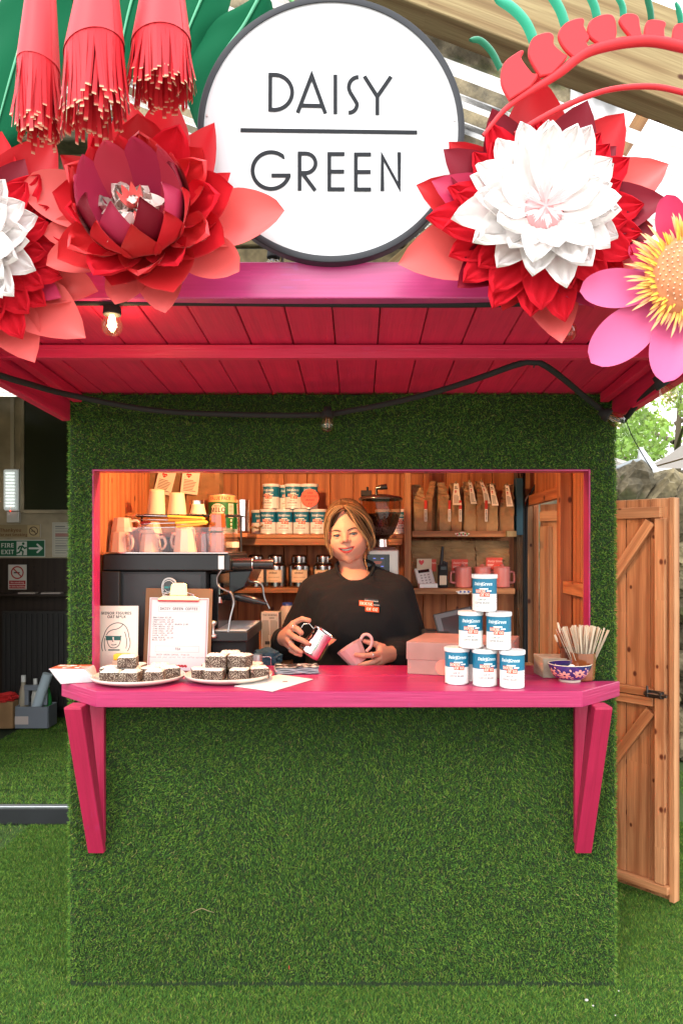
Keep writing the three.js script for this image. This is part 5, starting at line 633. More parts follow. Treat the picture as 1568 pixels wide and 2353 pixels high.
{
  const yt = 1.4265, gp = 'pink mugs upside down on the coffee machine'; let i = 0;
  for (const [px, z, y, h, trn, l] of [[276, -0.27, yt, 0.072, -0.5, 'pink mug upside down at the left of the lower mug row'], [346, -0.28, yt, 0.066, -0.3, 'pink mug upside down in the middle of the lower mug row'], [425, -0.25, yt, 0.08, 2.6, 'largest pale pink mug upside down at the right of the lower row'], [281, -0.29, yt + 0.0745, 0.05, 0.5, 'pink mug stacked on the left lower mug'], [347, -0.29, yt + 0.0685, 0.04, 2.6, 'pink mug stacked on the middle lower mug below the tongs'], [424, -0.33, yt + 0.03, 0.075, 1.2, 'pink mug behind the largest pale pink mug']]) { const t = thing('pink_mug', l, 'mug', [X(px, z), y, z], trn, gp); mugParts(t, i === 2 ? 0.043 : 0.041, h, mugPink); i++; }
  tumbler('brown glazed tumbler upside down on the machine, left one of the lower pair', [X(466, -0.33), yt, -0.33], 0.03, 0.075, 'tumblers upside down on the machine', undefined, true); tumbler('brown glazed tumbler upside down on the machine, right one of the lower pair', [X(500, -0.29), yt, -0.29], 0.034, 0.076, 'tumblers upside down on the machine', undefined, true); tumbler('brown glazed tumbler stacked on the right lower tumbler', [X(500, -0.29), yt + 0.0775, -0.29], 0.033, 0.066, 'tumblers upside down on the machine', undefined, true);
  const rk = thing('cup_rack', 'dark wire cup rack over the back of the coffee machine', 'rack'); part('shelf', [bx(0.42, 0.006, 0.012, [-0.66, ST - 0.004, -0.39]), bx(0.42, 0.006, 0.012, [-0.66, ST - 0.004, -0.5]), ...Array.from({ length: 14 }, (_, k) => bx(0.008, 0.004, 0.2, [-0.86 + k * 0.031, ST - 0.003, -0.46], 2, 0.001))], black, rk); for (const x of [-0.85, -0.46]) part('leg', bx(0.008, ST - yt - 0.006, 0.008, [x, (ST + yt) / 2 - 0.003, -0.5], 1), black, rk);
  const pc = std([0.72, 0.56, 0.36], 0.75), cupG = (r, h) => lathe([[r * 0.98, 0], [r + 0.0012, 0], [r + 0.0012, 0.004], [r, 0.005], [r * 0.78, h * 0.86], [r * 0.79, h * 0.87], [r * 0.76, h], [0.0005, h - 0.001]], 32);
  for (const [px, z, r, h, l] of [[360.5, -0.43, 0.037, 0.097, 'tallest cream paper cup upside down on the rack, left'], [407, -0.43, 0.036, 0.084, 'cream paper cup upside down in the middle of the rack'], [455, -0.42, 0.03, 0.04, 'short cream paper cup upside down at the right of the rack']]) { const t = thing('paper_cup', l, 'paper cup', [X(px, z), ST, z], 0, 'paper cups upside down on the rack'); part('cup', cupG(r, h), pc, t); part('rim', new THREE.TorusGeometry(r, 0.0018, 8, 32).rotateX(PI / 2).translate(0, 0.002, 0), pc, t); }
  { const t = thing('steel_beaker', 'small steel beaker behind the short paper cup', 'beaker', [X(452, -0.5), ST, -0.5]); part('cup', lathe([[0.0005, 0.001], [0.028, 0.001], [0.03, 0.006], [0.03, 0.058], [0.0285, 0.058]], 28), steel, t); part('rim', new THREE.TorusGeometry(0.0295, 0.0012, 6, 28).rotateX(PI / 2).translate(0, 0.058, 0), steel, t); }
  const yel = std([0.85, 0.5, 0.05], 0.4);
  for (const [a, b, c, z, l] of [[[332, 1208], [404, 1206], [474, 1200], -0.24, 'front pair of kitchen tongs with yellow handles on the mugs'], [[300, 1188], [386, 1190], [468, 1192], -0.33, 'rear pair of kitchen tongs with yellow handles on the mugs']]) { const t = thing('kitchen_tongs', l, 'tongs', [0, 0, 0], 0, 'yellow handled tongs on the mugs'), A = at(...a, z), B = at(...b, z), D = at(...c, z); for (const k of [-1, 1]) { const o = V(0, 0.007 * k, 0.006 * k); part('arm', between(A.clone().addScaledVector(o, 1.1), B.clone().add(o), 0.014, 0.003, 0), steel, t); part('handle', between(B.clone().add(o), D.clone().addScaledVector(o, 0.4), 0.018, 0.009, 0, V(0, 1, 0), 0.004), yel, t); part('gripper', extr([[-0.028, 0], [-0.02, 0.011], [0.004, 0.012], [0.012, 0.005], [0.012, -0.005], [0.004, -0.012], [-0.02, -0.011]], 0.002, 0.001).rotateX(-PI / 2 + 0.5 * k).translate(A.x + 0.012, A.y + 0.009 * k, A.z + 0.006 * k), steel, t); } part('pivot', new THREE.SphereGeometry(0.006, 12, 10).translate(D.x, D.y, D.z), yel, t); }
}
// crumpled kraft bag: front profile with folded shoulder and side gusset
function kraftBag(t, w, h, d, { fold = 0.25, lean = 0, mat = kraft, seedK = 0, narrow = 0.25 } = {}) {
  const g = grid(28, 26, (u, v) => { const p = (u * 4) % 4, q = Math.floor(p), f = p - q, thin = v < 1 - fold ? 1 : lerp(1, 0.12, (v - 1 + fold) / fold), W2 = w / 2 * (1 - narrow * max(0, (v - 0.6) / 0.4)), D2 = d / 2 * thin; let x, z; if (q === 0) { x = lerp(-W2, W2, f); z = D2; } else if (q === 1) { x = W2 - 0.18 * w * sin(PI * f) * sst(0.3, 0.9, v); z = lerp(D2, -D2, f); } else if (q === 2) { x = lerp(W2, -W2, f); z = -D2; } else { x = -W2 + 0.18 * w * sin(PI * f) * sst(0.3, 0.9, v); z = lerp(-D2, D2, f); } const n = (v3(x * 40 + seedK, v * 9 + seedK, z * 40) - 0.5) * 0.012 * (0.4 + v); return [x + n * 0.6 + lean * v * v, v * h, z + n]; });
  const gg = g.toNonIndexed(); gg.computeVertexNormals(); part('bag_body', gg, mat, t); return t;
}
const kraftD = std([0.42, 0.22, 0.09], 0.85, { map: noiseTex, side: THREE.DoubleSide }), kraftL = std([0.52, 0.31, 0.14], 0.85, { map: noiseTex, side: THREE.DoubleSide });
const tagTex = canvasTex(96, 200, (g, w, h) => { g.fillStyle = '#e8d8c0'; g.fillRect(0, 0, w, h); g.fillStyle = '#3a302a'; g.fillRect(14, 30, 44, 8); g.fillRect(14, 44, 60, 6); g.fillStyle = '#c02a24'; g.beginPath(); g.arc(30, 72, 8, 0, 7); g.arc(44, 72, 8, 0, 7); g.moveTo(22, 76); g.lineTo(37, 94); g.lineTo(52, 76); g.fill(); g.fillStyle = '#5a5048'; for (let i = 0; i < 8; i++) g.fillRect(14, 106 + i * 10, 50 + (i * 17) % 20, 4); });
const tagM = std([1, 1, 1], 0.8, { map: tagTex, side: THREE.DoubleSide }), stripTex = canvasTex(48, 160, (g, w, h) => { g.fillStyle = '#e4d6c2'; g.fillRect(0, 0, w, h); g.fillStyle = '#c43a2c'; g.fillRect(0, 0, w, 66); g.fillStyle = '#4a423c'; for (let i = 0; i < 8; i++) g.fillRect(12, 76 + i * 10, 24, 5); }), stripM = std([1, 1, 1], 0.8, { map: stripTex });
{ // big bags on the rack and small bags on the shelf
  for (const [px, w, l] of [[389, 0.155, 'large kraft paper bag with printed tag behind the paper cups, left one'], [471, 0.145, 'large kraft paper bag with printed tag behind the paper cups, right one']]) { const z = -0.86, t = thing('kraft_bag', l, 'paper bag', [X(px, z), 1.5055, z], 0, 'large kraft bags behind the cups'); kraftBag(t, w, 0.36, 0.09, { seedK: px, narrow: 0.1, mat: kraftD }); part('tag', new THREE.PlaneGeometry(0.075, 0.13).rotateZ(px < 400 ? -0.25 : -0.12).translate(px < 400 ? 0.0 : -0.05, 0.235, 0.062), tagM, t); }
  const z = -0.99, q = (x) => X(874.9 + x * 0.2056, z), tops = [255, 215, 230, 235, 220, 215, 240, 250], ranges = [[335, 495], [503, 605], [610, 745], [750, 875], [880, 1018], [1025, 1145], [1155, 1310], [1325, 1490]];
  const lab = ['leftmost kraft bag on the upper right shelf with crooked folded top', 'plain kraft bag second from the left with pointed folded corner', 'kraft bag third from the left with red and white side label', 'kraft bag fourth from the left with flat hanging tag and heart', 'kraft bag fifth from the left, pale and tall with side tag', 'kraft bag sixth from the left with tag swung to the right', 'kraft bag second from the right with curled tag', 'kraft bag at the right end of the upper shelf with narrow tag'];
  ranges.forEach(([a, b], i) => { const w = q(b) - q(a), h = (1218 - (1059 + tops[i] * 0.2056)) / scl(z), t = thing('coffee_bag', lab[i], 'paper bag', [(q(a) + q(b)) / 2, 1.5195, z], [0.15, -0.4, 0.2, 0.1, 0.25, 0.2, -0.2, -0.25][i], 'kraft bags on the upper right shelf'); kraftBag(t, w * 0.92, h, 0.1, { seedK: i * 13, fold: 0.4, lean: [-0.01, 0.012, -0.006, 0, 0.004, 0.002, -0.004, 0.006][i], mat: i % 2 ? kraftD : kraftL, narrow: 0.3 });
    if ([0, 2, 3, 5].includes(i)) part('side_label', new THREE.PlaneGeometry(0.013, 0.095).translate(w * 0.3, 0.09, 0.0605), stripM, t);
    if (i >= 3) { part('tag', grid(4, 8, (u, v) => [(u - 0.5) * (i === 3 ? 0.042 : 0.03) * (0.5 + 0.5 * (1 - v)) + [0, 0.012, 0.022, 0.018, 0.016][i - 3] * (1 - v), h - 0.005 - 0.1 * (1 - v), 0.038 + 0.028 * (1 - v) + 0.006 * sin(v * 5 + i)]), tagM, t); part('peg', bx(0.005, 0.014, 0.014, [0, h - 0.002, 0.038]), timber, t); } });
  const pz = -1.05, ql = (x) => X(874.9 + x * 0.2056, pz); [[340, 690, 'leftmost kraft pouch with red label behind the card reader', 0], [685, 1042, 'middle kraft pouch with red label behind the pink jars', 5], [1055, 1412, 'right kraft pouch with red label above the right jar', 9]].forEach(([a, b, l, k], i) => { const w = ql(b) - ql(a), t = thing('coffee_pouch', l, 'paper pouch', [(ql(a) + ql(b)) / 2, 1.2625, pz], 0, 'kraft pouches on the lower right shelf'); kraftBag(t, w, 0.215, 0.07, { seedK: k, fold: 0.6, narrow: -0.02, mat: kraftL });
    part('label', new THREE.PlaneGeometry(w * 0.5, 0.056).translate([0.0, 0.0, 0.004][i], [0.1, 0.1, 0.108][i], 0.043), std([1, 1, 1], 0.7, { map: canvasTex(128, 96, (g, W2, H2) => { g.fillStyle = '#d8503f'; g.fillRect(0, 0, W2, H2); g.fillStyle = '#f2d8c8'; g.font = 'italic 22px serif'; g.fillText('Daisy Green', 10, 36); g.fillRect(10, 52, 50, 4); g.fillRect(10, 62, 44, 4); }) }), t); });
}
{ // tin, jug, jar, paper on the left shelf
  const z = -0.74, t = thing('drink_tin', 'green drinking powder tin reading MILO on the left shelf', 'tin', [X(510, z), 1.5055, z], 0.35), r = 0.0585, h = 0.164;
  part('body', lathe([[r, 0.004], [r, h - 0.034]], 40).rotateY(PI), std([1, 1, 1], 0.35, { map: canvasTex(1024, 360, (g, W2, H2) => { g.fillStyle = '#14672a'; g.fillRect(0, 0, W2, H2); g.fillStyle = '#e6d2b8'; g.beginPath(); g.ellipse(430, 90, 90, 70, 0, 0, 7); g.fill(); g.fillStyle = '#3c1c18'; g.font = 'bold 76px sans-serif'; g.textAlign = 'center'; g.fillText('MILO', 430, 122); g.fillStyle = '#c03030'; g.font = 'bold 26px sans-serif'; g.fillText('NESTLÉ', 430, 58); g.fillStyle = '#e6d2b8'; g.fillRect(560, 20, 80, 170); g.fillStyle = '#6a4a30'; for (let i = 0; i < 8; i++) g.fillRect(568, 34 + i * 16, 60, 6); g.fillRect(590, 150, 34, 30); g.fillStyle = '#e6d2b8'; for (let i = 0; i < 3; i++) { g.beginPath(); g.arc(600, 220 + i * 46, 15, 0, 7); g.fill(); } g.fillStyle = '#8a4a2a'; g.beginPath(); g.ellipse(470, 270, 60, 40, -0.4, 0, 7); g.fill(); }) }), t);
  part('lid_band', lathe([[r + 0.0005, h - 0.034], [r + 0.0005, h - 0.004]], 40).rotateY(PI), std([1, 1, 1], 0.4, { map: canvasTex(1024, 64, (g, W2, H2) => { g.fillStyle = '#dfb277'; g.fillRect(0, 0, W2, H2); g.fillStyle = '#a82a20'; g.font = 'bold 44px sans-serif'; g.fillText('VALUE PACK', 330, 48); g.fillText('1KG VALUE PACK', 640, 48); g.fillText('VALUE', 40, 48); }) }), t); part('rims', [new THREE.TorusGeometry(r, 0.002, 8, 40).rotateX(PI / 2).translate(0, h - 0.003, 0), new THREE.TorusGeometry(r, 0.002, 8, 40).rotateX(PI / 2).translate(0, 0.003, 0), new THREE.CylinderGeometry(r - 0.002, r - 0.002, 0.002, 40).translate(0, h - 0.005, 0)], steelRough, t);
  const j = thing('milk_jug', 'tall steel milk jug beside the green tin', 'jug', [X(556, -0.74), 1.5055, -0.74]); part('jug_body', lathe([[0.0005, 0.001], [0.03, 0.001], [0.031, 0.01], [0.028, 0.08], [0.031, 0.141], [0.0295, 0.141]], 32), steel, j);
  { const g = grid(18, 12, (u, v) => [(u - 0.5) * 0.085, 0.014 + 0.03 * v3(u * 5, v * 4, 3) + 0.02 * (u > 0.7 ? (u - 0.7) * 4 * v : 0), (v - 0.5) * 0.05]).toNonIndexed(); g.computeVertexNormals(); solo('kraft_scrap', g.translate(X(583, -0.965), 1.5, -0.97), kraftL, 'crumpled scrap of kraft paper on the shelf beside the jug', 'paper'); }
  const gj = thing('glass_jar', 'low clear glass jar with beige lid right of the tumblers', 'jar', [X(540, -0.46) - 0.02, 1.428, -0.46]); part('glass', lathe([[0.0005, 0.001], [0.034, 0.001], [0.035, 0.006], [0.035, 0.026]], 32), clearGlass, gj); part('lid', lathe([[0.036, 0.016], [0.036, 0.036], [0.034, 0.038], [0.0005, 0.038]], 32), cream, gj); part('contents', new THREE.CylinderGeometry(0.032, 0.032, 0.012, 28).translate(0, 0.009, 0), std([0.1, 0.05, 0.03], 0.8), gj);
}
{ // steel tea caddies
  let first; const caddySteel = std([0.42, 0.4, 0.38], 0.2, { metalness: 1 }); [[588, 'steel tea caddy half hidden behind the machine knob, leftmost of four'], [633, 'steel tea caddy in full view, second of four on the lower shelf'], [687.5, 'steel tea caddy with cream label beside the shoulder of the person'], [743, 'steel tea caddy partly behind the head of the person, rightmost of four']].forEach(([px, l], i) => { const z = -1.02, p = [X(px, z), 1.2625, z]; if (first) { copy(first, l, p, rr(-0.15, 0.15)); return; } const t = first = thing('tea_caddy', l, 'tea caddy', p, 0.1, 'steel tea caddies on the lower shelf');
    part('body', lathe([[0.0005, 0.001], [0.048, 0.001], [0.05, 0.004], [0.05, 0.096], [0.047, 0.102], [0.036, 0.108], [0.034, 0.112]], 40), caddySteel, t); part('lid', lathe([[0.035, 0.11], [0.0355, 0.138], [0.034, 0.144], [0.028, 0.149], [0.0005, 0.15]], 40), caddySteel, t); part('collar', new THREE.TorusGeometry(0.0362, 0.002, 8, 40).rotateX(PI / 2).translate(0, 0.112, 0), darkSteel, t);
    part('label', new THREE.CylinderGeometry(0.0508, 0.0508, 0.058, 20, 1, true, -0.78, 1.56).translate(0, 0.052, 0), std([1, 1, 1], 0.6, { map: canvasTex(200, 150, (g, w, h) => { g.fillStyle = '#d9c2a2'; g.fillRect(0, 0, w, h); g.strokeStyle = '#3a2a20'; g.lineWidth = 3; g.strokeRect(5, 5, w - 10, h - 10); g.fillStyle = '#2e2420'; g.textAlign = 'center'; g.font = 'bold 34px sans-serif'; g.fillText('shibui', 92, 48); g.font = '16px serif'; g.fillText('MOROCCAN MINT', 100, 96); g.fillRect(50, 128, 100, 3); }) }), t); }); }
{ // grinder
  const z = -0.66, x = X(874, z), t = thing('coffee_grinder', 'coffee grinder with big clear hopper full of beans behind the person', 'coffee grinder', [x, 0, z]), y = (p) => Y(p, z);
  part('body', [bx(0.125, y(1262) - 0.92, 0.17, [0.008, (y(1262) + 0.92) / 2, 0], 1, 0.008)], std([0.42, 0.38, 0.34], 0.4, { metalness: 0.4 }), t); part('screen', bx(0.09, 0.085, 0.004, [-0.012, y(1270) - 0.048, 0.086], 0, 0.002), blackGloss, t); part('display', new THREE.PlaneGeometry(0.05, 0.05).translate(-0.012, y(1270) - 0.038, 0.0895), std([0.02, 0.02, 0.02], 0.3, { emissive: C(1, 1, 1), emissiveIntensity: 0.5, emissiveMap: canvasTex(128, 128, (g) => { g.fillStyle = '#08060a'; g.fillRect(0, 0, 128, 128); g.fillStyle = '#7a86ff'; g.fillRect(10, 18, 26, 8); g.fillRect(88, 18, 30, 8); g.fillRect(90, 100, 28, 8); g.fillStyle = '#a04020'; g.fillRect(20, 54, 80, 10); g.fillRect(34, 72, 54, 8); }) }), t); part('stand', bx(0.18, 0.04, 0.2, [0.008, 0.94, 0]), blackMatte, t);
  part('plate', lathe([[0.0005, y(1262) + 0.001], [0.062, y(1262) + 0.001], [0.06, y(1256)], [0.0005, y(1256)]], 32), steelRough, t); part('neck', new THREE.CylinderGeometry(0.03, 0.032, y(1238) - y(1257), 28).translate(0, (y(1238) + y(1257)) / 2, 0), steel, t);
  part('hopper', lathe([[0.03, y(1240)], [0.045, y(1228)], [0.07, y(1205)], [0.083, y(1180)], [0.087, y(1146)]], 48), phys([0.62, 0.5, 0.4], 0.06, { transmission: 1, thickness: 0, ior: 1.5 }), t);
  const bg = lathe([[0.0005, y(1239)], [0.028, y(1238)], [0.043, y(1227)], [0.064, y(1205)], [0.0745, y(1184)], [0.05, y(1182)], [0.0005, y(1180)]], 40); { const P = bg.attributes.position; } part('bean_mass', bg, std([0.02, 0.008, 0.004], 0.9), t); const bn = new THREE.SphereGeometry(0.0042, 6, 4).scale(1, 0.65, 0.75), im = new THREE.InstancedMesh(bn, std([0.05, 0.018, 0.008], 0.5), 2200), M = new THREE.Matrix4(), qq = new THREE.Quaternion(); for (let i = 0; i < 2200; i++) { const v = rnd(), a = rnd() * 6.283, r = v < 0.16 ? 0.072 * Math.sqrt(rnd()) : lerp(0.04, 0.0735, Math.sqrt((v - 0.16) / 0.84)), yy = v < 0.16 ? y(1183) + 0.002 : lerp(y(1228), y(1185), (v - 0.16) / 0.84); qq.setFromEuler(new THREE.Euler(rnd() * 6, rnd() * 6, rnd() * 6)); M.compose(V(cos(a) * r, yy, sin(a) * r), qq, V(1, 1, 1)); im.setMatrixAt(i, M); } im.name = 'coffee_beans'; im.userData.kind = 'stuff'; t.add(im);
  part('hopper_lid', lathe([[0.0005, y(1134)], [0.04, y(1136)], [0.082, y(1141)], [0.091, y(1144)], [0.092, y(1149)], [0.086, y(1149)]], 48), phys([0.03, 0.022, 0.016], 0.25, { clearcoat: 0.6 }), t); part('lid_knob', [taper([V(-0.02, y(1122), 0.01), V(0, y(1120), 0.012), V(0.026, y(1118), 0.014)], [0.006, 0.011, 0.012], 10, 12), new THREE.CylinderGeometry(0.005, 0.006, 0.03, 10).translate(-0.018, y(1129), 0.01)], blackGloss, t); part('adjuster', [bx(0.045, 0.022, 0.04, [-0.06, y(1133), 0]), new THREE.CylinderGeometry(0.005, 0.005, 0.02, 10).translate(-0.055, y(1124), 0)], blackMatte, t);
}
{ // lower right shelf: card reader, radio, jars
  const rd = thing('card_reader', 'white card reader with small dark screen leaning on the lower shelf', 'card reader', [X(982, -0.93), 1.2635, -0.945], 0.2); const tl = new THREE.Group(); part('case', bx(0.082, 0.1, 0.016, [0, 0.05, 0], 1, 0.006).rotateX(-0.5).rotateZ(0.12), white, rd); part('screen', bx(0.052, 0.015, 0.002, [0, 0.08, 0.009]).rotateX(-0.5).rotateZ(0.12), blackGloss, rd); for (let i = 0; i < 12; i++) part('key', bx(0.009, 0.0055, 0.002, [(i % 3 - 1) * 0.017, 0.06 - Math.floor(i / 3) * 0.0135, 0.009]).rotateX(-0.5).rotateZ(0.12), std([0.35, 0.32, 0.3], 0.6), rd); part('base', bx(0.085, 0.02, 0.03, [-0.004, 0.01, 0.018]), white, rd);
  { const s = new THREE.Shape(); s.moveTo(0, -0.012); s.bezierCurveTo(-0.022, 0.004, -0.01, 0.018, 0, 0.007); s.bezierCurveTo(0.01, 0.018, 0.022, 0.004, 0, -0.012); part('heart_sticker', extr(s, 0.001, 0).translate(-0.02, 0.113, -0.03), std([0.6, 0.04, 0.05], 0.5), rd); part('paper_slip', new THREE.PlaneGeometry(0.07, 0.05).translate(-0.005, 0.105, -0.034), cream, rd); }
  const wt = thing('walkie_talkie', 'black handheld radio with thick antenna beside the card reader', 'radio', [X(1017, -0.93), 1.2635, -0.945], 0.1); part('case', bx(0.042, 0.105, 0.032, [0, 0.0525, 0], 1, 0.006), blackMatte, wt); part('antenna', taper([V(-0.008, 0.1, 0), V(-0.004, 0.14, 0), V(0.0, 0.186, 0)], [0.008, 0.0075, 0.006], 8, 12), black, wt); part('knob', [new THREE.CylinderGeometry(0.006, 0.006, 0.016, 14).translate(0.006, 0.112, 0), new THREE.CylinderGeometry(0.006, 0.006, 0.012, 14).translate(0.017, 0.11, 0)], black, wt); part('label', bx(0.032, 0.042, 0.002, [-0.002, 0.034, 0.0168]), cream, wt); part('red_button', bx(0.004, 0.018, 0.008, [0.0215, 0.045, 0.004]), std([0.7, 0.08, 0.03], 0.5), wt); part('screen', bx(0.026, 0.016, 0.002, [0, 0.088, 0.0168]), blackGloss, wt);
  const jp = phys([0.62, 0.19, 0.17], 0.3, { clearcoat: 0.6 }); let f; [[1063, -0.97, 'pink lidded mug at the left of the shelf trio'], [1107, -1.0, 'pink lidded mug at the middle of the shelf trio behind the top can'], [1152, -0.985, 'pink lidded mug at the right of the shelf trio']].forEach(([px, z, l]) => { const p = [X(px, z), 1.2628, z]; if (f) { copy(f, l, p, PI); return; } const t = f = thing('lidded_mug', l, 'mug', p, PI, 'pink lidded mugs on the lower shelf'); part('cup', lathe([[0.0005, 0.001], [0.034, 0], [0.037, 0.004], [0.0375, 0.085], [0.036, 0.088]], 36), jp, t); part('lid', lathe([[0.0382, 0.0885], [0.038, 0.092], [0.03, 0.096], [0.008, 0.098], [0.01, 0.104], [0.0005, 0.107]], 32), jp, t); part('handle', tube([[0.035, 0.07, 0], [0.052, 0.07, 0], [0.056, 0.062, 0], [0.056, 0.03, 0], [0.052, 0.022, 0], [0.035, 0.022, 0]], 0.0055, 24, 8), jp, t); });
  const sticker = (l, px, py, z, w, h, c1, c2) => { const t = thing('shelf_sticker', l, 'sticker', at(px, py, z)), s = new THREE.Shape(), n = 40; for (let i = 0; i <= n; i++) { const a = i / n * 2 * PI, r = 1 + 0.14 * sin(a * 5); s[i ? 'lineTo' : 'moveTo'](cos(a) * w / 2 * r, sin(a) * h / 2 * r); } part('backing', extr(s, 0.0008, 0), std([0.75, 0.7, 0.6], 0.5), t); for (let i = 0; i < 6; i++) part('drawn_blob', new THREE.SphereGeometry(1, 10, 8).scale(w * 0.07, h * 0.28, 0.0006).translate((i - 2.5) * w * 0.14, (i % 2 - 0.5) * h * 0.15, 0.0011), i % 2 ? c1 : c2, t); };
  sticker('green and red die cut sticker on the front of the upper right shelf', 1061, 1227, -0.9185, 0.062, 0.017, std([0.1, 0.25, 0.04], 0.5), std([0.5, 0.05, 0.04], 0.5)); sticker('blue die cut sticker on the front of the lower right shelf', 1064, 1360, -0.8985, 0.064, 0.018, std([0.04, 0.12, 0.5], 0.5), std([0.6, 0.7, 0.8], 0.5));
}
{ // cables, tablet, carton, rag, bottle
  const z = -1.04, C1 = (pts, r, m, l) => solo('hanging_cable', tube(pts.map(([a, b]) => at(a, b, z + 0.05)), r, 60, 8), m, l, 'cable', 'cables behind the shelf post');
  C1([[1233, 1072], [1233, 1083], [1229, 1112], [1204, 1152], [1191, 1180], [1186, 1215], [1187, 1317], [1190, 1420], [1191, 1520]], 0.0028, std([0.6, 0.5, 0.38], 0.5), 'thin pale cable hanging down the dark shelf post');
  C1([[1202, 1075], [1201, 1200], [1203, 1400], [1203, 1560]], 0.0085, blackMatte, 'thick black cable hanging straight between post and doorway'); C1([[1234, 1108], [1226, 1120], [1211, 1150], [1208, 1200], [1208, 1380], [1209, 1560]], 0.0065, blackMatte, 'black cable bending left below the pale clip');
  solo('cable_clip', bx(0.012, 0.07, 0.006, at(1233, 1094, z + 0.06), 1), cream, 'pale wooden clip holding the cables at the doorway', 'clip');
  const tz = -0.33, tb = thing('till_tablet', 'dark till tablet in a black case behind the pink box', 'tablet', [X(1062, tz), 1.06, tz]); tb.rotation.z = 0.22; part('case', bx(0.15, 0.17, 0.012, [0, 0.075, 0], 1, 0.01).rotateX(-0.35), black, tb); part('bezel', bx(0.138, 0.158, 0.002, [0, 0.075, 0.007], 1, 0.001).rotateX(-0.35), std([0.06, 0.075, 0.09], 0.4), tb); part('screen', bx(0.112, 0.13, 0.002, [0.006, 0.072, 0.0085]).rotateX(-0.35), phys([0.03, 0.03, 0.034], 0.12, { clearcoat: 1 }), tb); part('stand', bx(0.1, 0.1, 0.05, [0, -0.02, -0.06]), blackMatte, tb);
  const pr = thing('receipt_printer', 'small black receipt printer left of the till tablet', 'printer', [X(1000, -0.4), 1.0, -0.4]); part('case', bx(0.1, 0.13, 0.12, [0, 0.065, 0], 0, 0.008), blackMatte, pr); part('paper_slot', bx(0.07, 0.006, 0.02, [0, 0.132, 0.02]), blackGloss, pr); part('base', bx(0.12, 0.02, 0.14, [0, 0.004, 0]), blackMatte, pr); part('shelf_box', bx(0.36, 0.1, 0.2, [0.06, -0.056, 0], 0), shelfWood, pr);
  const cz = -0.6, ct = thing('milk_carton', 'grey printed drink carton reading THE BORING SIDE beside the person', 'carton', [X(623, cz), 0.988, cz], -0.08); part('carton_body', bx(0.072, 0.196, 0.06, [0, 0.098, 0], 1, 0.002), std([0.42, 0.38, 0.34], 0.6), ct); part('print', new THREE.PlaneGeometry(0.07, 0.193).translate(0, 0.098, 0.0315), std([1, 1, 1], 0.6, { map: canvasTex(180, 500, (g, w, h) => { g.fillStyle = '#b3a79a'; g.fillRect(0, 0, w, h); g.fillStyle = '#2a2624'; g.font = 'bold 25px sans-serif'; g.textAlign = 'center'; g.fillText('THE BORING', 92, 36); g.fillText('SIDE', 110, 66); for (let i = 0; i < 34; i++) { g.globalAlpha = 0.75; g.fillRect(10, 84 + i * 11, 66 + (i * 29) % 14, 5); g.fillRect(96, 84 + i * 11, 60 + (i * 17) % 18, 5); } g.globalAlpha = 1; g.fillRect(40, 300, 50, 34); g.strokeStyle = '#2a2624'; g.strokeRect(110, 430, 40, 46); }) }), ct);
  { const g = new THREE.IcosahedronGeometry(0.05, 5), P = g.attributes.position; for (let i = 0; i < P.count; i++) { const p = V(P.getX(i), P.getY(i), P.getZ(i)), n = 0.72 + 0.55 * v3(p.x * 50, p.y * 50, p.z * 50) + 0.2 * v3(p.x * 140, p.y * 140, p.z * 140); P.setXYZ(i, p.x * n * 1.05, max(-0.02, p.y * n * 0.72), p.z * n * 0.9); } g.computeVertexNormals(); solo('blue_rag', g.translate(X(610, -0.36), 1.025, -0.36), std([0.03, 0.075, 0.11], 0.95), 'crumpled dark blue cleaning rag beside the right cake plate', 'rag'); }
  const sc = thing('steel_cup', 'small steel cup with wire handle in front of the blue rag', 'cup', [X(590, -0.22), CT + 0.001, -0.22]); part('cup', lathe([[0.0005, 0.001], [0.018, 0.001], [0.0195, 0.004], [0.0195, 0.045], [0.0185, 0.045]], 24), steelRough, sc); part('handle', tube([[0.018, 0.036, 0], [0.048, 0.036, 0.004], [0.05, 0.02, 0.004], [0.05, 0.002, 0.004]], 0.0016, 20, 6), steel, sc);
  const bt = thing('plastic_bottle', 'cloudy plastic bottle with blue cap behind the arm of the person', 'bottle', [X(660, -0.9), 1.263, -0.9]); part('bottle_body', lathe([[0.0005, -0.11], [0.04, -0.11], [0.042, -0.1], [0.042, -0.05], [0.028, -0.015], [0.022, -0.008]], 28), std([0.5, 0.46, 0.42], 0.4), bt); part('cap', lathe([[0.0225, -0.016], [0.0225, 0.004], [0.0005, 0.006]], 24), std([0.02, 0.06, 0.3], 0.4), bt); bt.position.y = 1.195; part('crate', bx(0.16, 0.165, 0.14, [0, -0.194, 0], 0), shelfWood, bt);
}
{ // small debris
  for (const [x, y, s, l] of [[1346, 2297, 0.006, 'largest white crumb on the grass near the right corner'], [1361, 2310, 0.0035, 'small white crumb below the largest one'], [1420, 2276, 0.003, 'tiny white crumb right of the kiosk corner'], [1412, 2332, 0.0025, 'tiny white crumb nearest the bottom edge']]) { const p = onC(x, y, 0.012); const g = new THREE.IcosahedronGeometry(s, 1); g.scale(1, 0.7, 0.8); solo('white_crumb', g.translate(p.x, 0.012, p.z), std([0.5, 0.47, 0.42], 0.8), l, 'crumb', 'crumbs on the grass'); }
  solo('dry_twig', taper([at(438, 2098, 0.024), at(462, 2087, 0.03), at(478, 2092, 0.03), at(492, 2096, 0.024)], [0.0008, 0.0011, 0.001, 0.0008], 12, 6), std([0.3, 0.22, 0.12], 0.9), 'bent dry twig caught in the grass front', 'twig'); solo('red_scrap', bx(0.003, 0.012, 0.002, at(664, 2222, 0.022)), std([0.4, 0.03, 0.02], 0.7), 'tiny red scrap caught in the grass front', 'scrap');
}

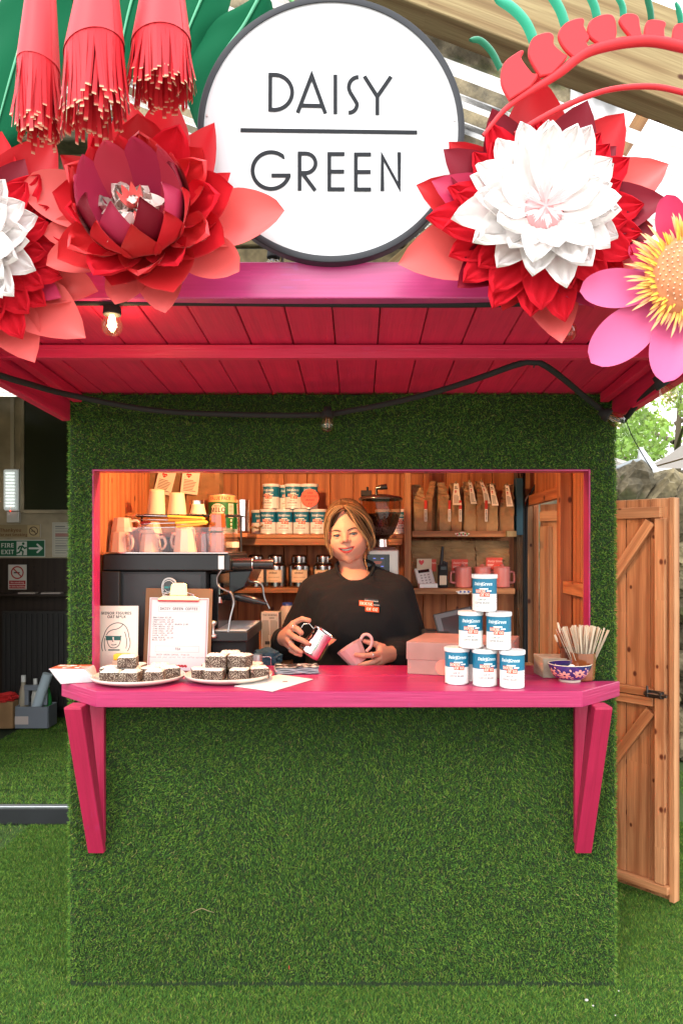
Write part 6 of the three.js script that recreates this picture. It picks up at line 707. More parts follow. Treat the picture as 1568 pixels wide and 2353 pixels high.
// ---------- the person behind the counter ----------
function surfNet(f, lo, hi, h, color) { // naive surface nets of f < 0
  const n = [0, 1, 2].map((k) => Math.ceil((hi[k] - lo[k]) / h) + 1), [nx, ny, nz] = n, F0 = new Float32Array(nx * ny * nz), id = (i, j, k) => (k * ny + j) * nx + i;
  for (let k = 0; k < nz; k++) for (let j = 0; j < ny; j++) for (let i = 0; i < nx; i++) F0[id(i, j, k)] = f(lo[0] + i * h, lo[1] + j * h, lo[2] + k * h);
  const cell = new Int32Array(nx * ny * nz).fill(-1), pos = [], nor = [], col = [], idx = [], E = [[0, 1], [2, 3], [4, 5], [6, 7], [0, 2], [1, 3], [4, 6], [5, 7], [0, 4], [1, 5], [2, 6], [3, 7]];
  for (let k = 0; k < nz - 1; k++) for (let j = 0; j < ny - 1; j++) for (let i = 0; i < nx - 1; i++) {
    const c = []; let m = 0; for (let q = 0; q < 8; q++) { c[q] = F0[id(i + (q & 1), j + (q >> 1 & 1), k + (q >> 2))]; if (c[q] < 0) m++; } if (m === 0 || m === 8) continue;
    let x = 0, y = 0, z = 0, s = 0; for (const [a, b] of E) if (c[a] < 0 !== c[b] < 0) { const t = c[a] / (c[a] - c[b]); x += lerp(a & 1, b & 1, t); y += lerp(a >> 1 & 1, b >> 1 & 1, t); z += lerp(a >> 2, b >> 2, t); s++; }
    let X0 = lo[0] + (i + x / s) * h, Y0 = lo[1] + (j + y / s) * h, Z0 = lo[2] + (k + z / s) * h; const e = h * 0.4, g = V(f(X0 + e, Y0, Z0) - f(X0 - e, Y0, Z0), f(X0, Y0 + e, Z0) - f(X0, Y0 - e, Z0), f(X0, Y0, Z0 + e) - f(X0, Y0, Z0 - e)), gl = g.length() / (2 * e) || 1; g.normalize();
    const d = clamp(f(X0, Y0, Z0) / max(0.5, gl), -h * 0.5, h * 0.5); X0 -= g.x * d; Y0 -= g.y * d; Z0 -= g.z * d;
    cell[id(i, j, k)] = pos.length / 3; pos.push(X0, Y0, Z0); nor.push(g.x, g.y, g.z); if (color) col.push(...color(X0, Y0, Z0));
  }
  const quad = (a, b, c, d, flip) => { if (a < 0 || b < 0 || c < 0 || d < 0) return; flip ? idx.push(a, c, b, a, d, c) : idx.push(a, b, c, a, c, d); };
  for (let k = 1; k < nz - 1; k++) for (let j = 1; j < ny - 1; j++) for (let i = 1; i < nx - 1; i++) { const a = F0[id(i, j, k)] < 0;
    if (a !== F0[id(i + 1, j, k)] < 0) quad(cell[id(i, j - 1, k - 1)], cell[id(i, j, k - 1)], cell[id(i, j, k)], cell[id(i, j - 1, k)], !a);
    if (a !== F0[id(i, j + 1, k)] < 0) quad(cell[id(i - 1, j, k - 1)], cell[id(i - 1, j, k)], cell[id(i, j, k)], cell[id(i, j, k - 1)], !a);
    if (a !== F0[id(i, j, k + 1)] < 0) quad(cell[id(i - 1, j - 1, k)], cell[id(i, j - 1, k)], cell[id(i, j, k)], cell[id(i - 1, j, k)], !a); }
  const g = new THREE.BufferGeometry(); g.setAttribute('position', new THREE.Float32BufferAttribute(pos, 3)); g.setAttribute('normal', new THREE.Float32BufferAttribute(nor, 3)); if (color) g.setAttribute('color', new THREE.Float32BufferAttribute(col, 3)); g.setIndex(idx); return g;
}
const smin = (a, b, k) => { const h = max(0, k - abs(a - b)) / k; return min(a, b) - h * h * k / 4; }, smax = (a, b, k) => -smin(-a, -b, k);
const ell = (x, y, z, cx, cy, cz, rx, ry, rz) => { x -= cx; y -= cy; z -= cz; const k0 = Math.hypot(x / rx, y / ry, z / rz), k1 = Math.hypot(x / rx / rx, y / ry / ry, z / rz / rz); return k1 < 1e-9 ? -min(rx, ry, rz) : k0 * (k0 - 1) / k1; };
const sph = (x, y, z, cx, cy, cz, r) => Math.hypot(x - cx, y - cy, z - cz) - r;
const cap = (x, y, z, a, b, ra, rb) => { const bx2 = b[0] - a[0], by = b[1] - a[1], bz = b[2] - a[2], px = x - a[0], py = y - a[1], pz = z - a[2], t = clamp((px * bx2 + py * by + pz * bz) / (bx2 * bx2 + by * by + bz * bz), 0, 1); return Math.hypot(px - bx2 * t, py - by * t, pz - bz * t) - lerp(ra, rb, t); };
const Zp = (zx, zy, z) => at(613.98 + zx * 0.24475, 1112.8 + zy * 0.24475, z), Za = (a) => Zp(...a).toArray();

const person = thing('person', 'smiling person in a black sweatshirt pouring from a steel jug into a pink mug', 'person');
// head in its own frame: eyes at y 0, face towards +z
const lipC = (x) => 0.009 * (x / 0.029) ** 2; // smile
function headF(X0, y, z) {
  const x = abs(X0); let d = ell(x, y, z, 0, 0.036, -0.018, 0.077, 0.098, 0.094);
  d = smin(d, ell(x, y, z, 0, -0.018, 0.012, 0.0725, 0.083, 0.073), 0.03); d = smin(d, ell(x, y, z, 0, -0.06, 0.018, 0.058, 0.04, 0.057), 0.03);
  d = smin(d, sph(x, y, z, 0, -0.092, 0.056, 0.0155), 0.026); d = smin(d, sph(x, y, z, 0.043, -0.032, 0.05, 0.0265), 0.03);
  d = smin(d, ell(x, y, z, 0, -0.054, 0.066, 0.03, 0.022, 0.017), 0.016); d = smin(d, cap(x, y, z, [0, 0.021, 0.069], [0.04, 0.021, 0.057], 0.011, 0.009), 0.022);
  d = smax(d, -sph(x, y, z, 0.031, 0.001, 0.094, 0.0155), 0.014);
  d = smin(d, cap(x, y, z, [0, 0.012, 0.077], [0, -0.019, 0.096], 0.0068, 0.0108), 0.012); d = smin(d, sph(x, y, z, 0.0115, -0.0235, 0.085, 0.0078), 0.007); d = smax(d, -sph(x, y, z, 0.006, -0.031, 0.0905, 0.0032), 0.003);
  const ex = x - 0.031, ey = y - 0.0005, r = Math.hypot(ex, ey, z - 0.0695), q = 1 - (ex / 0.0155) ** 2; d = smin(d, r - 0.0142, 0.005);
  d = max(d, -max(abs(ey + 0.0004 + 0.06 * (ex > 0 ? -ex * 0.3 : 0)) - 0.0047 * q, r - 0.0185, abs(ex) - 0.0155) * 0.8);
  const my = y - lipC(x); // lips and mouth
  d = smin(d, cap(x, my, z, [0.003, -0.0512, 0.0845], [0.031, -0.0565, 0.066], 0.0042, 0.0016), 0.005); d = smin(d, cap(x, my, z, [0, -0.0678, 0.0812], [0.028, -0.061, 0.067], 0.0056, 0.0018), 0.006);
  d = smax(d, -ell(x, my, z, 0, -0.0585, 0.083, 0.0275, 0.0034, 0.018), 0.002);
  d = smin(d, ell(x, y, z, 0.0765, -0.008, -0.012, 0.007, 0.029, 0.017), 0.009); d = smax(d, -ell(x, y, z, 0.085, -0.006, -0.006, 0.006, 0.017, 0.009), 0.004);
  d = smin(d, cap(x, y, z, [0, -0.085, -0.03], [0, -0.25, -0.055], 0.046, 0.052), 0.018); return d;
}
const skinC = [0.52, 0.26, 0.175];
function headC(X0, y, z) {
  const x = abs(X0), my = y - lipC(x), lt2 = max(0, 1 - (x / 0.0315) ** 2), lip = z < 0.045 ? 1 : max(my + 0.0575 - 0.0092 * lt2 ** 0.8, -0.0595 - 0.0115 * lt2 ** 0.8 - my, x - 0.0315), L = 1 - sst(-0.0006, 0.001, lip), c = skinC.slice();
  const br = cap(x, y, 0, [0.013, 0.0175, 0], [0.049, 0.0215, 0], 0.0023, 0.0012), b = (z > 0.03 ? 1 - sst(-0.0005, 0.0025, br) : 0) * 0.7, bl = 0.45 * Math.exp(-(((x - 0.044) / 0.02) ** 2 + ((y + 0.032) / 0.017) ** 2)) * (z > 0.02 ? 1 : 0), fr = v3(X0 * 300, y * 300, z * 300);
  c[0] *= 0.97 + 0.06 * fr; c[1] *= 0.95 + 0.09 * fr - 0.35 * bl; c[2] *= 0.95 + 0.09 * fr - 0.4 * bl; const inM = z > 0.05 && ell(x, my, z, 0, -0.0585, 0.083, 0.0272, 0.0033, 0.018) < 0.0004;
  const mix = (a, k) => [0, 1, 2].forEach((i) => { c[i] = lerp(c[i], a[i], k); }); mix([0.34, 0.045, 0.045], L); mix([0.3, 0.15, 0.09], b * 0.5); if (inM) mix([0.12, 0.02, 0.02], 1);
  const lash = abs(Math.hypot(x - 0.031, y, z - 0.0695) - 0.0142) < 0.0016 && y > -0.001 && z > 0.05 ? 1 - sst(0.0003, 0.002, abs(y - 0.0008 - 0.0047 * (1 - ((x - 0.031) / 0.0155) ** 2)) - 0.0009) : 0; mix([0.05, 0.03, 0.02], lash * 0.9); return c;
}
const headM = new THREE.Matrix4().compose(V(-0.043, 1.4955, -0.525), new THREE.Quaternion().setFromEuler(new THREE.Euler(0.03, -0.1, 0.125, 'ZYX')), V(1, 1, 1));
const headG = surfNet(headF, [-0.1, -0.27, -0.13], [0.1, 0.15, 0.12], 0.0027, headC).applyMatrix4(headM);
const skinCol = (x, y, z) => { const f = v3(x * 260, y * 260, z * 260); return [skinC[0] * (0.96 + 0.08 * f), skinC[1] * (0.93 + 0.1 * f), skinC[2] * (0.93 + 0.1 * f)]; };
// hands: chains of capsules given in photo positions with depth
function hand(palm, fingers, wrist) {
  const P = palm.map(([a, b, ra, rb]) => [Za(a), Za(b), ra, rb]), Fg = fingers.map(([pts, r0, r1]) => { const q = pts.map(Za); return q.slice(1).map((b, i) => [q[i], b, lerp(r0, r1, i / (q.length - 1)), lerp(r0, r1, (i + 1) / (q.length - 1))]); }), all = [...P, ...Fg.flat()].flatMap(([a, b]) => [a, b]), lo = [0, 1, 2].map((k) => min(...all.map((p) => p[k])) - 0.04), hi = [0, 1, 2].map((k) => max(...all.map((p) => p[k])) + 0.04);
  const tips = Fg.map((f) => f[f.length - 1][1]);
  return surfNet((x, y, z) => { let d = 1; for (const [a, b, ra, rb] of P) d = smin(d, cap(x, y, z, a, b, ra, rb), 0.014); for (const f of Fg) { let e = 1; for (const [a, b, ra, rb] of f) e = smin(e, cap(x, y, z, a, b, ra, rb), 0.003); d = smin(d, e, 0.0045); } return d; }, lo, hi, 0.0027, (x, y, z) => { const c = skinCol(x, y, z), k = min(...tips.map((t) => Math.hypot(x - t[0], y - t[1], z - t[2]))), n = 1 - sst(0.006, 0.016, k); return [c[0], c[1] * (1 - 0.2 * n), c[2] * (1 - 0.18 * n)]; });
}
const RW = [150, 1440, -0.4], LW2 = [1175, 1590, -0.392];
const handR = hand([[RW, [228, 1335, -0.335], 0.025, 0.014], [RW, [205, 1400, -0.325], 0.025, 0.014], [RW, [196, 1460, -0.325], 0.024, 0.0135], [RW, [200, 1512, -0.333], 0.022, 0.012], [RW, [95, 1450, -0.46], 0.025, 0.027]],
  [[[[175, 1375, -0.365], [240, 1305, -0.345], [325, 1262, -0.332], [392, 1276, -0.322]], 0.0125, 0.0085], [[[228, 1338, -0.332], [280, 1358, -0.297], [316, 1392, -0.288]], 0.0115, 0.0098], [[[206, 1400, -0.322], [262, 1436, -0.284], [330, 1464, -0.262], [380, 1493, -0.256]], 0.0112, 0.0082], [[[197, 1458, -0.322], [228, 1512, -0.288], [272, 1548, -0.268], [316, 1574, -0.262]], 0.0106, 0.0078], [[[200, 1510, -0.33], [228, 1560, -0.302], [268, 1586, -0.286], [312, 1602, -0.28]], 0.0095, 0.0068]], RW);
const handL = hand([[LW2, [1055, 1545, -0.335], 0.025, 0.016], [LW2, [1052, 1590, -0.32], 0.025, 0.0145], [LW2, [1062, 1632, -0.322], 0.024, 0.0135], [LW2, [1075, 1662, -0.33], 0.022, 0.012], [LW2, [1260, 1600, -0.44], 0.025, 0.027]],
  [[[[1085, 1525, -0.35], [1015, 1500, -0.335], [955, 1482, -0.326], [912, 1470, -0.322]], 0.0125, 0.0085], [[[1050, 1588, -0.315], [980, 1602, -0.282], [900, 1606, -0.266], [832, 1600, -0.26]], 0.0112, 0.0082], [[[1060, 1632, -0.318], [1000, 1664, -0.3], [930, 1682, -0.292], [862, 1692, -0.288]], 0.0108, 0.008], [[[1070, 1655, -0.322], [1010, 1692, -0.316], [950, 1706, -0.312], [890, 1712, -0.31]], 0.0102, 0.0076], [[[1078, 1668, -0.33], [1030, 1712, -0.33], [980, 1728, -0.328]], 0.009, 0.007]], LW2);
const shR = [-0.17, 1.262, -0.51], shL = [0.158, 1.258, -0.51], elR = [-0.278, 1.03, -0.56], elL = [0.232, 1.02, -0.53], wR = Za(RW), wL = Za(LW2), cx = -0.008;
const skinF = (x, y, z) => { let d = 1; for (const s of [-1, 1]) { d = smin(d, cap(x, y, (z + 0.53) * 1.4, [cx + s * 0.06, 0.85, 0], [cx + s * 0.06, 1.2, 0], 0.095, 0.1), 0.06); d = smin(d, cap(x, y, z, [cx + s * 0.08, 0.85, -0.53], [cx + s * 0.09, 0.47, -0.53], 0.075, 0.05), 0.05); d = smin(d, cap(x, y, z, [cx + s * 0.09, 0.47, -0.53], [cx + s * 0.09, 0.12, -0.54], 0.047, 0.034), 0.03); d = smin(d, cap(x, y, z, [cx + s * 0.09, 0.09, -0.53], [cx + s * 0.1, 0.085, -0.42], 0.03, 0.026), 0.03); }
  d = smin(d, cap(x, y, z, [-0.03, 1.4, -0.55], [cx, 1.25, -0.54], 0.048, 0.06), 0.05); d = smin(d, ell(x, y, z, -0.012, 1.302, -0.518, 0.084, 0.062, 0.08), 0.03); for (const [a, b, c] of [[shR, elR, wR], [shL, elL, wL]]) { d = smin(d, cap(x, y, z, a, b, 0.042, 0.036), 0.04); d = smin(d, cap(x, y, z, b, c, 0.036, 0.025), 0.02); } return d; };
const bodyG = surfNet(skinF, [-0.4, 0.03, -0.75], [0.4, 1.42, -0.3], 0.012, skinCol);
const keep = (g) => { const n = g.toNonIndexed(); return n; };
part('body', mergeGeometries([keep(headG), keep(bodyG), keep(handR), keep(handL)]), phys([1, 1, 1], 0.5, { vertexColors: true, specularIntensity: 0.4, sheen: 0.15, sheenColor: C(1, 0.6, 0.5) }), person);
// sweatshirt
const fold = (x, y, z) => 0.008 * (v3(x * 9 + 3, y * 13, z * 9) - 0.5) + 0.0016 * (v3(x * 40, y * 60, z * 40) - 0.5);
const shirtF = (x, y, z) => { let d = 1, zz = (z + 0.53) * 1.35; for (const s of [-1, 1]) { d = smin(d, cap(x, y, zz, [cx + s * 0.085, 0.82, 0], [cx + s * 0.075, 1.2, 0], 0.128, 0.112), 0.06); d = smin(d, ell(x, y, z, cx + s * 0.065, 1.17, -0.475, 0.1, 0.12, 0.07), 0.08); d = smin(d, cap(x, y, z, [cx + s * 0.05, 1.338, -0.54], [cx + s * 0.15, 1.286, -0.53], 0.036, 0.048), 0.05); }
  for (const [a, b, c] of [[shR, elR, wR], [shL, elL, wL]]) { d = smin(d, cap(x, y, z, a, b, 0.062, 0.064), 0.05); const cu = [0, 1, 2].map((k) => lerp(b[k], c[k], 0.8)); d = smin(d, cap(x, y, z, b, cu, 0.066, 0.052), 0.03); d = smin(d, cap(x, y, z, cu, c, 0.04, 0.034), 0.008); }
  d = smin(d, ell(x, y, z, -0.012, 1.3, -0.53, 0.11, 0.05, 0.09), 0.05); d += fold(x, y, z); const hx2 = x + 0.02, hz = z + 0.51; const ry = 1.374 - (z > -0.515 ? 0.89 : 0.33) * (z + 0.515); return smax(d, -max(Math.hypot(x + 0.012, (z + 0.515) * 1.02) - 0.0735, ry - 0.022 - y), 0.004); };
const fabric = std([0.0035, 0.0034, 0.0033], 0.95, { bumpMap: fineBump, bumpScale: 0.0004 });
const shirtG = surfNet(shirtF, [-0.42, 0.76, -0.76], [0.4, 1.42, -0.3], 0.0085); uvm(shirtG, 1, false); const shirt = part('sweatshirt', shirtG, fabric, person);
{ const ringP = Array.from({ length: 29 }, (_, i) => { const a = i / 28 * PI * 2, f = cos(a); return [-0.012 + 0.0735 * sin(a), 1.374 - (f > 0 ? 0.064 : 0.022) * f, -0.515 + 0.072 * f]; }); const c = new THREE.CatmullRomCurve3(ringP.slice(0, 28).map((p) => V(...p)), true), g = new THREE.TubeGeometry(c, 90, 0.0068, 10, true); part('collar', g, std([0.0045, 0.0044, 0.0042], 0.95), shirt); }
{ // sewn patch that follows the chest
  const sz = (x, y) => { let z = -0.3; for (let i = 0; i < 60; i++) { const d = shirtF(x, y, z); if (d < 0.0004) break; z -= max(0.0004, d * 0.7); } return z; };
  const pc = (x0, x1, y0, y1, sk, tex, label, lift) => { const g = grid(14, 6, (u, v) => { const q = at(613.98 + lerp(x0, x1, u) * 0.24475, 1112.8 + (lerp(y1, y0, v) + sk * (lerp(x0, x1, u) - 860)) * 0.24475, -0.385); return [q.x, q.y, sz(q.x, q.y) + lift]; }); part('patch', g, std([1, 1, 1], 0.8, { map: tex }), shirt, label); };
  const tx = (w, h, bg, fg, s, f) => canvasTex(w, h, (g) => { g.fillStyle = bg; g.fillRect(0, 0, w, h); g.fillStyle = fg; g.font = f; g.textAlign = 'center'; g.textBaseline = 'middle'; g.fillText(s, w / 2, h / 2 + 2); });
  pc(908, 1042, 1066, 1098, 0.1, tx(200, 40, '#1d3038', '#e8e2d6', 'CELEBRATING AUSTRALIAN', 'bold 15px sans-serif'), 'dark strip of the chest patch', 0.003); pc(990, 1056, 1106, 1130, 0.1, tx(110, 40, '#1d3038', '#e8e2d6', 'CREATIVITY', 'bold 17px sans-serif'), 'small dark strip of the chest patch', 0.003);
  pc(860, 992, 1088, 1140, 0.1, tx(200, 76, '#d8531f', '#f6eee0', 'HOUSE', 'bold 52px serif'), 'orange chest patch reading HOUSE', 0.0036); pc(918, 1046, 1136, 1186, 0.1, tx(200, 76, '#d8531f', '#f6eee0', 'OF OZ', 'bold 54px serif'), 'orange chest patch reading OF OZ', 0.0042); }
const legF = (x, y, z) => { let d = ell(x, y, z, cx, 0.88, -0.53, 0.17, 0.14, 0.12); for (const s of [-1, 1]) { d = smin(d, cap(x, y, z, [cx + s * 0.08, 0.85, -0.53], [cx + s * 0.09, 0.47, -0.53], 0.09, 0.066), 0.04); d = smin(d, cap(x, y, z, [cx + s * 0.09, 0.47, -0.53], [cx + s * 0.09, 0.13, -0.54], 0.063, 0.055), 0.02); } return d; };
part('trousers', surfNet(legF, [-0.25, 0.05, -0.75], [0.25, 1.05, -0.35], 0.014), std([0.02, 0.021, 0.025], 0.9), person);
for (const s of [-1, 1]) part('shoe', surfNet((x, y, z) => smax(smin(cap(x, y, z, [cx + s * 0.09, 0.1, -0.55], [cx + s * 0.1, 0.095, -0.41], 0.042, 0.036), cap(x, y, z, [cx + s * 0.09, 0.1, -0.55], [cx + s * 0.09, 0.15, -0.55], 0.045, 0.045), 0.03), 0.057 - y, 0.004), [cx + s * 0.09 - 0.08, 0.04, -0.62], [cx + s * 0.09 + 0.08, 0.22, -0.34], 0.01), blackMatte, person);
// eyes, teeth
const tf = (g) => g.applyMatrix4(headM);
for (const s of [-1, 1]) { const e = part('eye', tf(new THREE.SphereGeometry(0.0125, 28, 20).translate(s * 0.031, 0.0005, 0.0695)), phys([0.36, 0.31, 0.28], 0.15, { clearcoat: 0.6 }), person), gz = new THREE.Quaternion().setFromUnitVectors(V(0, 0, 1), V(0.17, -0.03, 1).normalize()), disc = (r, l) => { const g = new THREE.SphereGeometry(0.0125 + l, 24, 8, 0, 6.2832, 0, Math.asin(r / 0.0125)).rotateX(PI / 2); g.applyQuaternion(gz); return tf(g.translate(s * 0.031, 0.0005, 0.0695)); }; part('iris', disc(0.0066, 0.0003), phys([0.02, 0.028, 0.028], 0.15, { clearcoat: 1 }), e); part('pupil', disc(0.0032, 0.0006), phys([0.01, 0.01, 0.01], 0.05, { clearcoat: 1 }), e); }
{ const fz = (x, y) => { let z = 0.115; for (let i = 0; i < 80; i++) { const d = headF(x, y, z); if (d < 0.0003) break; z -= max(0.0004, d * 0.6); } return z; };
  const dark = std([0.02, 0.012, 0.008], 0.6), brow = std([0.06, 0.03, 0.014], 0.8);
  for (const s of [-1, 1]) { const l = Array.from({ length: 9 }, (_, i) => { const t = -1.02 + i * 0.262, dx = t * 0.0155, y = 0.0011 + 0.0049 * (1 - t * t); return [s * (0.031 + dx), y + (t > 0.8 ? 0.0012 : 0), 0.0695 + Math.sqrt(max(0, 0.0152 ** 2 - dx * dx - y * y))]; }); part('eyelash', tf(taper(l, [0.0007, 0.0017, 0.0021, 0.0012], 18, 6)), dark, person);
    const b = [[0.0125, 0.0165], [0.02, 0.0195], [0.03, 0.0225], [0.04, 0.0235], [0.05, 0.0195]].map(([x, y]) => [s * x, y, fz(s * x, y) + 0.0003]); part('eyebrow', tf(taper(b, [0.0014, 0.0025, 0.0025, 0.0019, 0.0005], 20, 6)), brow, person); } }
{ const gs = []; for (let i = -4; i < 4; i++) { const x = (i + 0.5) * 0.0058, z = 0.0775 - 13 * x * x; gs.push(bx(0.0055, 0.006, 0.003, [0, 0, 0], 0, 0.0009).rotateY(x * 24).translate(x, -0.0575 + lipC(abs(x)), z)); } part('teeth', tf(mergeGeometries(gs.map(plain))), std([0.75, 0.7, 0.62], 0.25), person); }
// hair: close shell plus strands and loose front locks
const hairCols = [[0.12, 0.062, 0.025], [0.065, 0.032, 0.013], [0.24, 0.14, 0.06], [0.16, 0.088, 0.036], [0.045, 0.022, 0.009]];
const hairMat = phys([1, 1, 1], 0.42, { vertexColors: true, specularIntensity: 0.6 });
const paint = (g, c) => { const n = plain(g.clone()), a = new Float32Array(n.attributes.position.count * 3); for (let i = 0; i < a.length; i += 3) a.set(c, i); n.setAttribute('color', new THREE.BufferAttribute(a, 3)); n.deleteAttribute('uv'); return n; };
{ const hairF = (x, y, z) => { let d = ell(x, y, z, 0, 0.042, -0.024, 0.0865, 0.1, 0.107); d = smin(d, ell(x, y, z, 0, -0.01, -0.085, 0.06, 0.06, 0.045), 0.04); d = smin(d, ell(x, y, z, 0.0, 0.03, -0.135, 0.035, 0.035, 0.03), 0.02); d += 0.003 * (v3(x * 90, y * 26, z * 60) - 0.5); d = smax(d, -ell(x * (1 + 1.5 * sst(0.0, 0.1, y)), y, z, 0, -0.006, 0.08, 0.07, 0.102, 0.088), 0.006); return smax(d, -(y + 0.055), 0.01); };
  const list = [paint(tf(surfNet(hairF, [-0.11, -0.09, -0.19], [0.11, 0.17, 0.1], 0.0045)), hairCols[1])];
  const onCap = (v, k) => { const d = v.clone().normalize(), t = 1 / Math.hypot(d.x / 0.0865, d.y / 0.1, d.z / 0.098); return V(d.x * t * k, 0.042 + d.y * t * k, -0.026 + d.z * t * k); };
  for (let i = 0; i < 520; i++) { const s = i % 2 ? 1 : -1, t = rnd(), st = V(-0.006 + s * 0.003, lerp(0.066, 0.1, Math.sqrt(t)), lerp(0.078, -0.04, t)), en = V(s * lerp(0.085, 0.06, t), lerp(-0.012, -0.035, rnd()) - 0.0, lerp(0.012, -0.085, t) + rr(-0.012, 0.012)), mid = V(s * lerp(0.066, 0.07, t), lerp(0.042, 0.05, t), lerp(0.062, -0.03, t)), pts = [], k = rr(1.0, 1.035); for (let j = 0; j <= 7; j++) { const u = j / 7, p = st.clone().multiplyScalar((1 - u) ** 2).addScaledVector(mid, 2.1 * u * (1 - u)).addScaledVector(en, u * u); pts.push(onCap(p, k + 0.004 * sin(u * 7 + i))); } list.push(paint(tf(taper(pts, [0.0008, 0.0015, 0.0015, 0.0011], 14, 4)), pick(hairCols))); }
  const lock = (guide, n, sp, cols) => { for (let i = 0; i < n; i++) { const o = V(rr(-1, 1), rr(-1, 1), rr(-1, 1)).multiplyScalar(sp), cut = rr(0.82, 1), w = rr(0, 6); const pts = guide.map(([x, y, z], j) => Zp(x, y, z).addScaledVector(o, 0.25 + 0.75 * sin(PI * j / (guide.length - 1))).add(V(0.0012 * sin(w + j * 1.7), 0, 0.001))), c = curve(pts), q = Array.from({ length: 8 }, (_, j) => c.getPointAt(j / 7 * cut)); list.push(paint(taper(q, [0.0008, 0.0013, 0.0011, 0.0004], 18, 4), pick(cols))); } };
  const lt = [hairCols[2], hairCols[2], hairCols[3], [0.36, 0.23, 0.11], hairCols[0], hairCols[1]];
  lock([[706, 205, -0.437], [640, 245, -0.436], [590, 310, -0.442], [566, 400, -0.452], [560, 490, -0.452], [572, 580, -0.448], [596, 650, -0.445], [600, 690, -0.44]], 34, 0.005, lt); lock([[700, 195, -0.45], [610, 230, -0.455], [556, 330, -0.47], [545, 450, -0.478], [556, 560, -0.47], [590, 640, -0.46]], 30, 0.006, lt); lock([[590, 560, -0.445], [602, 640, -0.44], [598, 690, -0.44], [560, 705, -0.44]], 8, 0.004, lt);
  lock([[722, 205, -0.437], [770, 260, -0.432], [812, 340, -0.432], [860, 420, -0.436], [915, 490, -0.444], [950, 560, -0.45], [948, 620, -0.45]], 30, 0.0045, lt); lock([[730, 195, -0.45], [830, 240, -0.455], [920, 320, -0.47], [975, 420, -0.482], [1004, 510, -0.48], [996, 580, -0.47], [940, 640, -0.455]], 34, 0.006, lt); lock([[740, 190, -0.46], [850, 225, -0.47], [945, 310, -0.49], [985, 400, -0.5], [1000, 480, -0.5], [990, 560, -0.49]], 40, 0.007, hairCols);
  lock([[718, 200, -0.442], [790, 245, -0.436], [850, 330, -0.442], [905, 420, -0.456], [955, 500, -0.468], [975, 570, -0.465], [950, 630, -0.456]], 60, 0.008, hairCols);
  lock([[712, 200, -0.442], [655, 232, -0.44], [604, 290, -0.447], [578, 370, -0.458], [566, 450, -0.462], [568, 540, -0.46]], 44, 0.006, hairCols);
  lock([[918, 640, -0.45], [916, 720, -0.448], [940, 790, -0.435], [930, 850, -0.425], [905, 880, -0.42], [880, 890, -0.418]], 2, 0.001, lt);
  for (let i = 0; i < 26; i++) { const x = rr(620, 830), p = Zp(x, 168 + 0.0008 * (x - 725) ** 2, -0.5), e = p.clone().add(V(rr(-0.02, 0.02), rr(0.004, 0.016), rr(-0.01, 0.01))); list.push(paint(taper([p.clone().add(V(0, -0.01, 0)), p.clone().lerp(e, 0.5).add(V(0, 0.003, 0)), e], [0.0005, 0.0004, 0.0002], 8, 4), pick(hairCols))); }
  part('hair', mergeGeometries(list), hairMat, person); }
// rings
const fr = (a, b, r, label) => { const p = Zp(...a), d = Zp(...b).sub(p).normalize(), g = new THREE.TorusGeometry(r, 0.0016, 8, 26); g.applyQuaternion(new THREE.Quaternion().setFromUnitVectors(V(0, 0, 1), d)); part('ring', g.translate(p.x, p.y, p.z), steel, person, label); };
fr([258, 1349, -0.313], [290, 1365, -0.293], 0.0118); fr([222, 1500, -0.296], [236, 1518, -0.284], 0.0112); fr([222, 1550, -0.307], [236, 1565, -0.298], 0.0102); fr([978, 1602, -0.281], [930, 1605, -0.27], 0.0114);
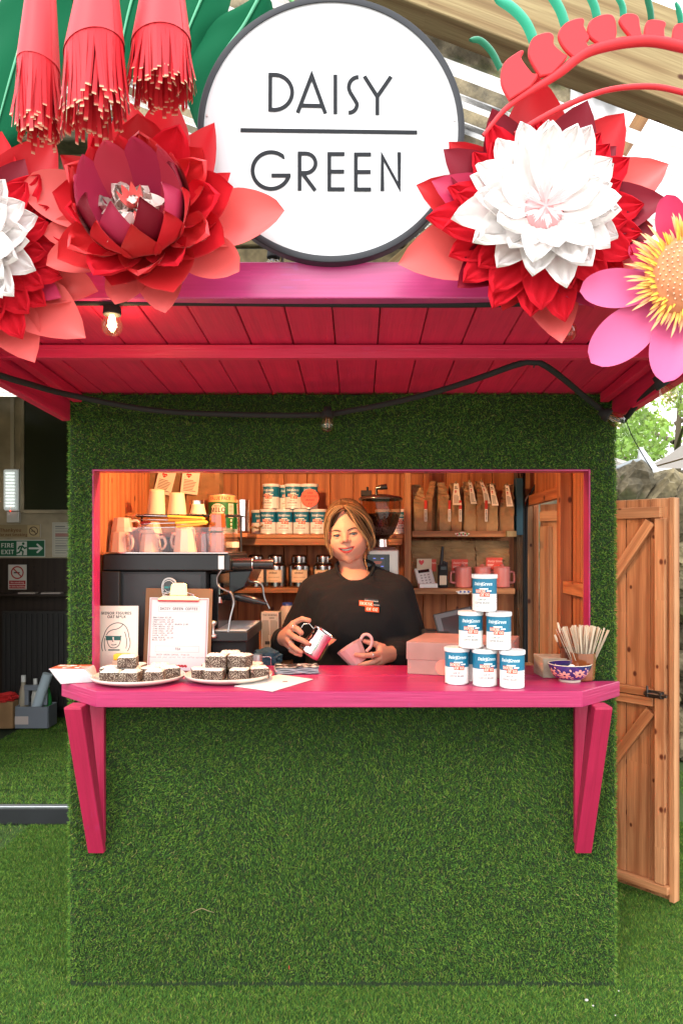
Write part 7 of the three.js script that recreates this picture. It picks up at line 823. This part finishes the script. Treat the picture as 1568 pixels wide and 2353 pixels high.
// what the hands hold
{ const b = Zp(392, 1602, -0.312), a = Zp(540, 1386, -0.312), up = a.clone().sub(b), Hh = up.length(), t = thing('milk_pitcher', 'shiny steel milk pitcher tilted in the right hand of the person', 'pitcher', b); t.quaternion.setFromUnitVectors(V(0, 1, 0), up.clone().normalize());
  const g = lathe([[0.0005, 0.001], [0.046, 0.001], [0.0495, 0.005], [0.05, 0.015], [0.047, Hh * 0.45], [0.0435, Hh * 0.7], [0.0455, Hh], [0.0438, Hh], [0.042, Hh * 0.7], [0.046, Hh * 0.4], [0.047, 0.012], [0.0005, 0.008]], 64); { const P = g.attributes.position; for (let i = 0; i < P.count; i++) { const x = P.getX(i), y = P.getY(i), z = P.getZ(i), k = sst(Hh * 0.6, Hh, y) * max(0, x / 0.05) ** 6; P.setXYZ(i, x + 0.014 * k, y + 0.006 * k, z); } g.computeVertexNormals(); }
  part('pitcher_body', g, std([0.8, 0.78, 0.76], 0.09, { metalness: 1 }), t); part('handle', [[-0.0435, Hh - 0.012, -0.066, Hh - 0.006], [-0.066, Hh - 0.006, -0.082, Hh - 0.02], [-0.082, Hh - 0.02, -0.08, Hh - 0.055], [-0.08, Hh - 0.055, -0.052, 0.03]].map(([x0, y0, x1, y1]) => between(V(x0, y0, 0), V(x1, y1, 0), 0.014, 0.003, 0, V(0, 0, 1).cross(V(x1 - x0, y1 - y0, 0).normalize()))), steel, t); part('lip', new THREE.TorusGeometry(0.0447, 0.0012, 8, 60).rotateX(PI / 2).translate(0.002, Hh, 0), steel, t); }
{ const a = Zp(764, 1514, -0.318), b = Zp(862, 1668, -0.318), up = a.clone().sub(b), Hh = up.length(), t = thing('held_mug', 'pale pink faceted mug tilted in the left hand of the person', 'mug', b); t.quaternion.setFromUnitVectors(V(0, 1, 0), up.clone().normalize());
  const g = lathe([[0.0005, 0.001], [0.035, 0], [0.0365, 0.003], [0.0515, Hh], [0.0495, Hh], [0.0355, 0.006], [0.0005, 0.006]], 12).toNonIndexed(); g.rotateY(0.2); g.computeVertexNormals(); part('cup', g, phys([0.66, 0.36, 0.34], 0.4, { clearcoat: 0.3, side: THREE.DoubleSide }), t); part('handle', tube([[0.047, Hh * 0.92, 0], [0.066, Hh * 1.06, 0], [0.082, Hh * 0.95, 0], [0.085, Hh * 0.68, 0], [0.068, Hh * 0.38, 0], [0.043, Hh * 0.28, 0]], 0.0062, 30, 10), phys([0.66, 0.36, 0.34], 0.4, { clearcoat: 0.3 }), t); }
scene.traverse((o) => { if (o.isMesh) o.castShadow = o.receiveShadow = true; });
renderer.render(scene, camera);
